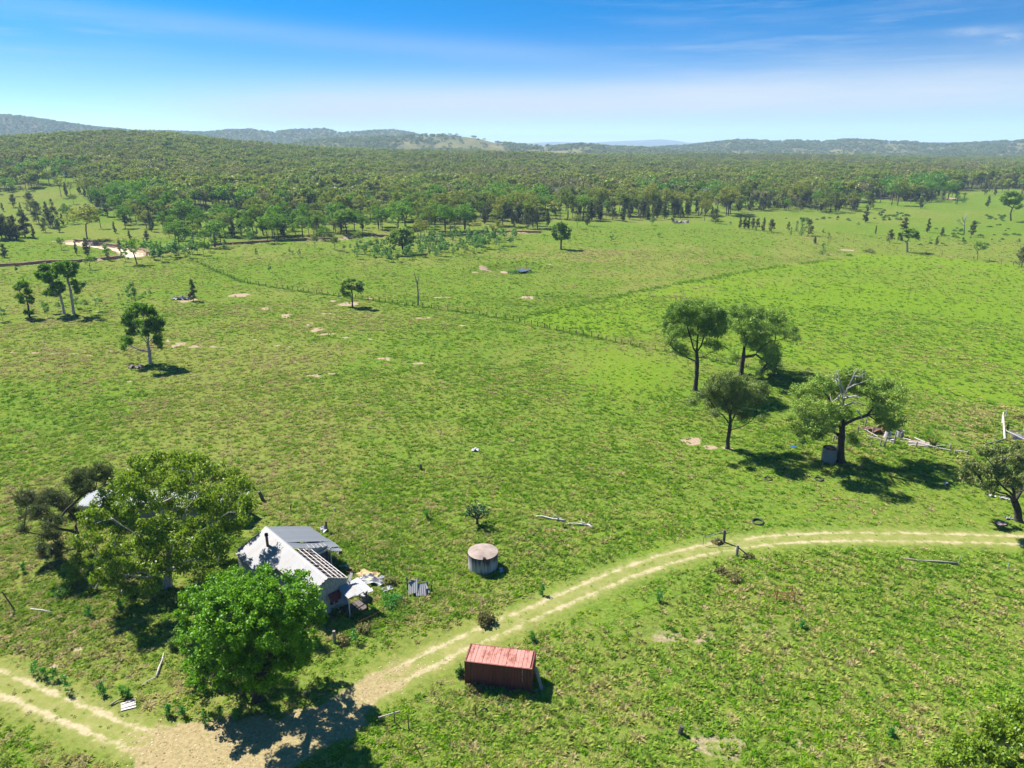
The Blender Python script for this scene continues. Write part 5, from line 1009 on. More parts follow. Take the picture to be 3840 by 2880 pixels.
def grass_pass(name, bands, coll, nproto, kind):
    xs, ys, ds = [], [], []
    for d0, d1, rho in bands:
        x, y = sample(d0, d1, rho); xs.append(x); ys.append(y)
    x = np.concatenate(xs); y = np.concatenate(ys); D = np.hypot(x, y)
    dr, lu, so_ = zones(x, y); tq = seg_dist(x, y, TRACK[::2])
    cl = fbm(x / 2.6, y / 2.6, 301, 3); pat = fbm(x / 17, y / 17, 302, 3); pat2 = fbm(x / 7, y / 7, 305, 3)
    p1 = flat(*D_(1360, 800)); p2 = flat(*D_(1850, 1085)); p3 = flat(*D_(1330, 1330)); p4_ = flat(*D_(950, 1410))
    lawn = np.zeros(len(x))
    for p, a, b in ((p1, 13, 18), (p2, 22, 9), (p3, 8, 5), (p4_, 9, 4)): lawn = np.maximum(lawn, np.exp(-(((x - p.x) / a) ** 2 + ((y - p.y) / b) ** 2) ** 2))
    bare_ = np.zeros(len(x)); k_ = tq < 7; bare_[k_] = bare_at(x[k_], y[k_])
    ca, sa = math.cos(HOUSE[2]), math.sin(HOUSE[2]); hs = (x - HOUSE[0]) * ca + (y - HOUSE[1]) * sa; ht = -(x - HOUSE[0]) * sa + (y - HOUSE[1]) * ca
    inh = (hs > -14.2) & (hs < .1) & (ht > -2.2) & (ht < 2.3)
    if kind == 'grass':
        w = (.42 + .58 * ss(cl + .45 * (pat - .5), .26, .62)) * (1 - .75 * lawn)
    else:
        w = ss(cl * .5 + pat2 * .5 + .3 * (pat - .5), .44, .62) * (1 - .9 * lawn)
    w *= (1 - .93 * ss(1.75 - tq + .6 * (cl - .5), 0, .5) * (1 - .5 * ((tq < .45)))) * (1 - .45 * ss(3.6 - tq, 0, 1.5)) * (1 - so_ * .93) * (1 - bare_) * (1 - .3 * lu)
    keep = (g.random(len(x)) < w) & ~inh
    x, y, D, pat, pat2, dr, lu, cl, lawn = (q[keep] for q in (x, y, D, pat, pat2, dr, lu, cl, lawn)); z = gz(x, y)
    n = len(x); hum = fbm(x / 5, y / 5, 310, 3)
    if kind == 'grass':
        tone = .40 + .55 * (pat - .5) + .45 * (hum - .5) + .22 * dr - .16 * lu + g.normal(size=n) * .17 + .26 * (g.random(n) < .14)
        s = (.30 + .85 * g.random(n) ** 1.8) * (1 - .3 * lawn) * (1 + .25 * ss(D, 110, 220) + .4 * ss(D, 250, 400)) * (.8 + .5 * pat)
    else:
        tone = np.clip(g.normal(.45, .22, n), 0, 1); s = g.uniform(.4, 1.15, n)
    s = s * np.where(seg_dist(x, y, TRACK[::2]) < 2.8, .45, 1.0)
    o = scatter(name, np.stack([x, y, z], 1), np.stack([s, s, s * g.uniform(.75, 1.2, n)], 1), g.random(n) * 6.283, g.integers(0, nproto, n), np.clip(tone, 0, 1), coll)
    print(name, n); return o
def line_grass(name, pts, per_m, spread, s0, s1, t0, t1):
    P = np.array([tuple(flat(*q)[:2]) for q in pts]); L = np.concatenate([[0], np.cumsum(np.hypot(*np.diff(P, axis=0).T))]); n = int(L[-1] * per_m)
    u_ = g.random(n) * L[-1]; x = np.interp(u_, L, P[:, 0]) + g.normal(size=n) * spread; y = np.interp(u_, L, P[:, 1]) + g.normal(size=n) * spread
    k = fbm(u_ / 7, u_ * 0, 330, 3) > .33; x, y = x[k], y[k]; s = g.uniform(s0, s1, len(x))
    scatter(name, np.stack([x, y, gz(x, y)], 1), np.stack([s, s, s * 1.1], 1), g.random(len(x)) * 6.283, g.integers(0, 4, len(x)), g.uniform(t0, t1, len(x)), colg)
F1_PTS = [Z7(1608, 172), Z7(1800, 264), Z7(2030, 352), Z6(205, 266), Z6(380, 290), Z6(640, 324), Z6(843, 350), Z6(1010, 372), Z6(1250, 403), Z6(1418, 428), Z6(1575, 463), Z6(1712, 491), Z6(1860, 519), Z6(2025, 553), Z6(2210, 592), Z5(400, 622), Z5(630, 672), Z5(900, 728), Z5(1110, 778), Z5(1330, 832)]
line_grass('long_grass', F1_PTS, 3.6, .5, .7, 1.4, 0, .30)
line_grass('long_grass', [D_(*p) for p in ((1110, 690), (1180, 674), (1330, 640), (1480, 610), (1540, 600), (1600, 590), (1750, 568), (1800, 560))], 3.2, 1.1, .8, 1.7, .05, .40)
grass_pass('grass', [(34, 70, 9.0), (70, 100, 7.5), (100, 150, 4.6), (150, 230, 2.0), (230, 330, .7), (330, 430, .22)], colg, 4, 'grass')
grass_pass('ground_weeds', [(34, 70, 3.0), (70, 100, 2.2), (100, 150, .9), (150, 230, .25)], colw, 2, 'weed')

# rank weeds round the house, the yard fence and the container
rx_, ry_ = [], []
for q_, sd_, n_ in ((ZH(1700, 1000), 2.2, 220), (ZH(1380, 640), 2.6, 260), (ZH(1450, 1150), 1.8, 160), (ZT(900, 760), 3.5, 260), (ZG(700, 1450), 3.0, 260), (ZL(550, 250), 3.2, 260), (ZC(1400, 980), 2.2, 110), (ZR(1500, 520), 4, 160), (ZH(1300, 420), 4, 150), (ZG(250, 1150), 3.5, 120), (ZE(450, 330), 5, 160), (ZY(600, 600), 4.5, 160), (ZR(300, 1000), 4.5, 150)):
    c_ = flat(*q_); rx_.append(c_.x + g.normal(size=n_) * sd_ * 1.5); ry_.append(c_.y + g.normal(size=n_) * sd_)
rx_, ry_ = np.concatenate(rx_), np.concatenate(ry_); hs = (rx_ - HOUSE[0]) * math.cos(HOUSE[2]) + (ry_ - HOUSE[1]) * math.sin(HOUSE[2]); ht = -(rx_ - HOUSE[0]) * math.sin(HOUSE[2]) + (ry_ - HOUSE[1]) * math.cos(HOUSE[2])
k_ = ~((hs > -14.2) & (hs < 2.4) & (ht > -2.3) & (ht < 5.2)) & (seg_dist(rx_, ry_, TRACK[::2]) > 3.0); rx_, ry_ = rx_[k_], ry_[k_]; sl = g.uniform(.55, 1.15, len(rx_)) * (1 + .3 * (ry_ > 90))
scatter('rank_weeds', np.stack([rx_, ry_, gz(rx_, ry_)], 1), np.stack([sl, sl, sl * g.uniform(.9, 1.5, len(rx_))], 1), g.random(len(rx_)) * 6.28, g.integers(0, 4, len(rx_)), np.clip(g.normal(.35, .3, len(rx_)), 0, 1), colg)

# leaf litter and stones on the worn ground by the round tree
lx, ly = [], []
for k_ in range(5000):
    i_ = prng.randrange(len(s_)); b_ = bare_s[i_]
    if b_ > .2 and prng.random() < b_: o_ = prng.gauss(0, bare_w[i_] * .55); lx.append(tx[i_] + nx[i_] * o_ + prng.uniform(-.3, .3)); ly.append(ty[i_] + ny[i_] * o_ + prng.uniform(-.3, .3))
lx, ly = np.array(lx), np.array(ly)
def litter_mesh(seed, mt):
    q = np.random.default_rng(seed); V = q.normal(size=(5, 3)) * np.array([.07, .07, .015]); V = np.vstack([V, [[0, 0, .05]]]); V[:5] = np.array([[.09 * math.cos(a) * r, .09 * math.sin(a) * r, .01] for a, r in zip(np.linspace(0, 5.03, 5), q.uniform(.5, 1.3, 5))])
    return np_mesh('litter', V, [np.array([[i, (i + 1) % 5, 5] for i in range(5)])], [mt])
M['litter'] = grass_mat('leaf_litter', [(0, (.13, .10, .05)), (.4, (.26, .20, .11)), (.7, (.40, .33, .21)), (1, (.14, .24, .03))], .05)
sl = g.uniform(.4, 1.3, len(lx))
scatter('leaf_litter', np.stack([lx, ly, gz(lx, ly) + .035], 1), np.stack([sl, sl, sl * .6], 1), g.random(len(lx)) * 6.28, g.integers(0, 2, len(lx)), g.random(len(lx)), proto_coll('litter', [litter_mesh(1, M['litter']), litter_mesh(2, M['litter'])]))
# ------------------------------------------------------------------ the old house
HX, HY, HA = -18.626, 61.866, -0.813           # local x runs along the ridge towards the front gable, local y to the stripped side
hz0 = float(gz(np.array([HX]), np.array([HY]))[0])
house = thing('farmhouse', 'derelict weatherboard farmhouse with pale iron roof, half its rafters stripped bare', 'house', (HX, HY, hz0), HA)
ZRG = 4.42
def slope(t, side):   # roof height across the house
    return ZRG - (.39 if side > 0 else .513) * abs(t)
hr = random.Random(21)
# left plane of the roof, sheets run from ridge to eave
nsh = 18; wsh = 14.0 / nsh
for i in range(nsh):
    s0 = -14.0 + i * wsh; eave = 3.75 if s0 < -7.4 else 2.25
    a = Vector((s0 + wsh, -.05, ZRG - .02 + hr.uniform(0, .012))); b = Vector((0, -eave, slope(eave, -1) - (ZRG - .02))) + Vector((0, .05, 0))
    m = MB(); m.corr(a, (-1, 0, 0), b, wsh + .03, b.length + hr.uniform(-.03, .05), 5, .022); o = m.build('roof_sheet', M['roof'], house)
# right plane still sheeted over the rear part
for i in range(8):
    s0 = -14.0 + i * (6.2 / 8); w_ = 6.2 / 8
    a = Vector((s0, .05, ZRG - .03)); b = Vector((0, 5.3, -2.05))
    m = MB(); m.corr(a, (1, 0, 0), b, w_ + .03, b.length + hr.uniform(-.05, .12) + (.28 if i > 4 else 0), 5, .022, sag=-.04 if i < 6 else .12, nl=3); m.build('roof_sheet', M['roof_grey'], house)
m = MB(); m.corr((-8.0, 4.0, ZRG - 1.57), (1, -.15, .04), (0.1, 1.75, -.80), 1.0, 1.75, 5, .022, sag=.1, nl=3); m.build('roof_sheet', M['roof_grey'], house)['label'] = 'bent loose roof sheet'
m = MB(); m.beam((-14.05, 0, ZRG + .02), (.05, 0, ZRG + .02), .09, .05); m.add([(-14.05, -.24, ZRG - .10), (.05, -.24, ZRG - .10), (.05, 0, ZRG + .05), (-14.05, 0, ZRG + .05), (-14.05, .2, ZRG - .06), (-7.7, .2, ZRG - .06), (-7.7, 0, ZRG + .05)], [(0, 1, 2, 3), (3, 6, 5, 4)]); m.build('ridge_cap', M['sheet'], house)
# exposed rafters, battens and ties on the stripped side
for i in range(10):
    s0 = -7.55 + i * .82
    m = MB(); m.beam((s0, .06, ZRG - .10), (s0 + hr.uniform(-.04, .04), 2.28, 3.30), .055, .12); m.build('rafter', M['pale_wood'], house)
for t_, sa_, sb_ in ((.62, -7.6, -3.3), (.66, -3.0, -.2), (1.22, -7.6, -.1), (1.78, -6.0, -.1), (2.16, -7.6, -.1)):
    m = MB(); z_ = ZRG - .02 - (ZRG - 3.35) / 2.22 * t_; m.beam((sa_, t_, z_ + .03), (sb_, t_ + hr.uniform(-.06, .06), z_ + .03), .08, .04); m.build('batten', M['pale_wood'], house)
for i in range(9):
    s0 = -7.1 + i * .82
    m = MB(); m.beam((s0, -1.2, 3.22), (s0 + hr.uniform(-.2, .2), 2.0, 3.28), .05, .11); m.build('ceiling_joist', M['dark_wood'], house)
for i in range(5):
    s0 = -6.9 + i * 1.5; m = MB(); m.beam((s0, .2, ZRG - .3), (s0 + hr.uniform(.3, .7), 1.6, 3.3), .05, .09); m.build('roof_strut', M['grey_wood'], house)
# walls of lapped boards: each wall is one part, boards are real laps
def board_wall(p0, p1, z0, top, step=.165, holes=()):
    """boards from p0 to p1 (x,y); top(u) gives the wall height at share u"""
    m = MB(); p0 = Vector((p0[0], p0[1], 0)); p1 = Vector((p1[0], p1[1], 0)); d = p1 - p0; L = d.length; d.normalize(); n = Vector((d.y, -d.x, 0)); z = z0
    while z < max(top(0), top(1), top(.5)) - .02:
        us = [u for u in np.linspace(0, 1, 41) if top(u) > z + .01]
        if not us: break
        u0, u1 = min(us), max(us); spans = [(u0, u1)]
        for h0, h1, za, zb in holes:
            if za - .01 < z + step * .5 < zb: spans = [q for a, b in spans for q in ((a, min(b, h0)), (max(a, h1), b)) if q[1] - q[0] > .01]
        for a, b in spans:
            j = hr.uniform(-.008, .008); zt = min(z + step + .03, max(top(a), top(b), top((a + b) / 2)))
            A = p0 + d * L * a; B = p0 + d * L * b
            m.add([A + n * (.030 + j) + Vector((0, 0, z)), B + n * (.030 + j) + Vector((0, 0, z + hr.uniform(-.01, .01))), B + n * .004 + Vector((0, 0, zt)), A + n * .004 + Vector((0, 0, zt)), A + Vector((0, 0, z)) - n * .02, B + Vector((0, 0, z)) - n * .02], [(0, 1, 2, 3), (4, 5, 1, 0)])
        z += step
    return m
gable = lambda u: 3.3 + 1.12 * (1 - abs((-2.05 + 4.1 * u)) / 2.05)
wg = board_wall((0, -2.05), (0, 2.05), .35, gable, holes=((.475, .735, 1.05, 2.42),)).build('wall', M['board'], house); wg['label'] = 'gable end wall of peeling grey boards'
board_wall((0, 2.05), (-7.6, 2.05), .35, lambda u: 3.3, holes=((.30, .42, .35, 2.4), (.66, .78, 1.1, 2.3))).build('wall', M['board'], house)
board_wall((-7.5, -2.05), (0, -2.05), .35, lambda u: 3.25).build('wall', M['board'], house)
board_wall((-7.5, -3.55), (-7.5, -2.05), .35, lambda u: 2.5 + .75 * u).build('wall', M['board'], house)
board_wall((-14, 3.9), (-14, -3.5), .35, lambda u: 2.7 + 1.5 * (1 - abs(u - .53) / .53)).build('wall', M['board'], house)
board_wall((-14, -3.55), (-7.5, -3.55), .35, lambda u: 2.5).build('wall', M['board'], house)
board_wall((-7.7, 2.1), (-7.7, 4.2), .35, lambda u: 3.35 - .5 * u, holes=((.45, .98, 1.0, 2.35),)).build('wall', M['white'], house)
board_wall((-7.7, 4.2), (-14, 4.2), .35, lambda u: 2.7, holes=((.1, .3, .9, 2.2),)).build('wall', M['board'], house)
m = MB(); m.box((-7, 0, .30), (13.9, 4.0, .12)); m.build('floor', M['dark_wood'], house)
m = MB(); m.box((-3.8, 0, 1.9), (.10, 3.9, 2.9)); m.build('inner_wall', M['grey_wood'], house)
m = MB(); m.box((-7.55, 1.0, 1.9), (.10, 2.0, 2.9)); m.build('inner_wall', M['grey_wood'], house)
for q in range(10):
    m = MB(); m.tube([(-.15 - (q // 2) * 1.8, 1.9 * (1 if q % 2 else -1), -.2), (-.15 - (q // 2) * 1.8, 1.9 * (1 if q % 2 else -1), .30)], .10, 7); m.build('stump', M['dark_wood'], house)
# window in the gable wall
wy0, wy1 = -.10, .96
f = MB()
for y_ in (wy0 + .035, (wy0 + wy1) / 2, wy1 - .035): f.box((.045, y_, 1.735), (.07, .07, 1.37))
for z_ in (1.085, 1.735, 2.385): f.box((.046, (wy0 + wy1) / 2, z_), (.062, wy1 - wy0, .062))
win = f.build('window', M['white'], house)
for y_ in ((wy0 + (wy0 + wy1) / 2) / 2, (wy1 + (wy0 + wy1) / 2) / 2):
    for z_ in (1.41, 2.06): m = MB(); m.box((.012, y_, z_), (.008, .42, .58)); m.build('pane', M['glass'], win)
m = MB(); m.box((.09, .43, 1.02), (.18, 1.3, .05)); m.build('sill', M['white'], win)
m = MB(); m.corr((.10, -.22, 2.62), (0, 1, 0), (.62, 0, -.72), 1.30, .95, 6, .02); o = m.build('awning', M['red'], house); o['label'] = 'dark red window awning'
m = MB(); m.beam((.02, -2.12, 3.24), (.02, 0, 4.34), .04, .16); m.beam((.02, 0, 4.34), (.02, 2.12, 3.24), .04, .16); m.build('bargeboard', M['grey_wood'], house)
m = MB(); m.beam((-7.4, -2.26, 3.26), (0.03, -2.26, 3.26), .04, .14); m.build('fascia', M['dark_wood'], house)
m = MB(); m.beam((-7.38, -3.72, 2.44), (-7.38, -.6, 4.05), .04, .14); m.build('bargeboard', M['dark_wood'], house)
# flue
m = MB(); m.tube([(-11.0, -1.25, 3.7), (-11.0, -1.25, 5.05)], .15, 12); fl = m.build('flue', M['rust'], house, True)
m = MB(); m.tube([(-11.0, -1.25, 5.05), (-11.0, -1.25, 5.32)], [.21, .19], 12); m.build('cowl', M['dark'], fl, True)
# verandah frame on the stripped rear corner
for a_, b_, w_, mt in (((-7.45, 4.35, -.1), (-7.45, 4.35, 2.55), .14, 'pale_wood'), ((-10.6, 5.1, -.1), (-10.6, 5.1, 2.4), .12, 'grey_wood'), ((-13.8, 5.1, -.1), (-13.8, 5.1, 2.4), .12, 'grey_wood')):
    m = MB(); m.beam(a_, b_, w_); m.build('verandah_post', M[mt], house)
m = MB(); m.beam((-7.45, 1.9, 2.62), (-7.45, 4.5, 2.62), .08, .18); m.build('verandah_beam', M['pale_wood'], house)
m = MB(); m.beam((-7.5, 4.4, 2.50), (-13.9, 5.1, 2.36), .08, .15); m.build('verandah_beam', M['grey_wood'], house)
for i in range(5):
    m = MB(); m.beam((-7.6 - .0 * i, 2.2 + i * .5, 3.35 - .16 * i), (-8.6, 2.2 + i * .5, 3.5 - .17 * i), .05, .09); m.build('rafter', M['pale_wood'], house)
m = MB(); m.box((-10.8, 4.6, .22), (6.2, 1.1, .08)); m.build('verandah_floor', M['grey_wood'], house)
# lean-to porch before the gable
pc = [Vector((-.35, 3.55, 2.72)), Vector((2.05, 3.72, 2.42)), Vector((1.95, 1.02, 2.42)), Vector((-.05, .98, 2.72))]
for i in range(3):
    a = pc[3].lerp(pc[0], i / 3); e = pc[2].lerp(pc[1], i / 3); m = MB(); ux = (pc[0] - pc[3]); w_ = ux.length / 3 + .02
    m.corr(a + Vector((0, 0, hr.uniform(0, .03))), ux, e - a, w_, (e - a).length + hr.uniform(-.05, .1), 5, .02); o = m.build('porch_sheet', M['sheet'], house)
m = MB(); m.corr((1.9, 3.2, 2.50), (.25, 1, .05), (.8, -.2, -.12), .55, .5, 3, .02); m.build('porch_sheet', M['sheet'], house)['label'] = 'loose curled sheet at the porch corner'
for a_, b_, w_, mt in (((1.85, 1.10, -.1), (1.85, 1.10, 2.40), .11, 'pale_wood'), ((1.9, 3.15, -.1), (1.9, 3.15, 2.40), .13, 'dark_wood'), ((.05, 3.4, -.1), (.05, 3.4, 2.65), .11, 'grey_wood')):
    m = MB(); m.beam(a_, b_, w_); m.build('porch_post', M[mt], house)
for a_, b_, mt in (((1.87, 1.0, 2.36), (1.92, 3.5, 2.36), 'grey_wood'), ((1.9, 2.0, 2.3), (1.9, 3.1, 1.35), 'dark_wood'), ((1.88, 1.1, .62), (1.9, 3.1, .95), 'dark_wood'), ((-.05, 2.3, 2.66), (1.9, 2.3, 2.38), 'grey_wood')):
    m = MB(); m.beam(a_, b_, .06, .09); m.build('porch_beam', M[mt], house)
m = MB(); m.box((.95, 2.2, .25), (1.8, 2.1, .08)); m.build('porch_floor', M['dark_wood'], house)
m = MB(); m.corr((-.02, 1.05, 2.95), (0, 1, -.05), (.85, .1, -.50), .95, 1.0, 4, .025); m.build('broken_awning', M['roof_grey'], house)
m = MB(); m.beam((.55, 1.35, 2.35), (1.35, .75, 1.9), .5, .03); m.build('hanging_sheet', M['sheet'], house)
m = MB(); m.beam((.2, 2.1, 2.75), (-.35, 2.9, 3.55), .32, .03); m.build('hanging_sheet', M['sheet'], house)

def hl(s, t, z=0.0):
    """a place beside the house in its own frame"""
    x = HX + s * math.cos(HA) - t * math.sin(HA); y = HY + s * math.sin(HA) + t * math.cos(HA); return Vector((x, y, float(gz(np.array([x]), np.array([y]))[0]) + z))
def one(name, label, cat, mb, mat, loc, rz=0.0, group=None, smooth=False):
    o = mb.build(name, mat, None, smooth); o.location = loc; o.rotation_euler = (0, 0, rz); return tag(o, label, cat, group)
def crumple(seed, w, l, h, n=7):
    """bent sheet lying on the grass"""
    g_ = np.random.default_rng(seed); m = MB(); v = []
    for j in range(n + 1):
        for i in range(n + 1): v.append(((i / n - .5) * w + g_.normal() * w * .02, (j / n - .5) * l + g_.normal() * l * .02, h * (.25 + g_.random()) * (.5 + .5 * math.sin(i * 1.3 + seed) * math.cos(j * 1.1))+ .08))
    f = [(j * (n + 1) + i, j * (n + 1) + i + 1, (j + 1) * (n + 1) + i + 1, (j + 1) * (n + 1) + i) for j in range(n) for i in range(n)]
    m.add(v, f); v2 = [(a, b, c - .03) for a, b, c in v]; m.add(v2, [q[::-1] for q in f]); return m
one('crumpled_sheet', 'crumpled white sheeting in a heap on the grass past the porch', 'sheet', crumple(1, 3.0, 1.5, .55, 9), M['white'], at(*ZH(1470, 815)), -.2)
one('foam_slab', 'torn tan foam slab lying behind the white heap', 'foam slab', crumple(2, 2.4, 1.5, .35, 5), M['tan'], at(*ZH(1420, 765)), -.5)
mb = MB(); mb.box((0, 0, .55), (.75, 1.5, .06), Matrix.Rotation(-.9, 3, 'X')); one('cabinet_door', 'white panel leaning against the porch end', 'panel', mb, M['white'], at(*ZH(1425, 975)), -.7)
mb = MB(); mb.box((0, 0, .4), (.7, .65, .8)); one('old_stove', 'pale box of an old stove under the porch end', 'stove', mb, M['sheet'], at(*ZH(1395, 990)), .4)
one('crumpled_sheet', 'small white sheet leaning on the post behind the house', 'sheet', crumple(3, .9, 1.0, .7, 4), M['white'], at(*ZH(1025, 352)), .3)
one('crumpled_sheet', 'scrap of white sheet in the weeds right of the verandah', 'sheet', crumple(4, .6, .8, .5, 4), M['white'], at(*ZH(1160, 548)), .3)
one('crumpled_sheet', 'flattened grey sheet scraps right of the white heap', 'sheet', crumple(6, 1.2, .8, .2, 5), M['sheet'], at(*ZH(1600, 885)), .6)
mb = MB(); mb.lathe([(.0, .02), (.34, .02), (.36, .05), (.36, .42), (.33, .42), (.33, .1), (0, .1)], 14); one('rusty_drum', 'short rusty drum standing in the weeds by the stripped side', 'drum', mb, M['rust'], at(*ZH(1258, 738)))
mb = MB(); mb.tube([(-.7, 0, .15), (0, .1, .28), (.8, 0, .12)], [.09, .08, .05], 6); mb.tube([(0, .1, .25), (.3, .5, .35)], [.05, .02], 5); one('dead_branch', 'fallen pale branch in weeds beside the verandah post', 'branch', mb, M['pale_wood'], at(*ZH(1210, 690)), -.3)
# collapsed lean-to of sheets
o = thing('collapsed_shelter', 'collapsed pale corrugated shelter propped by posts in long grass', 'shelter', at(*ZH(1900, 915)), .2)
m = MB(); m.corr((-1.2, -.6, .35), (.9, 0, .12), (.1, .9, .75), 1.0, 1.5, 5, .03); m.build('roof_sheet', M['sheet'], o)
m = MB(); m.corr((-.4, -.9, .25), (1, 0, -.1), (0, .9, .62), 1.1, 1.4, 5, .03); m.build('roof_sheet', M['sheet'], o)
m = MB(); m.corr((.3, -.5, .20), (1, 0, .0), (-.2, .9, .35), .8, 1.2, 5, .03); m.build('roof_sheet', M['roof_grey'], o)
for a_, b_ in (((-1.25, .5, -.2), (-1.25, .6, 1.75)), ((1.25, -.2, -.2), (1.3, -.2, 1.0)), ((.9, .4, -.2), (.85, .4, 1.1))): m = MB(); m.tube([a_, b_], .07, 6); m.build('post', M['dark_wood'], o)
m = MB(); m.beam((-1.2, .5, 1.5), (1.1, .3, .9), .07, .1); m.build('rail', M['grey_wood'], o)

# the shed behind the huge gum
c0 = flat(*ZG(640, 640), 2.6); shed = thing('farm_shed', 'long low shed with pale iron roof glimpsed behind the huge gum tree', 'shed', (c0.x, c0.y, float(gz(np.array([c0.x]), np.array([c0.y]))[0])), -.02)
SL = 21.0
for i in range(26):
    m = MB(); w_ = SL / 26; m.corr((i * w_, -.3, 2.35 + hr.uniform(0, .02)), (1, 0, 0), (0, 3.3, .6), w_ + .03, 3.36, 5, .025); m.build('roof_sheet', M['roof_grey'], shed)
board_wall((0.1, 0), (SL - .1, 0), .05, lambda u: 2.2, step=.3).build('wall', M['roof_grey'], shed)
board_wall((SL - .1, 2.9), (0.1, 2.9), .05, lambda u: 2.8, step=.3).build('wall', M['roof_grey'], shed)
board_wall((SL - .1, 0), (SL - .1, 2.9), .05, lambda u: 2.2 + .6 * u, step=.3).build('wall', M['roof_grey'], shed)
board_wall((0.1, 2.9), (0.1, 0), .05, lambda u: 2.8 - .6 * u, step=.3).build('wall', M['roof_grey'], shed)

# ------------------------------------------------------------------ shipping container
cl_ = flat(1741, 2480, 2.59); crr = flat(1994, 2510, 2.59); ca_ = math.atan2(crr.y - cl_.y, crr.x - cl_.x); gz0 = float(gz(np.array([cl_.x]), np.array([cl_.y]))[0])
con = thing('shipping_container', 'red twenty-foot shipping container with rust-blotched pink roof beside the track', 'container', (cl_.x, cl_.y, gz0), ca_)
CL, CW, CH = 6.06, 2.44, 2.59
def ribbed(p0, d, up, L, H, n, depth, flat_share=.35):
    """trapezoid corrugation along d"""
    m = MB(); p0 = Vector(p0); d = Vector(d); up = Vector(up); nn = d.cross(up); pr = []; st = L / n
    for i in range(n):
        for a, b in ((0, 0), (flat_share, 0), (.5, 1), (.5 + flat_share, 1)): pr.append((i + a) * st * 1.0); pr.append(b)
    pr += [L, 0]; xs = pr[0::2]; bs = pr[1::2]; v = []
    for x, b in zip(xs, bs): q = p0 + d * x + nn * (-depth * b); v += [q, q + up * H]
    return m.add(v, [(2 * i, 2 * i + 2, 2 * i + 3, 2 * i + 1) for i in range(len(xs) - 1)])
ribbed((.16, .03, .16), (1, 0, 0), (0, 0, 1), CL - .32, CH - .28, 21, .04).build('side_panel', M['con_side'], con)
ribbed((CL - .16, CW - .03, .16), (-1, 0, 0), (0, 0, 1), CL - .32, CH - .28, 21, .04).build('side_panel', M['con_side'], con)
ribbed((CL - .03, .14, .16), (0, 1, 0), (0, 0, 1), CW - .28, CH - .28, 9, .04).build('end_panel', M['con_side'], con)
for k in range(2):
    m = MB(); y0 = .14 + k * 1.09; m.box((.05, y0 + .53, 1.32), (.05, 1.05, 2.25)); dr_ = m.build('door', M['con_side'], con)
    for q in (.3, .78): m2 = MB(); m2.tube([(.0, y0 + q, .2), (.0, y0 + q, 2.45)], .022, 8); m2.build('locking_bar', M['rust'], dr_, True)
np_ = 16
for i in range(np_):
    w_ = (CL - .36) / np_; x0_ = .18 + i * w_; m = MB(); up_ = .018 if i % 2 else 0.0
    m.add([(x0_, .10, CH - .045), (x0_ + w_ * .12, .10, CH - .02 + up_), (x0_ + w_ * .86, .10, CH - .02 + up_), (x0_ + w_, .10, CH - .045), (x0_, CW - .10, CH - .045), (x0_ + w_ * .12, CW - .10, CH - .02 + up_), (x0_ + w_ * .86, CW - .10, CH - .02 + up_), (x0_ + w_, CW - .10, CH - .045)], [(0, 1, 5, 4), (1, 2, 6, 5), (2, 3, 7, 6)])
    m.build('roof_panel', M['con_roof'], con)
m = MB()
for y_ in (.05, CW - .05):
    m.box((CL / 2, y_, CH - .07), (CL - .36, .09, .12)); m.box((CL / 2, y_, .08), (CL - .36, .09, .15))
for x_ in (.06, CL - .06):
    for y_ in (.06, CW - .06): m.box((x_, y_, CH / 2), (.12, .12, CH - .26))
    m.box((x_, CW / 2, CH - .075), (.11, CW - .36, .13)); m.box((x_, CW / 2, .08), (.11, CW - .36, .15))
m.build('frame', M['con_side'], con)
m = MB(); m.box((.30, CW / 2, CH - .015), (.22, CW - .3, .02)); m.box((CL - .36, CW / 2, CH - .013), (.3, CW - .3, .024)); m.build('roof_plate', M['con_roof'], con)
for x_ in (.09, CL - .09):
    for y_ in (.085, CW - .085):
        for z_ in (CH - .05, .06): m = MB(); m.box((x_, y_, z_), (.18, .165, .13)); m.build('corner_casting', M['rust'], con)
m = MB()
for i, (a, b) in enumerate(((2.22, 2.36), (2.06, 2.18), (1.94, 2.02), (1.76, 1.90), (1.10, 1.62))): m.box((CL - .86, .024, (a + b) / 2), (.05 if i < 4 else .035, .004, b - a))
m.build('stencil_mark', M['white'], con)
mb = MB(); mb.beam((6.25, 1.0, 1.95), (6.95, .45, -.05), .32, .05)
o = one('leaning_plank', 'grey plank leaning against the right end of the red container', 'plank', mb, M['grey_wood'], (cl_.x, cl_.y, gz0), ca_)

# ------------------------------------------------------------------ concrete tank and its blocks
tb = flat(*ZT(583, 790)); tp = flat(*ZT(583, 742), 1.95)
TKX, TKY = tp.x, tp.y; TR = 1.70
tank = thing('water_tank', 'round concrete water tank with black lichen streaks and tan lid', 'water tank', (TKX, TKY, float(gz(np.array([TKX]), np.array([TKY]))[0])), 0)
m = MB(); m.lathe([(TR, -.2), (TR, 1.88), (TR + .03, 1.90), (TR + .03, 1.97)], 48); m.build('tank_wall', M['concrete'], tank, False)
m = MB(); m.lathe([(TR + .028, 1.972), (TR - .06, 1.99), (.5, 2.10), (.12, 2.14), (0.0, 2.145)], 48); m.build('lid', M['lid'], tank, True)
m = MB(); m.box((.20, -TR + .13, 2.02), (.30, .30, .24)); hb = m.build('inlet_box', M['concrete'], tank)
m = MB(); m.box((.20, -TR + .13, 2.145), (.20, .20, .012)); m.build('inlet_mouth', M['dark'], hb)
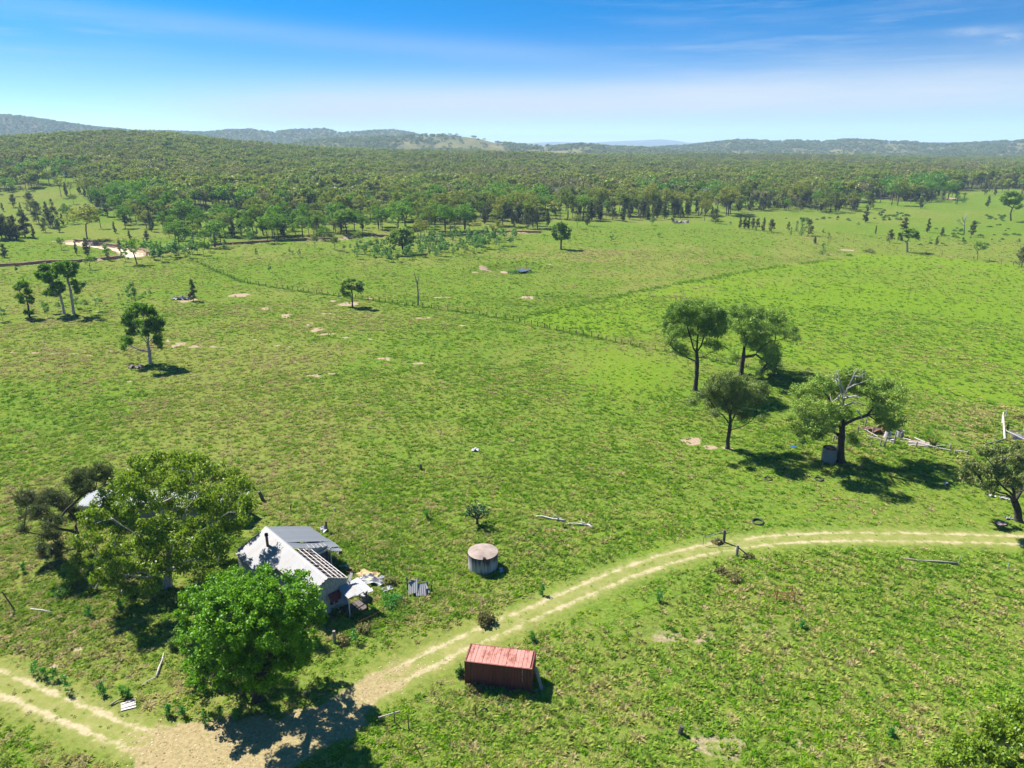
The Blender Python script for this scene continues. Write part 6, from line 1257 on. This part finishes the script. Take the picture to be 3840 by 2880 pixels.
for i, (dx_, dy_, dz_, rz_, lb) in enumerate(((0, 0, .14, .3, 'upper concrete block of two resting beside the tank in its shadow'), (.03, -.45, .10, .9, 'lower concrete block of two lying beside the tank in its shadow'))):
    q = at(*ZT(772, 935)); mb = MB(); mb.box((0, 0, dz_), (.42, .26, .28)); one('concrete_block', lb, 'block', mb, M['brick'], (q.x + dx_, q.y + dy_, q.z), rz_)

# ------------------------------------------------------------------ posts, gates and fences
def post_mesh(h, r, lean=0): m = MB(); m.tube([(0, 0, -.2), (lean * .5, 0, h * .5), (lean, 0, h)], [r * 1.1, r, r * .9], 7); return m
def wire_fence(label, pts, h, r, mat, group=None, tops=(1.0, .62), hide_wire=False):
    P = [at(*p) for p in pts]; root = thing('wire_fence', label, 'fence', P[0], 0, group); me0 = None
    fr = random.Random(len(pts)); m = post_mesh(h, r); proto_ = None
    for i, p in enumerate(P):
        if proto_ is None: o = m.build('post', mat, root); proto_ = o
        else: o = proto_.copy(); C.objects.link(o); o.parent = root
        o.location = p - P[0]; o.rotation_euler = (fr.uniform(-.07, .07), fr.uniform(-.07, .07), fr.random() * 6); o.scale = (1, 1, fr.uniform(.78, 1.15))
    w = MB()
    for t_ in tops:
        for a, b in zip(P[:-1], P[1:]):
            if (a - b).length < 40: w.tube([a - P[0] + Vector((0, 0, h * t_ * .95)), (a + b) / 2 - P[0] + Vector((0, 0, h * t_ * .95 - .04)), b - P[0] + Vector((0, 0, h * t_ * .95))], .008, 3, False)
    w.build('wire', M['rust'], root); return root
F1 = [Z7(x, y) for x, y in ((1608, 172), (1640, 186), (1675, 204), (1705, 214), (1735, 232), (1768, 246), (1800, 264), (1828, 274), (1855, 284), (1890, 298), (1920, 312), (1945, 326), (2030, 352), (2055, 358), (2080, 364), (2150, 374))] + \
     [Z6(x, y) for x, y in ((105, 250), (145, 256), (205, 266), (235, 268), (265, 271), (292, 277), (320, 283), (350, 284), (380, 290), (425, 292), (455, 297), (487, 301), (518, 306), (545, 312), (580, 317), (610, 321), (640, 324), (675, 327), (710, 331), (738, 335), (770, 340), (805, 343), (843, 350), (870, 355), (920, 362), (955, 366), (1010, 372), (1060, 380), (1100, 386), (1150, 392), (1200, 398), (1250, 403), (1288, 409), (1326, 415), (1365, 418), (1418, 428), (1470, 433), (1510, 444), (1545, 453), (1575, 463), (1610, 470), (1645, 478), (1683, 486), (1712, 491), (1750, 499), (1788, 504), (1823, 510), (1860, 519), (1900, 526), (1945, 534), (1980, 544), (2025, 553), (2075, 563), (2110, 571), (2160, 582), (2210, 592))]
wire_fence('long wire fence of grey posts running diagonally from the creek to the gums at right', F1, 1.3, .095, M['dark_wood'])
wire_fence('continuation of the wire fence behind the two tall gums at right', [Z5(x, y) for x, y in ((125, 578), (205, 590), (300, 606), (400, 622), (520, 648), (630, 672), (720, 690), (800, 708), (900, 728), (1000, 750), (1110, 778))], 1.2, .09, M['grey_wood'])
wire_fence('thin wire fence crossing the crest of the right hand flats', [Z3(x, y) for x, y in ((1170, 700), (1230, 710), (1300, 722), (1370, 732), (1480, 745), (1560, 755), (1650, 768), (1740, 776), (1830, 790), (1920, 802), (2010, 815), (2080, 826), (2150, 836))], 1.3, .09, M['dark_wood'])
wire_fence('old yard fence of thin steel pickets beyond the stripped side of the house', [ZH(x, y) for x, y in ((1158, 400), (1280, 488), (1405, 572), (1540, 655), (1672, 735), (1822, 830))], 1.15, .035, M['rust'], tops=(.95,))
wire_fence('row of thin pickets in the weeds before the porch', [ZH(x, y) for x, y in ((1340, 1250), (1575, 1135), (1790, 1020))], 1.0, .03, M['rust'], tops=(.9,))
wire_fence('thin picket fence crossing the grass behind the concrete tank', [ZM(x, y) for x, y in ((1420, 312), (1212, 305), (1000, 290), (676, 240), (400, 226))] + [ZT(45, 400), ZH(1560, 160), ZH(715, 165)], 1.1, .035, M['rust'], tops=(.9,))
def post(label, px, h, r, mat='dark_wood', lean=0.0, group=None, name='fence_post'):
    return one(name, label, 'post', post_mesh(h, r, lean), M[mat], at(*px), 0, group)
post('thick white-capped post on the mown strip near the round tree', ZH(1120, 1375), 1.35, .16, 'grey_wood')
post('dark post standing behind the house with a white sheet at its foot', ZH(1045, 352), 1.45, .13, 'dark_wood')
post('leaning thin dark post at the back corner of the house', ZH(710, 168), 1.2, .05, 'dark_wood', .25)
post('short pale post in the grass behind the house', ZH(1120, 166), .5, .08, 'pale_wood')
post('charred leaning stump beside the huge gum tree', ZG(2185, 610), 1.3, .24, 'dark_wood', -.45, name='tree_stump')
post('dark leaning dead stick at the far left below the huge gum', ZG(130, 1530), 2.4, .07, 'dark_wood', -.9)
post('lone dark stump in the middle of the near pasture', D_(909, 1014), .9, .18, 'dark_wood', name='tree_stump')
post('right of two rusty pickets in the grass left of the container', ZC(572, 1190), 1.5, .05, 'rust')
post('rusty picket in the grass in front of the container', ZC(1187, 1065), 1.15, .05, 'rust')
post('leaning rusty picket near the bottom edge', ZC(680, 1420), 1.1, .04, 'rust', -.5)
post('thin white steel post at the right beyond the log', ZR(2115, 445), 1.25, .04, 'white')
post('white steel post at the end of the lying log', ZR(1835, 415), 1.15, .04, 'white')
post('thin dark picket at the left end of the lying log', ZR(1487, 395), 1.1, .035, 'rust')
post('small dark stump near the bottom edge right of the container', ZR(230, 1385), .8, .2, 'dark_wood', .1, name='tree_stump')
post('thin picket in the grass right of the gate stay', ZR(928, 385), 1.0, .03, 'rust')
o = thing('picket_with_bar', 'left picket in the grass with a pale bar tied across it', 'post', at(*ZC(443, 1140)))
m = post_mesh(1.4, .045); m.build('post', M['rust'], o); m = MB(); m.beam((-1.35, .1, .55), (.5, -.05, 1.35), .09); m.build('bar', M['grey_wood'], o)
gp = at(*ZR(482, 282)); o = thing('gate_post', 'strainer post with sagging wire gate on the left side of the track', 'gate post', gp)
m = post_mesh(1.7, .17); m.build('post', M['dark_wood'], o); e = at(*ZR(362, 300)) - gp
m = MB(); m.tube([Vector((0, 0, 1.55)), e + Vector((0, 0, 1.05))], .045, 6); m.tube([e + Vector((0, 0, -.1)), e + Vector((0, 0, 1.15))], .04, 6); m.tube([Vector((0, 0, .75)), e + Vector((0, 0, .45))], .015, 4); m.build('rail', M['grey_wood'], o)
gp = at(*ZR(557, 360)); o = thing('gate_post', 'strainer post with a slanting timber stay on the right side of the track', 'gate post', gp)
m = post_mesh(1.45, .17); m.build('post', M['grey_wood'], o); e = at(*ZR(640, 372)) - gp; m = MB(); m.tube([Vector((0, 0, 1.2)), e], .08, 6); m.build('stay', M['dark_wood'], o)

# ------------------------------------------------------------------ steel cage
ca = flat(*ZR(785, 620)); cb = flat(*ZR(886, 628)); fr_ = Vector((cb.x - ca.x, cb.y - ca.y, 0)); W_ = fr_.length
o = thing('steel_cage', 'rusty open steel frame cage standing in the right foreground paddock', 'cage', at(*ZR(785, 620)), math.atan2(fr_.y, fr_.x))
DP, HT = 1.15, 1.15
for x_ in (0, W_):
    for y_ in (0, DP): m = MB(); m.tube([(x_, y_, -.05), (x_, y_, HT + .12)], .042, 6); m.build('upright', M['rust'], o)
for z_ in (HT, .28):
    for a_, b_ in (((0, 0), (W_, 0)), ((0, DP), (W_, DP)), ((0, 0), (0, DP)), ((W_, 0), (W_, DP))): m = MB(); m.tube([(a_[0], a_[1], z_), (b_[0], b_[1], z_)], .034, 6); m.build('rail', M['rust'], o)
m = MB()
for i in range(1, 7): m.tube([(W_ * i / 7, 0, .27), (W_ * i / 7, DP, .27)], .014, 4)
m.build('floor_mesh', M['rust'], o)

# ------------------------------------------------------------------ logs, tyres, drums, litter
def log_(label, conv, pts, r, mat, twigs=(), name='fallen_log', lift=.12):
    P = [at(*conv(*p)) for p in pts]; mb = MB(); q = [p - P[0] + Vector((0, 0, lift + .1 * (i % 2))) for i, p in enumerate(P)]
    mb.tube(q, [r * (1 - .65 * i / (len(q) - 1)) for i in range(len(q))], 7)
    for j, dx_, dy_, dz_ in twigs: mb.tube([q[j], q[j] + Vector((dx_, dy_, dz_))], [r * .5, r * .12], 5)
    return one(name, label, 'log', mb, M[mat], P[0], 0, None, True)
log_('long bleached fallen branch lying behind the concrete tank, left piece', ZT, ((1440, 435), (1380, 425), (1300, 410), (1200, 390), (1130, 380)), .17, 'dead_wood', ((1, -.9, .3, .7), (2, .3, .5, .3)))
log_('curved bleached fallen branch lying behind the concrete tank, right piece', ZT, ((1720, 510), (1680, 480), (1620, 468), (1530, 466), (1440, 460)), .18, 'dead_wood', ((2, -.2, .6, .5), (1, -1.2, .5, .25)))
log_('grey timber log lying at right below the track', ZR, ((1830, 410), (1720, 402), (1610, 392), (1500, 378)), .15, 'grey_wood')
log_('pale fallen limb lying left of the huge gum shadow', ZG, ((440, 1552), (350, 1535), (255, 1518)), .12, 'dead_wood')
log_('straight pale stick lying in the grass left of the round tree', ZL, ((1300, 645), (1320, 580), (1345, 510), (1360, 455)), .10, 'dead_wood')
log_('thin dry stick bent off the foot of the straight pale stick', ZL, ((1290, 652), (1230, 685), (1170, 722)), .06, 'pale_wood', name='fallen_stick')
log_('dark-ended timber scrap beside the left track', ZL, ((920, 880), (980, 845), (1040, 832)), .09, 'grey_wood', ((1, .5, .2, .1),), name='timber_scrap')
mb = MB()
for i in range(4): mb.box((0, i * .28, .09 + .03 * (i % 2)), (1.15, .2, .05), Matrix.Rotation(.06 * (i - 2), 3, 'Z'))
one('broken_pallet', 'broken pale pallet slats lying in weeds beside the left track', 'pallet', mb, M['pale_wood'], at(*ZL(1068, 905)), .5)
def tyre_mesh(R_, r_t): m = MB(); n1, n2 = 24, 8; v = [((R_ + r_t * math.cos(b)) * math.cos(a), (R_ + r_t * math.cos(b)) * math.sin(a), r_t * 1.1 * math.sin(b) + r_t) for a in np.linspace(0, 2 * math.pi, n1, endpoint=False) for b in np.linspace(0, 2 * math.pi, n2, endpoint=False)]; return m.add(v, [(i * n2 + j, ((i + 1) % n1) * n2 + j, ((i + 1) % n1) * n2 + (j + 1) % n2, i * n2 + (j + 1) % n2) for i in range(n1) for j in range(n2)])
for lb, px, s_ in (('large tractor tyre lying flat above the bend in the track', D_(1637, 1129), .66), ('large tyre lying in the grass below the bronze-tipped gum', D_(1659, 1035), .50), ('large tyre lying flat in front of the iron tank', D_(1769, 1036), .56), ('tyre half hidden in grass before the container', ZC(1418, 945), .34), ('tyre beside the rusty picket left of the container front', ZC(1265, 1035), .34)):
    o = one('tractor_tyre' if s_ > .45 else 'car_tyre', lb, 'tyre', tyre_mesh(s_, s_ * .18), M['tyre'], at(*px), 0, None, True); o.rotation_euler = (.08, -.05, 0)
q = at(*ZC(1265, 1035)); bpy.data.objects['car_tyre.001'].rotation_euler = (1.2, 0, .3)
q = at(*Z5(1563, 1500)); o = thing('iron_tank', 'rusting corrugated iron tank with open top at the foot of the dead-topped gum', 'tank', q)
m = MB(); m.lathe([(1.06 + (.025 if i % 2 else 0), -.1 + i * .10) for i in range(24)], 28); m.build('tank_wall', M['galv'], o, False)
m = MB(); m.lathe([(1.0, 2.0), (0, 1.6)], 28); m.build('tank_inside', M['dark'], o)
one('blue_drum', 'blue plastic lid lying in grass left of the iron tank', 'drum lid', MB().lathe([(0, .16), (.42, .16), (.46, .1), (.46, 0)], 14), M['blue'], at(*ZY(-300, 560)) if False else at(*Z5(1275, 1388)))
for lb, px, w_, l_, mt in (('white and blue enamel tub lying near the shadow at right', ZE(153, 1052), .55, .35, 'white'), ('white plastic bag lying left of the edge gum', ZE(720, 1195), .65, .5, 'white'), ('pale blue plastic scrap under the edge gum', ZE(870, 1228), .6, .35, 'white'), ('white plastic scrap right under the edge gum branches', ZE(965, 1250), .5, .35, 'white'), ('pale rag in the shade at the foot of the edge gum', ZE(935, 1480), .7, .3, 'sheet'), ('pinkish rubbish heap below the edge gum', ZE(840, 1550), .9, .5, 'pinkboard'), ('pale torn bag lying alone in the near pasture', D_(1026, 973), .8, .6, 'white')):
    one('litter', lb, 'litter', crumple(int(px[0]) % 97, w_ * 1.4, l_ * 1.6, .28, 5), M[mt], at(*px))

# ------------------------------------------------------------------ broken stock yards at right
yard = thing('stock_yard', 'broken stock yard of leaning posts and fallen grey rails beside the dead-topped gum', 'stock yard', at(*ZY(380, 545)))
y0_ = yard.location.copy()
for (x, y, h, ln) in ((360, 550, 1.75, .25), (285, 540, 1.2, .15), (125, 540, .9, 0), (540, 490, 2.1, .1), (150, 350, 1.5, 0), (15, 210, 1.6, .05), (655, 430, 1.3, 0), (690, 400, 1.3, .0), (940, 570, 1.0, 0), (1550, 605, .9, 0), (1260, 615, .6, 0), (-120, 330, 1.4, 0), (-560, 470, 1.2, .1), (-500, 420, 1.1, 0), (1640, 680, .6, 0), (1870, 690, .6, 0)):
    m = post_mesh(h, .12, ln); o = m.build('post', M['grey_wood'], yard); o.location = at(*ZY(x, y)) - y0_
for (x1, y1, z1, x2, y2, z2, r_) in ((0, 320, .8, 240, 420, .5, .07), (40, 400, .5, 520, 500, .25, .08), (-150, 330, 1.0, 300, 330, 1.0, .05), (360, 440, .6, 530, 480, .9, .06), (700, 420, .2, 840, 455, .2, .12), (650, 480, .3, 1000, 520, .3, .07), (940, 560, .75, 1300, 615, .5, .09), (1300, 590, .55, 1560, 590, .6, .07), (1640, 660, .4, 1860, 690, .4, .10), (480, 350, 1.3, 690, 390, 1.2, .04), (900, 430, .4, 1100, 505, .3, .1), (1150, 560, .25, 1560, 640, .2, .09)):
    m = MB(); m.tube([at(*ZY(x1, y1)) - y0_ + Vector((0, 0, z1)), at(*ZY(x2, y2)) - y0_ + Vector((0, 0, z2))], r_, 6); m.build('rail', M['pale_wood' if r_ > .065 else 'grey_wood'], yard)
def half_drum(label, px, s_, tilt, mt):
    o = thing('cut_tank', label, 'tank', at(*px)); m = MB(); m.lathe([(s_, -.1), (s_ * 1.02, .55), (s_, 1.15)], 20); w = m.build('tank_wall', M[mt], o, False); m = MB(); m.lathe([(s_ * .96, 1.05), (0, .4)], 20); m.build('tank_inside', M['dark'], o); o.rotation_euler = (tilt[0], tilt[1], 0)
half_drum('white cut-open tank, left of two in the broken stock yard', ZY(410, 395), .52, (0, .15), 'white')
half_drum('white cut-open tank, right of two in the broken stock yard', ZY(640, 375), .58, (0, 0), 'white')
one('feed_tin', 'small white tin lying below the two cut tanks', 'tin', MB().box((0, 0, .2), (.6, .35, .38)), M['white'], at(*ZY(508, 462)), .4)
o = thing('board_stack', 'collapsed stack of pinkish boards beside the dry bush', 'board stack', at(*ZY(970, 505)), -.35)
for i in range(7):
    m = MB(); m.box((.05 * i, (i - 3) * .28, .12 + .07 * (i % 3)), (3.0, .24, .05), Matrix.Rotation(hr.uniform(-.12, .12), 3, 'Z')); m.build('plank', M['pinkboard' if i % 2 else 'pale_wood'], o)
mb = MB()
g_ = np.random.default_rng(4)
for i in range(46):
    a = g_.random() * 6.28; q = g_.random() ** .5; mb.tube([(0, 0, 0), (math.cos(a) * q * .7, math.sin(a) * q * .7, .7), (math.cos(a) * q * 1.3, math.sin(a) * q * 1.3, 1.25 + .3 * g_.random())], [.03, .02, .008], 3, False)
o = thing('dry_bush', 'twiggy dry bush with yellow-green top in the broken stock yard', 'bush', at(*ZY(1240, 530))); mb.build('branch', M['leaf_dry'], o)
V, F = leaves(g_, g_.normal(size=(16, 3)) * np.array([.6, .6, .08]) + np.array([0, 0, 1.5]), np.tile([.35, .35, .15], (16, 1)), 30, .16, 0, .6, .5); link('foliage', np_mesh('foliage', V, [F], [M['leaf_big']]), o)
wr = thing('collapsed_ramp', 'collapsed pale timber loading ramp with draped iron at the right edge', 'loading ramp', at(*ZE(890, 500))); w0 = wr.location.copy()
def wl(x, y, z): return at(*ZE(x, y)) - w0 + Vector((0, 0, z))
for a, b, r_, mt in ((wl(890, 490, 0), wl(850, 300, 1.3), .16, 'pale_wood'), (wl(855, 300, .2), wl(850, 260, 1.6), .14, 'pale_wood'), (wl(880, 480, 1.4), wl(1180, 560, .6), .12, 'pale_wood'), (wl(900, 500, .3), wl(640, 565, .2), .10, 'grey_wood'), (wl(920, 460, .9), wl(1160, 540, .4), .08, 'dead_wood'), (wl(900, 215, 0), wl(895, 200, 1.4), .1, 'grey_wood'), (wl(940, 420, .6), wl(1200, 440, .6), .07, 'grey_wood'), (wl(1120, 420, 0), wl(1120, 400, 1.3), .12, 'grey_wood')):
    m = MB(); m.tube([a, b], [r_, r_ * .8], 7); m.build('beam', M[mt], wr)
m = MB(); a = wl(890, 470, 1.2); m.corr(a, (1, .12, -.25), (.5, -1, -.8), 2.6, 1.6, 8, .04, sag=.2, nl=4); m.build('iron_sheet', M['sheet'], wr)
one('rubble_heap', 'heap of pale rubble at the foot of the lone dark she-oak', 'rubble', crumple(8, 5.5, 2.6, .9, 12), M['sheet'], at(*Z7(1515, 492)))
one('rubble_heap', 'low pile of grey stones left under the lone clear-trunked gum', 'rubble', crumple(9, 3.0, 1.6, .55, 9), M['lid'], at(*Z7(1125, 1058)))
one('earth_mound', 'brown earth mound with boards in the broken stock yard', 'mound', crumple(10, 4.0, 2.2, 1.0, 8), M['termite'], at(*ZY(230, 285)))
one('timber_heap', 'pale heap of felled timber at the forest edge right of centre', 'timber heap', crumple(14, 9, 4, 1.6, 10), M['pale_wood'], at(*Z3(235, 592)))
# far roofs in the forest
for lb, px, w_, l_, mt in (('tiny house with yellowish roof deep in the forest below the grassy hill', Z2(1062, 228), 16, 9, 'tan'), ('tiny pale-roofed house deep in the forest at right, left one', Z3(1262, 322), 15, 8, 'pinkboard'), ('tiny pale-roofed house deep in the forest at right, right one', Z3(1352, 314), 16, 8, 'white')):
    d = ray(*px); t_ = 1450.0 / d[1]; x_, y_ = d[0] * t_, d[1] * t_; zt = CAM_H + d[2] * t_; z_ = zt - 6.0
    o = thing('far_house', lb, 'house', (x_, y_, z_), .2); m = MB(); m.box((0, 0, 0), (w_, l_, 9.0)); m.build('wall', M['white'], o)
    m = MB(); m.add([(-w_ / 2 - .5, -l_ / 2 - .5, 4.4), (w_ / 2 + .5, -l_ / 2 - .5, 4.4), (w_ / 2 + .5, 0, 7.4), (-w_ / 2 - .5, 0, 7.4), (-w_ / 2 - .5, l_ / 2 + .5, 4.4), (w_ / 2 + .5, l_ / 2 + .5, 4.4)], [(0, 1, 2, 3), (3, 2, 5, 4), (0, 3, 4), (1, 5, 2)]); m.build('roof', M[mt], o)

# ------------------------------------------------------------------ prickly pear, bushes, thistles
q = at(*ZT(522, 462)); o = thing('prickly_pear', 'dark tree-shaped prickly pear cactus on a stout trunk behind the tank', 'cactus', q)
g_ = np.random.default_rng(6); m = MB(); m.tube([(0, 0, -.1), (.05, 0, .5), (.0, 0, 1.0)], [.20, .16, .14], 8)
pads = MB()
def pad(mb_, c, d, up, L, W, T):
    d = Vector(d).normalized(); s_ = d.cross(Vector(up)).normalized(); n_ = s_.cross(d); c = Vector(c); v = []; k = 8
    for sg in (1, -1): v += [c + d * (L * .5 * (1 - math.cos(2 * math.pi * i / k))) + s_ * (W * .5 * math.sin(2 * math.pi * i / k)) + n_ * T * sg for i in range(k)]
    mb_.add(v, [tuple(range(k)), tuple(range(2 * k - 1, k - 1, -1))] + [(i, i + k, (i + 1) % k + k, (i + 1) % k) for i in range(k)])
for i in range(9):
    a = i * .7 + g_.random() * .3; ex = .55 + .35 * (i % 3); p1 = Vector((math.cos(a) * ex * .5, math.sin(a) * ex * .5, 1.15 + .15 * (i % 2))); p2 = Vector((math.cos(a) * ex, math.sin(a) * ex, 1.5 + .35 * g_.random())); m.tube([(0, 0, .85), p1, p2], [.11, .09, .06], 6)
    for j in range(16):
        c = p2 + Vector(g_.normal(size=3)) * .20 + Vector((0, 0, .35 * g_.random())); d = Vector(g_.normal(size=3)) * .5 + Vector((math.cos(a) * .4, math.sin(a) * .4, .8)); pad(pads, c, d, g_.normal(size=3), .34, .22, .025)
m.build('trunk', M['bark_dark'], o, True); pads.build('pad', M['leaf_cactus'], o)['kind'] = 'stuff'
wg_ = None
def bush(label, px, w, h, leaf, size=.2, seed=0, n=16, dens=30, group=None, cat='bush', name='bush', rough_up=.3):
    me = bush_meshes(seed, w, h, leaf, dens, size, n); return tag(link(name, me, None, at(*px)), label, cat, group)
bush('large olive grass bush with dead stems at its foot above the container', ZT(620, 1480), 2.4, 1.7, M['leaf_dry'], .34, 401, 26, 50)
bush('dark shrub filling the shade below the gable window', ZH(1130, 1100), 2.6, 1.5, M['leaf_shrub'], .22, 402, 20)
bush('dark shrub below the porch posts', ZH(1300, 1130), 2.2, 1.2, M['leaf_shrub'], .2, 403)
bush('bright shrub growing beside the verandah post', ZH(1180, 660), 2.0, 1.4, M['leaf_broad'], .18, 404)
bush('dark green shrub right of the verandah floor', ZH(1110, 640), 1.6, 1.5, M['leaf_shrub'], .2, 405)
bush('olive shrub right of the white heap', ZH(1625, 830), 2.2, 1.3, M['leaf_dry'], .28, 406)
bush('dry tussock left of the thick capped post', ZH(1190, 1370), 1.8, .9, M['leaf_dry'], .3, 407)
bush('dry tussock bush right of the porch shrubs', ZH(1400, 1260), 2.2, 1.0, M['leaf_dry'], .3, 408)
bush('dense weed bush between the porch and the collapsed shelter', ZH(1650, 1010), 3.4, 1.5, M['leaf_thistle'], .24, 409, 24)
bush('dark shrub in the shade under the left side of the huge gum', ZG(520, 1400), 2.6, 1.7, M['leaf_shrub'], .24, 410)
bush('grey-green shrub in the shade under the huge gum', ZG(1110, 1420), 2.2, 1.2, M['leaf_shrub'], .22, 411)
bush('dark shrub between the huge gum and the round tree', ZG(1420, 1500), 2.6, 1.5, M['leaf_shrub'], .24, 412)
bush('dark leafy shrub at the foot of the round tree', ZL(2100, 760), 2.4, 1.6, M['leaf_broad'], .22, 413)
bush('rusty leafed sprig at the left skirt of the round tree', ZL(1440, 400), 1.2, 1.6, M['leaf_bronze'], .22, 414)
bush('tall dry seeding grass clump at the left front of the container', ZC(1180, 830), 2.2, .8, M['leaf_dry'], .34, 415, 16)
bush('tall green grass clump at the front middle of the container', ZC(1400, 860), 2.6, .8, M['leaf_thistle'], .3, 416, 16)
bush('green grass clump at the right front of the container', ZC(1590, 890), 2.0, .8, M['leaf_big'], .28, 417, 16)
bush('green weed clump at the left end of the container', ZC(1050, 690), 1.4, 1.2, M['leaf_shrub'], .26, 418, 14)
bush('brown dry clump before the container', ZC(1440, 905), 1.2, .6, M['leaf_dry'], .28, 419, 12)
bush('grey tussock, largest of the dark clumps below the gate stay', ZR(540, 500), 2.4, .9, M['leaf_dry'], .3, 420)
bush('grey tussock left of the largest below the gate stay', ZR(470, 455), 1.8, .8, M['leaf_dry'], .3, 421)
bush('dry tussock at the foot of the slanting stay', ZR(630, 365), 1.6, .7, M['leaf_dry'], .26, 422)
bush('brown grass at the foot of the sagging gate', ZR(440, 285), 1.6, .8, M['leaf_dry'], .26, 423)
bush('grey-brown bush behind the loading ramp', ZE(1080, 240), 3.2, 1.2, M['leaf_dry'], .34, 424)
bush('dark rank grass mound left of the loading ramp', ZE(600, 380), 3.4, 1.1, M['leaf_big'], .34, 425)
bush('dark shrub under the dead-topped gum', Z5(1760, 1360), 2.8, 1.6, M['leaf_shrub'], .26, 426)
bush('dark rank grass behind the two tall gums', Z5(1310, 830), 5.0, 1.1, M['leaf_big'], .36, 427, 22)
bush('green shrub in front of the right hand dam', Z3(1200, 782), 4.0, 1.2, M['leaf_vivid'], .5, 428)
bush('brown reeds beside the right hand dam', Z3(1320, 765), 6.0, 1.6, M['leaf_dry'], .6, 429)
bush('long dark weedy bush on the dam bank', Z2(1240, 940), 9.0, 1.4, M['leaf_shrub'], .5, 430, 24)
bush('green weedy bush on the right end of the dam bank', Z2(1350, 942), 6.0, 1.3, M['leaf_shrub'], .5, 431, 18)
bush('grey twiggy bush at the left of the shade beside the huge gum', ZG(410, 1180), 2.0, .8, M['leaf_dry'], .3, 432)
th = [('bright upright thistle beside the thick capped post', ZH(1310, 1370), 1.5), ('thistle with a dry stalk alone left of the track bend', ZT(1195, 1190), 1.2), ('bright thistle beside the picket behind the tank', ZT(12, 400), 1.0), ('tallest bright thistle above the left track', ZL(300, 620), 1.5), ('second bright thistle above the left track', ZL(375, 645), 1.2), ('thistle right of the two above the left track', ZL(465, 665), 1.1), ('bright thistle over dry stalks above the left track', ZL(560, 760), 1.7), ('thin thistle between the left track and the stick', ZL(850, 780), 1.1), ('left of two thistles behind the timber scrap', ZL(1020, 810), 1.1), ('right of two thistles behind the timber scrap', ZL(1065, 810), .9), ('thistle by the verge left of the round tree', ZL(1405, 960), 1.1), ('smaller thistle by the verge left of the round tree', ZL(1520, 960), 1.0), ('pale thistle at the edge of the round tree shade', ZL(1715, 1030), 1.2), ('left of two thistles in the round tree shade', ZL(1835, 990), 1.4), ('right of two thistles in the round tree shade', ZL(1965, 1000), 1.2), ('lone thistle left of the steel cage', ZR(115, 625), 1.1), ('small thistle between the container and the track', ZC(1715, 385), .9), ('sprig of green below the steel cage', ZR(935, 775), .7), ('leafy sprig near the bottom edge right of centre', ZR(1440, 1395), .8), ('small bright thistle in the left shade of the huge gum', ZG(1000, 1500), 1.0), ('thistle at the far left near the dead stick', ZG(200, 1200), 1.1), ('thistle under the huge gum near the dead limb', ZG(740, 1570), 1.2)]
def thistle_mesh(seed, h):
    g_ = np.random.default_rng(seed); n = 10; cc = np.stack([g_.normal(size=n) * .13, g_.normal(size=n) * .13, np.linspace(.15, 1, n) * h], 1)
    V, F = leaves(g_, cc, np.tile([.22, .22, .16], (n, 1)), 16, .26, -.1, .3, .35, axis_up=.5); return np_mesh('foliage', V, [F], [M['leaf_thistle']])
for i, (lb, px, h) in enumerate(th): tag(link('thistle', thistle_mesh(500 + i, h), None, at(*px)), lb, 'thistle')

# ------------------------------------------------------------------ haze: the air over the valley
m, nt = material('haze'); vol = N(nt, 'ShaderNodeVolumePrincipled', {'Color': (.48, .71, 1.0, 1), 'Density': HAZE, 'Anisotropy': .0})
o_ = N(nt, 'ShaderNodeOutputMaterial'); nt.links.new(vol.outputs[0], o_.inputs['Volume'])
hb_ = MB(); zlo, zhi = float(Zg.min()) - 12.0, float(max(Zg.max(), CAM_H)) + 32.0
hb_.box((0, 0, (zlo + zhi) / 2), (34000, 34000, zhi - zlo)); hz_o = hb_.build('haze', m); hz_o['kind'] = 'stuff'
print('haze', zlo, zhi)
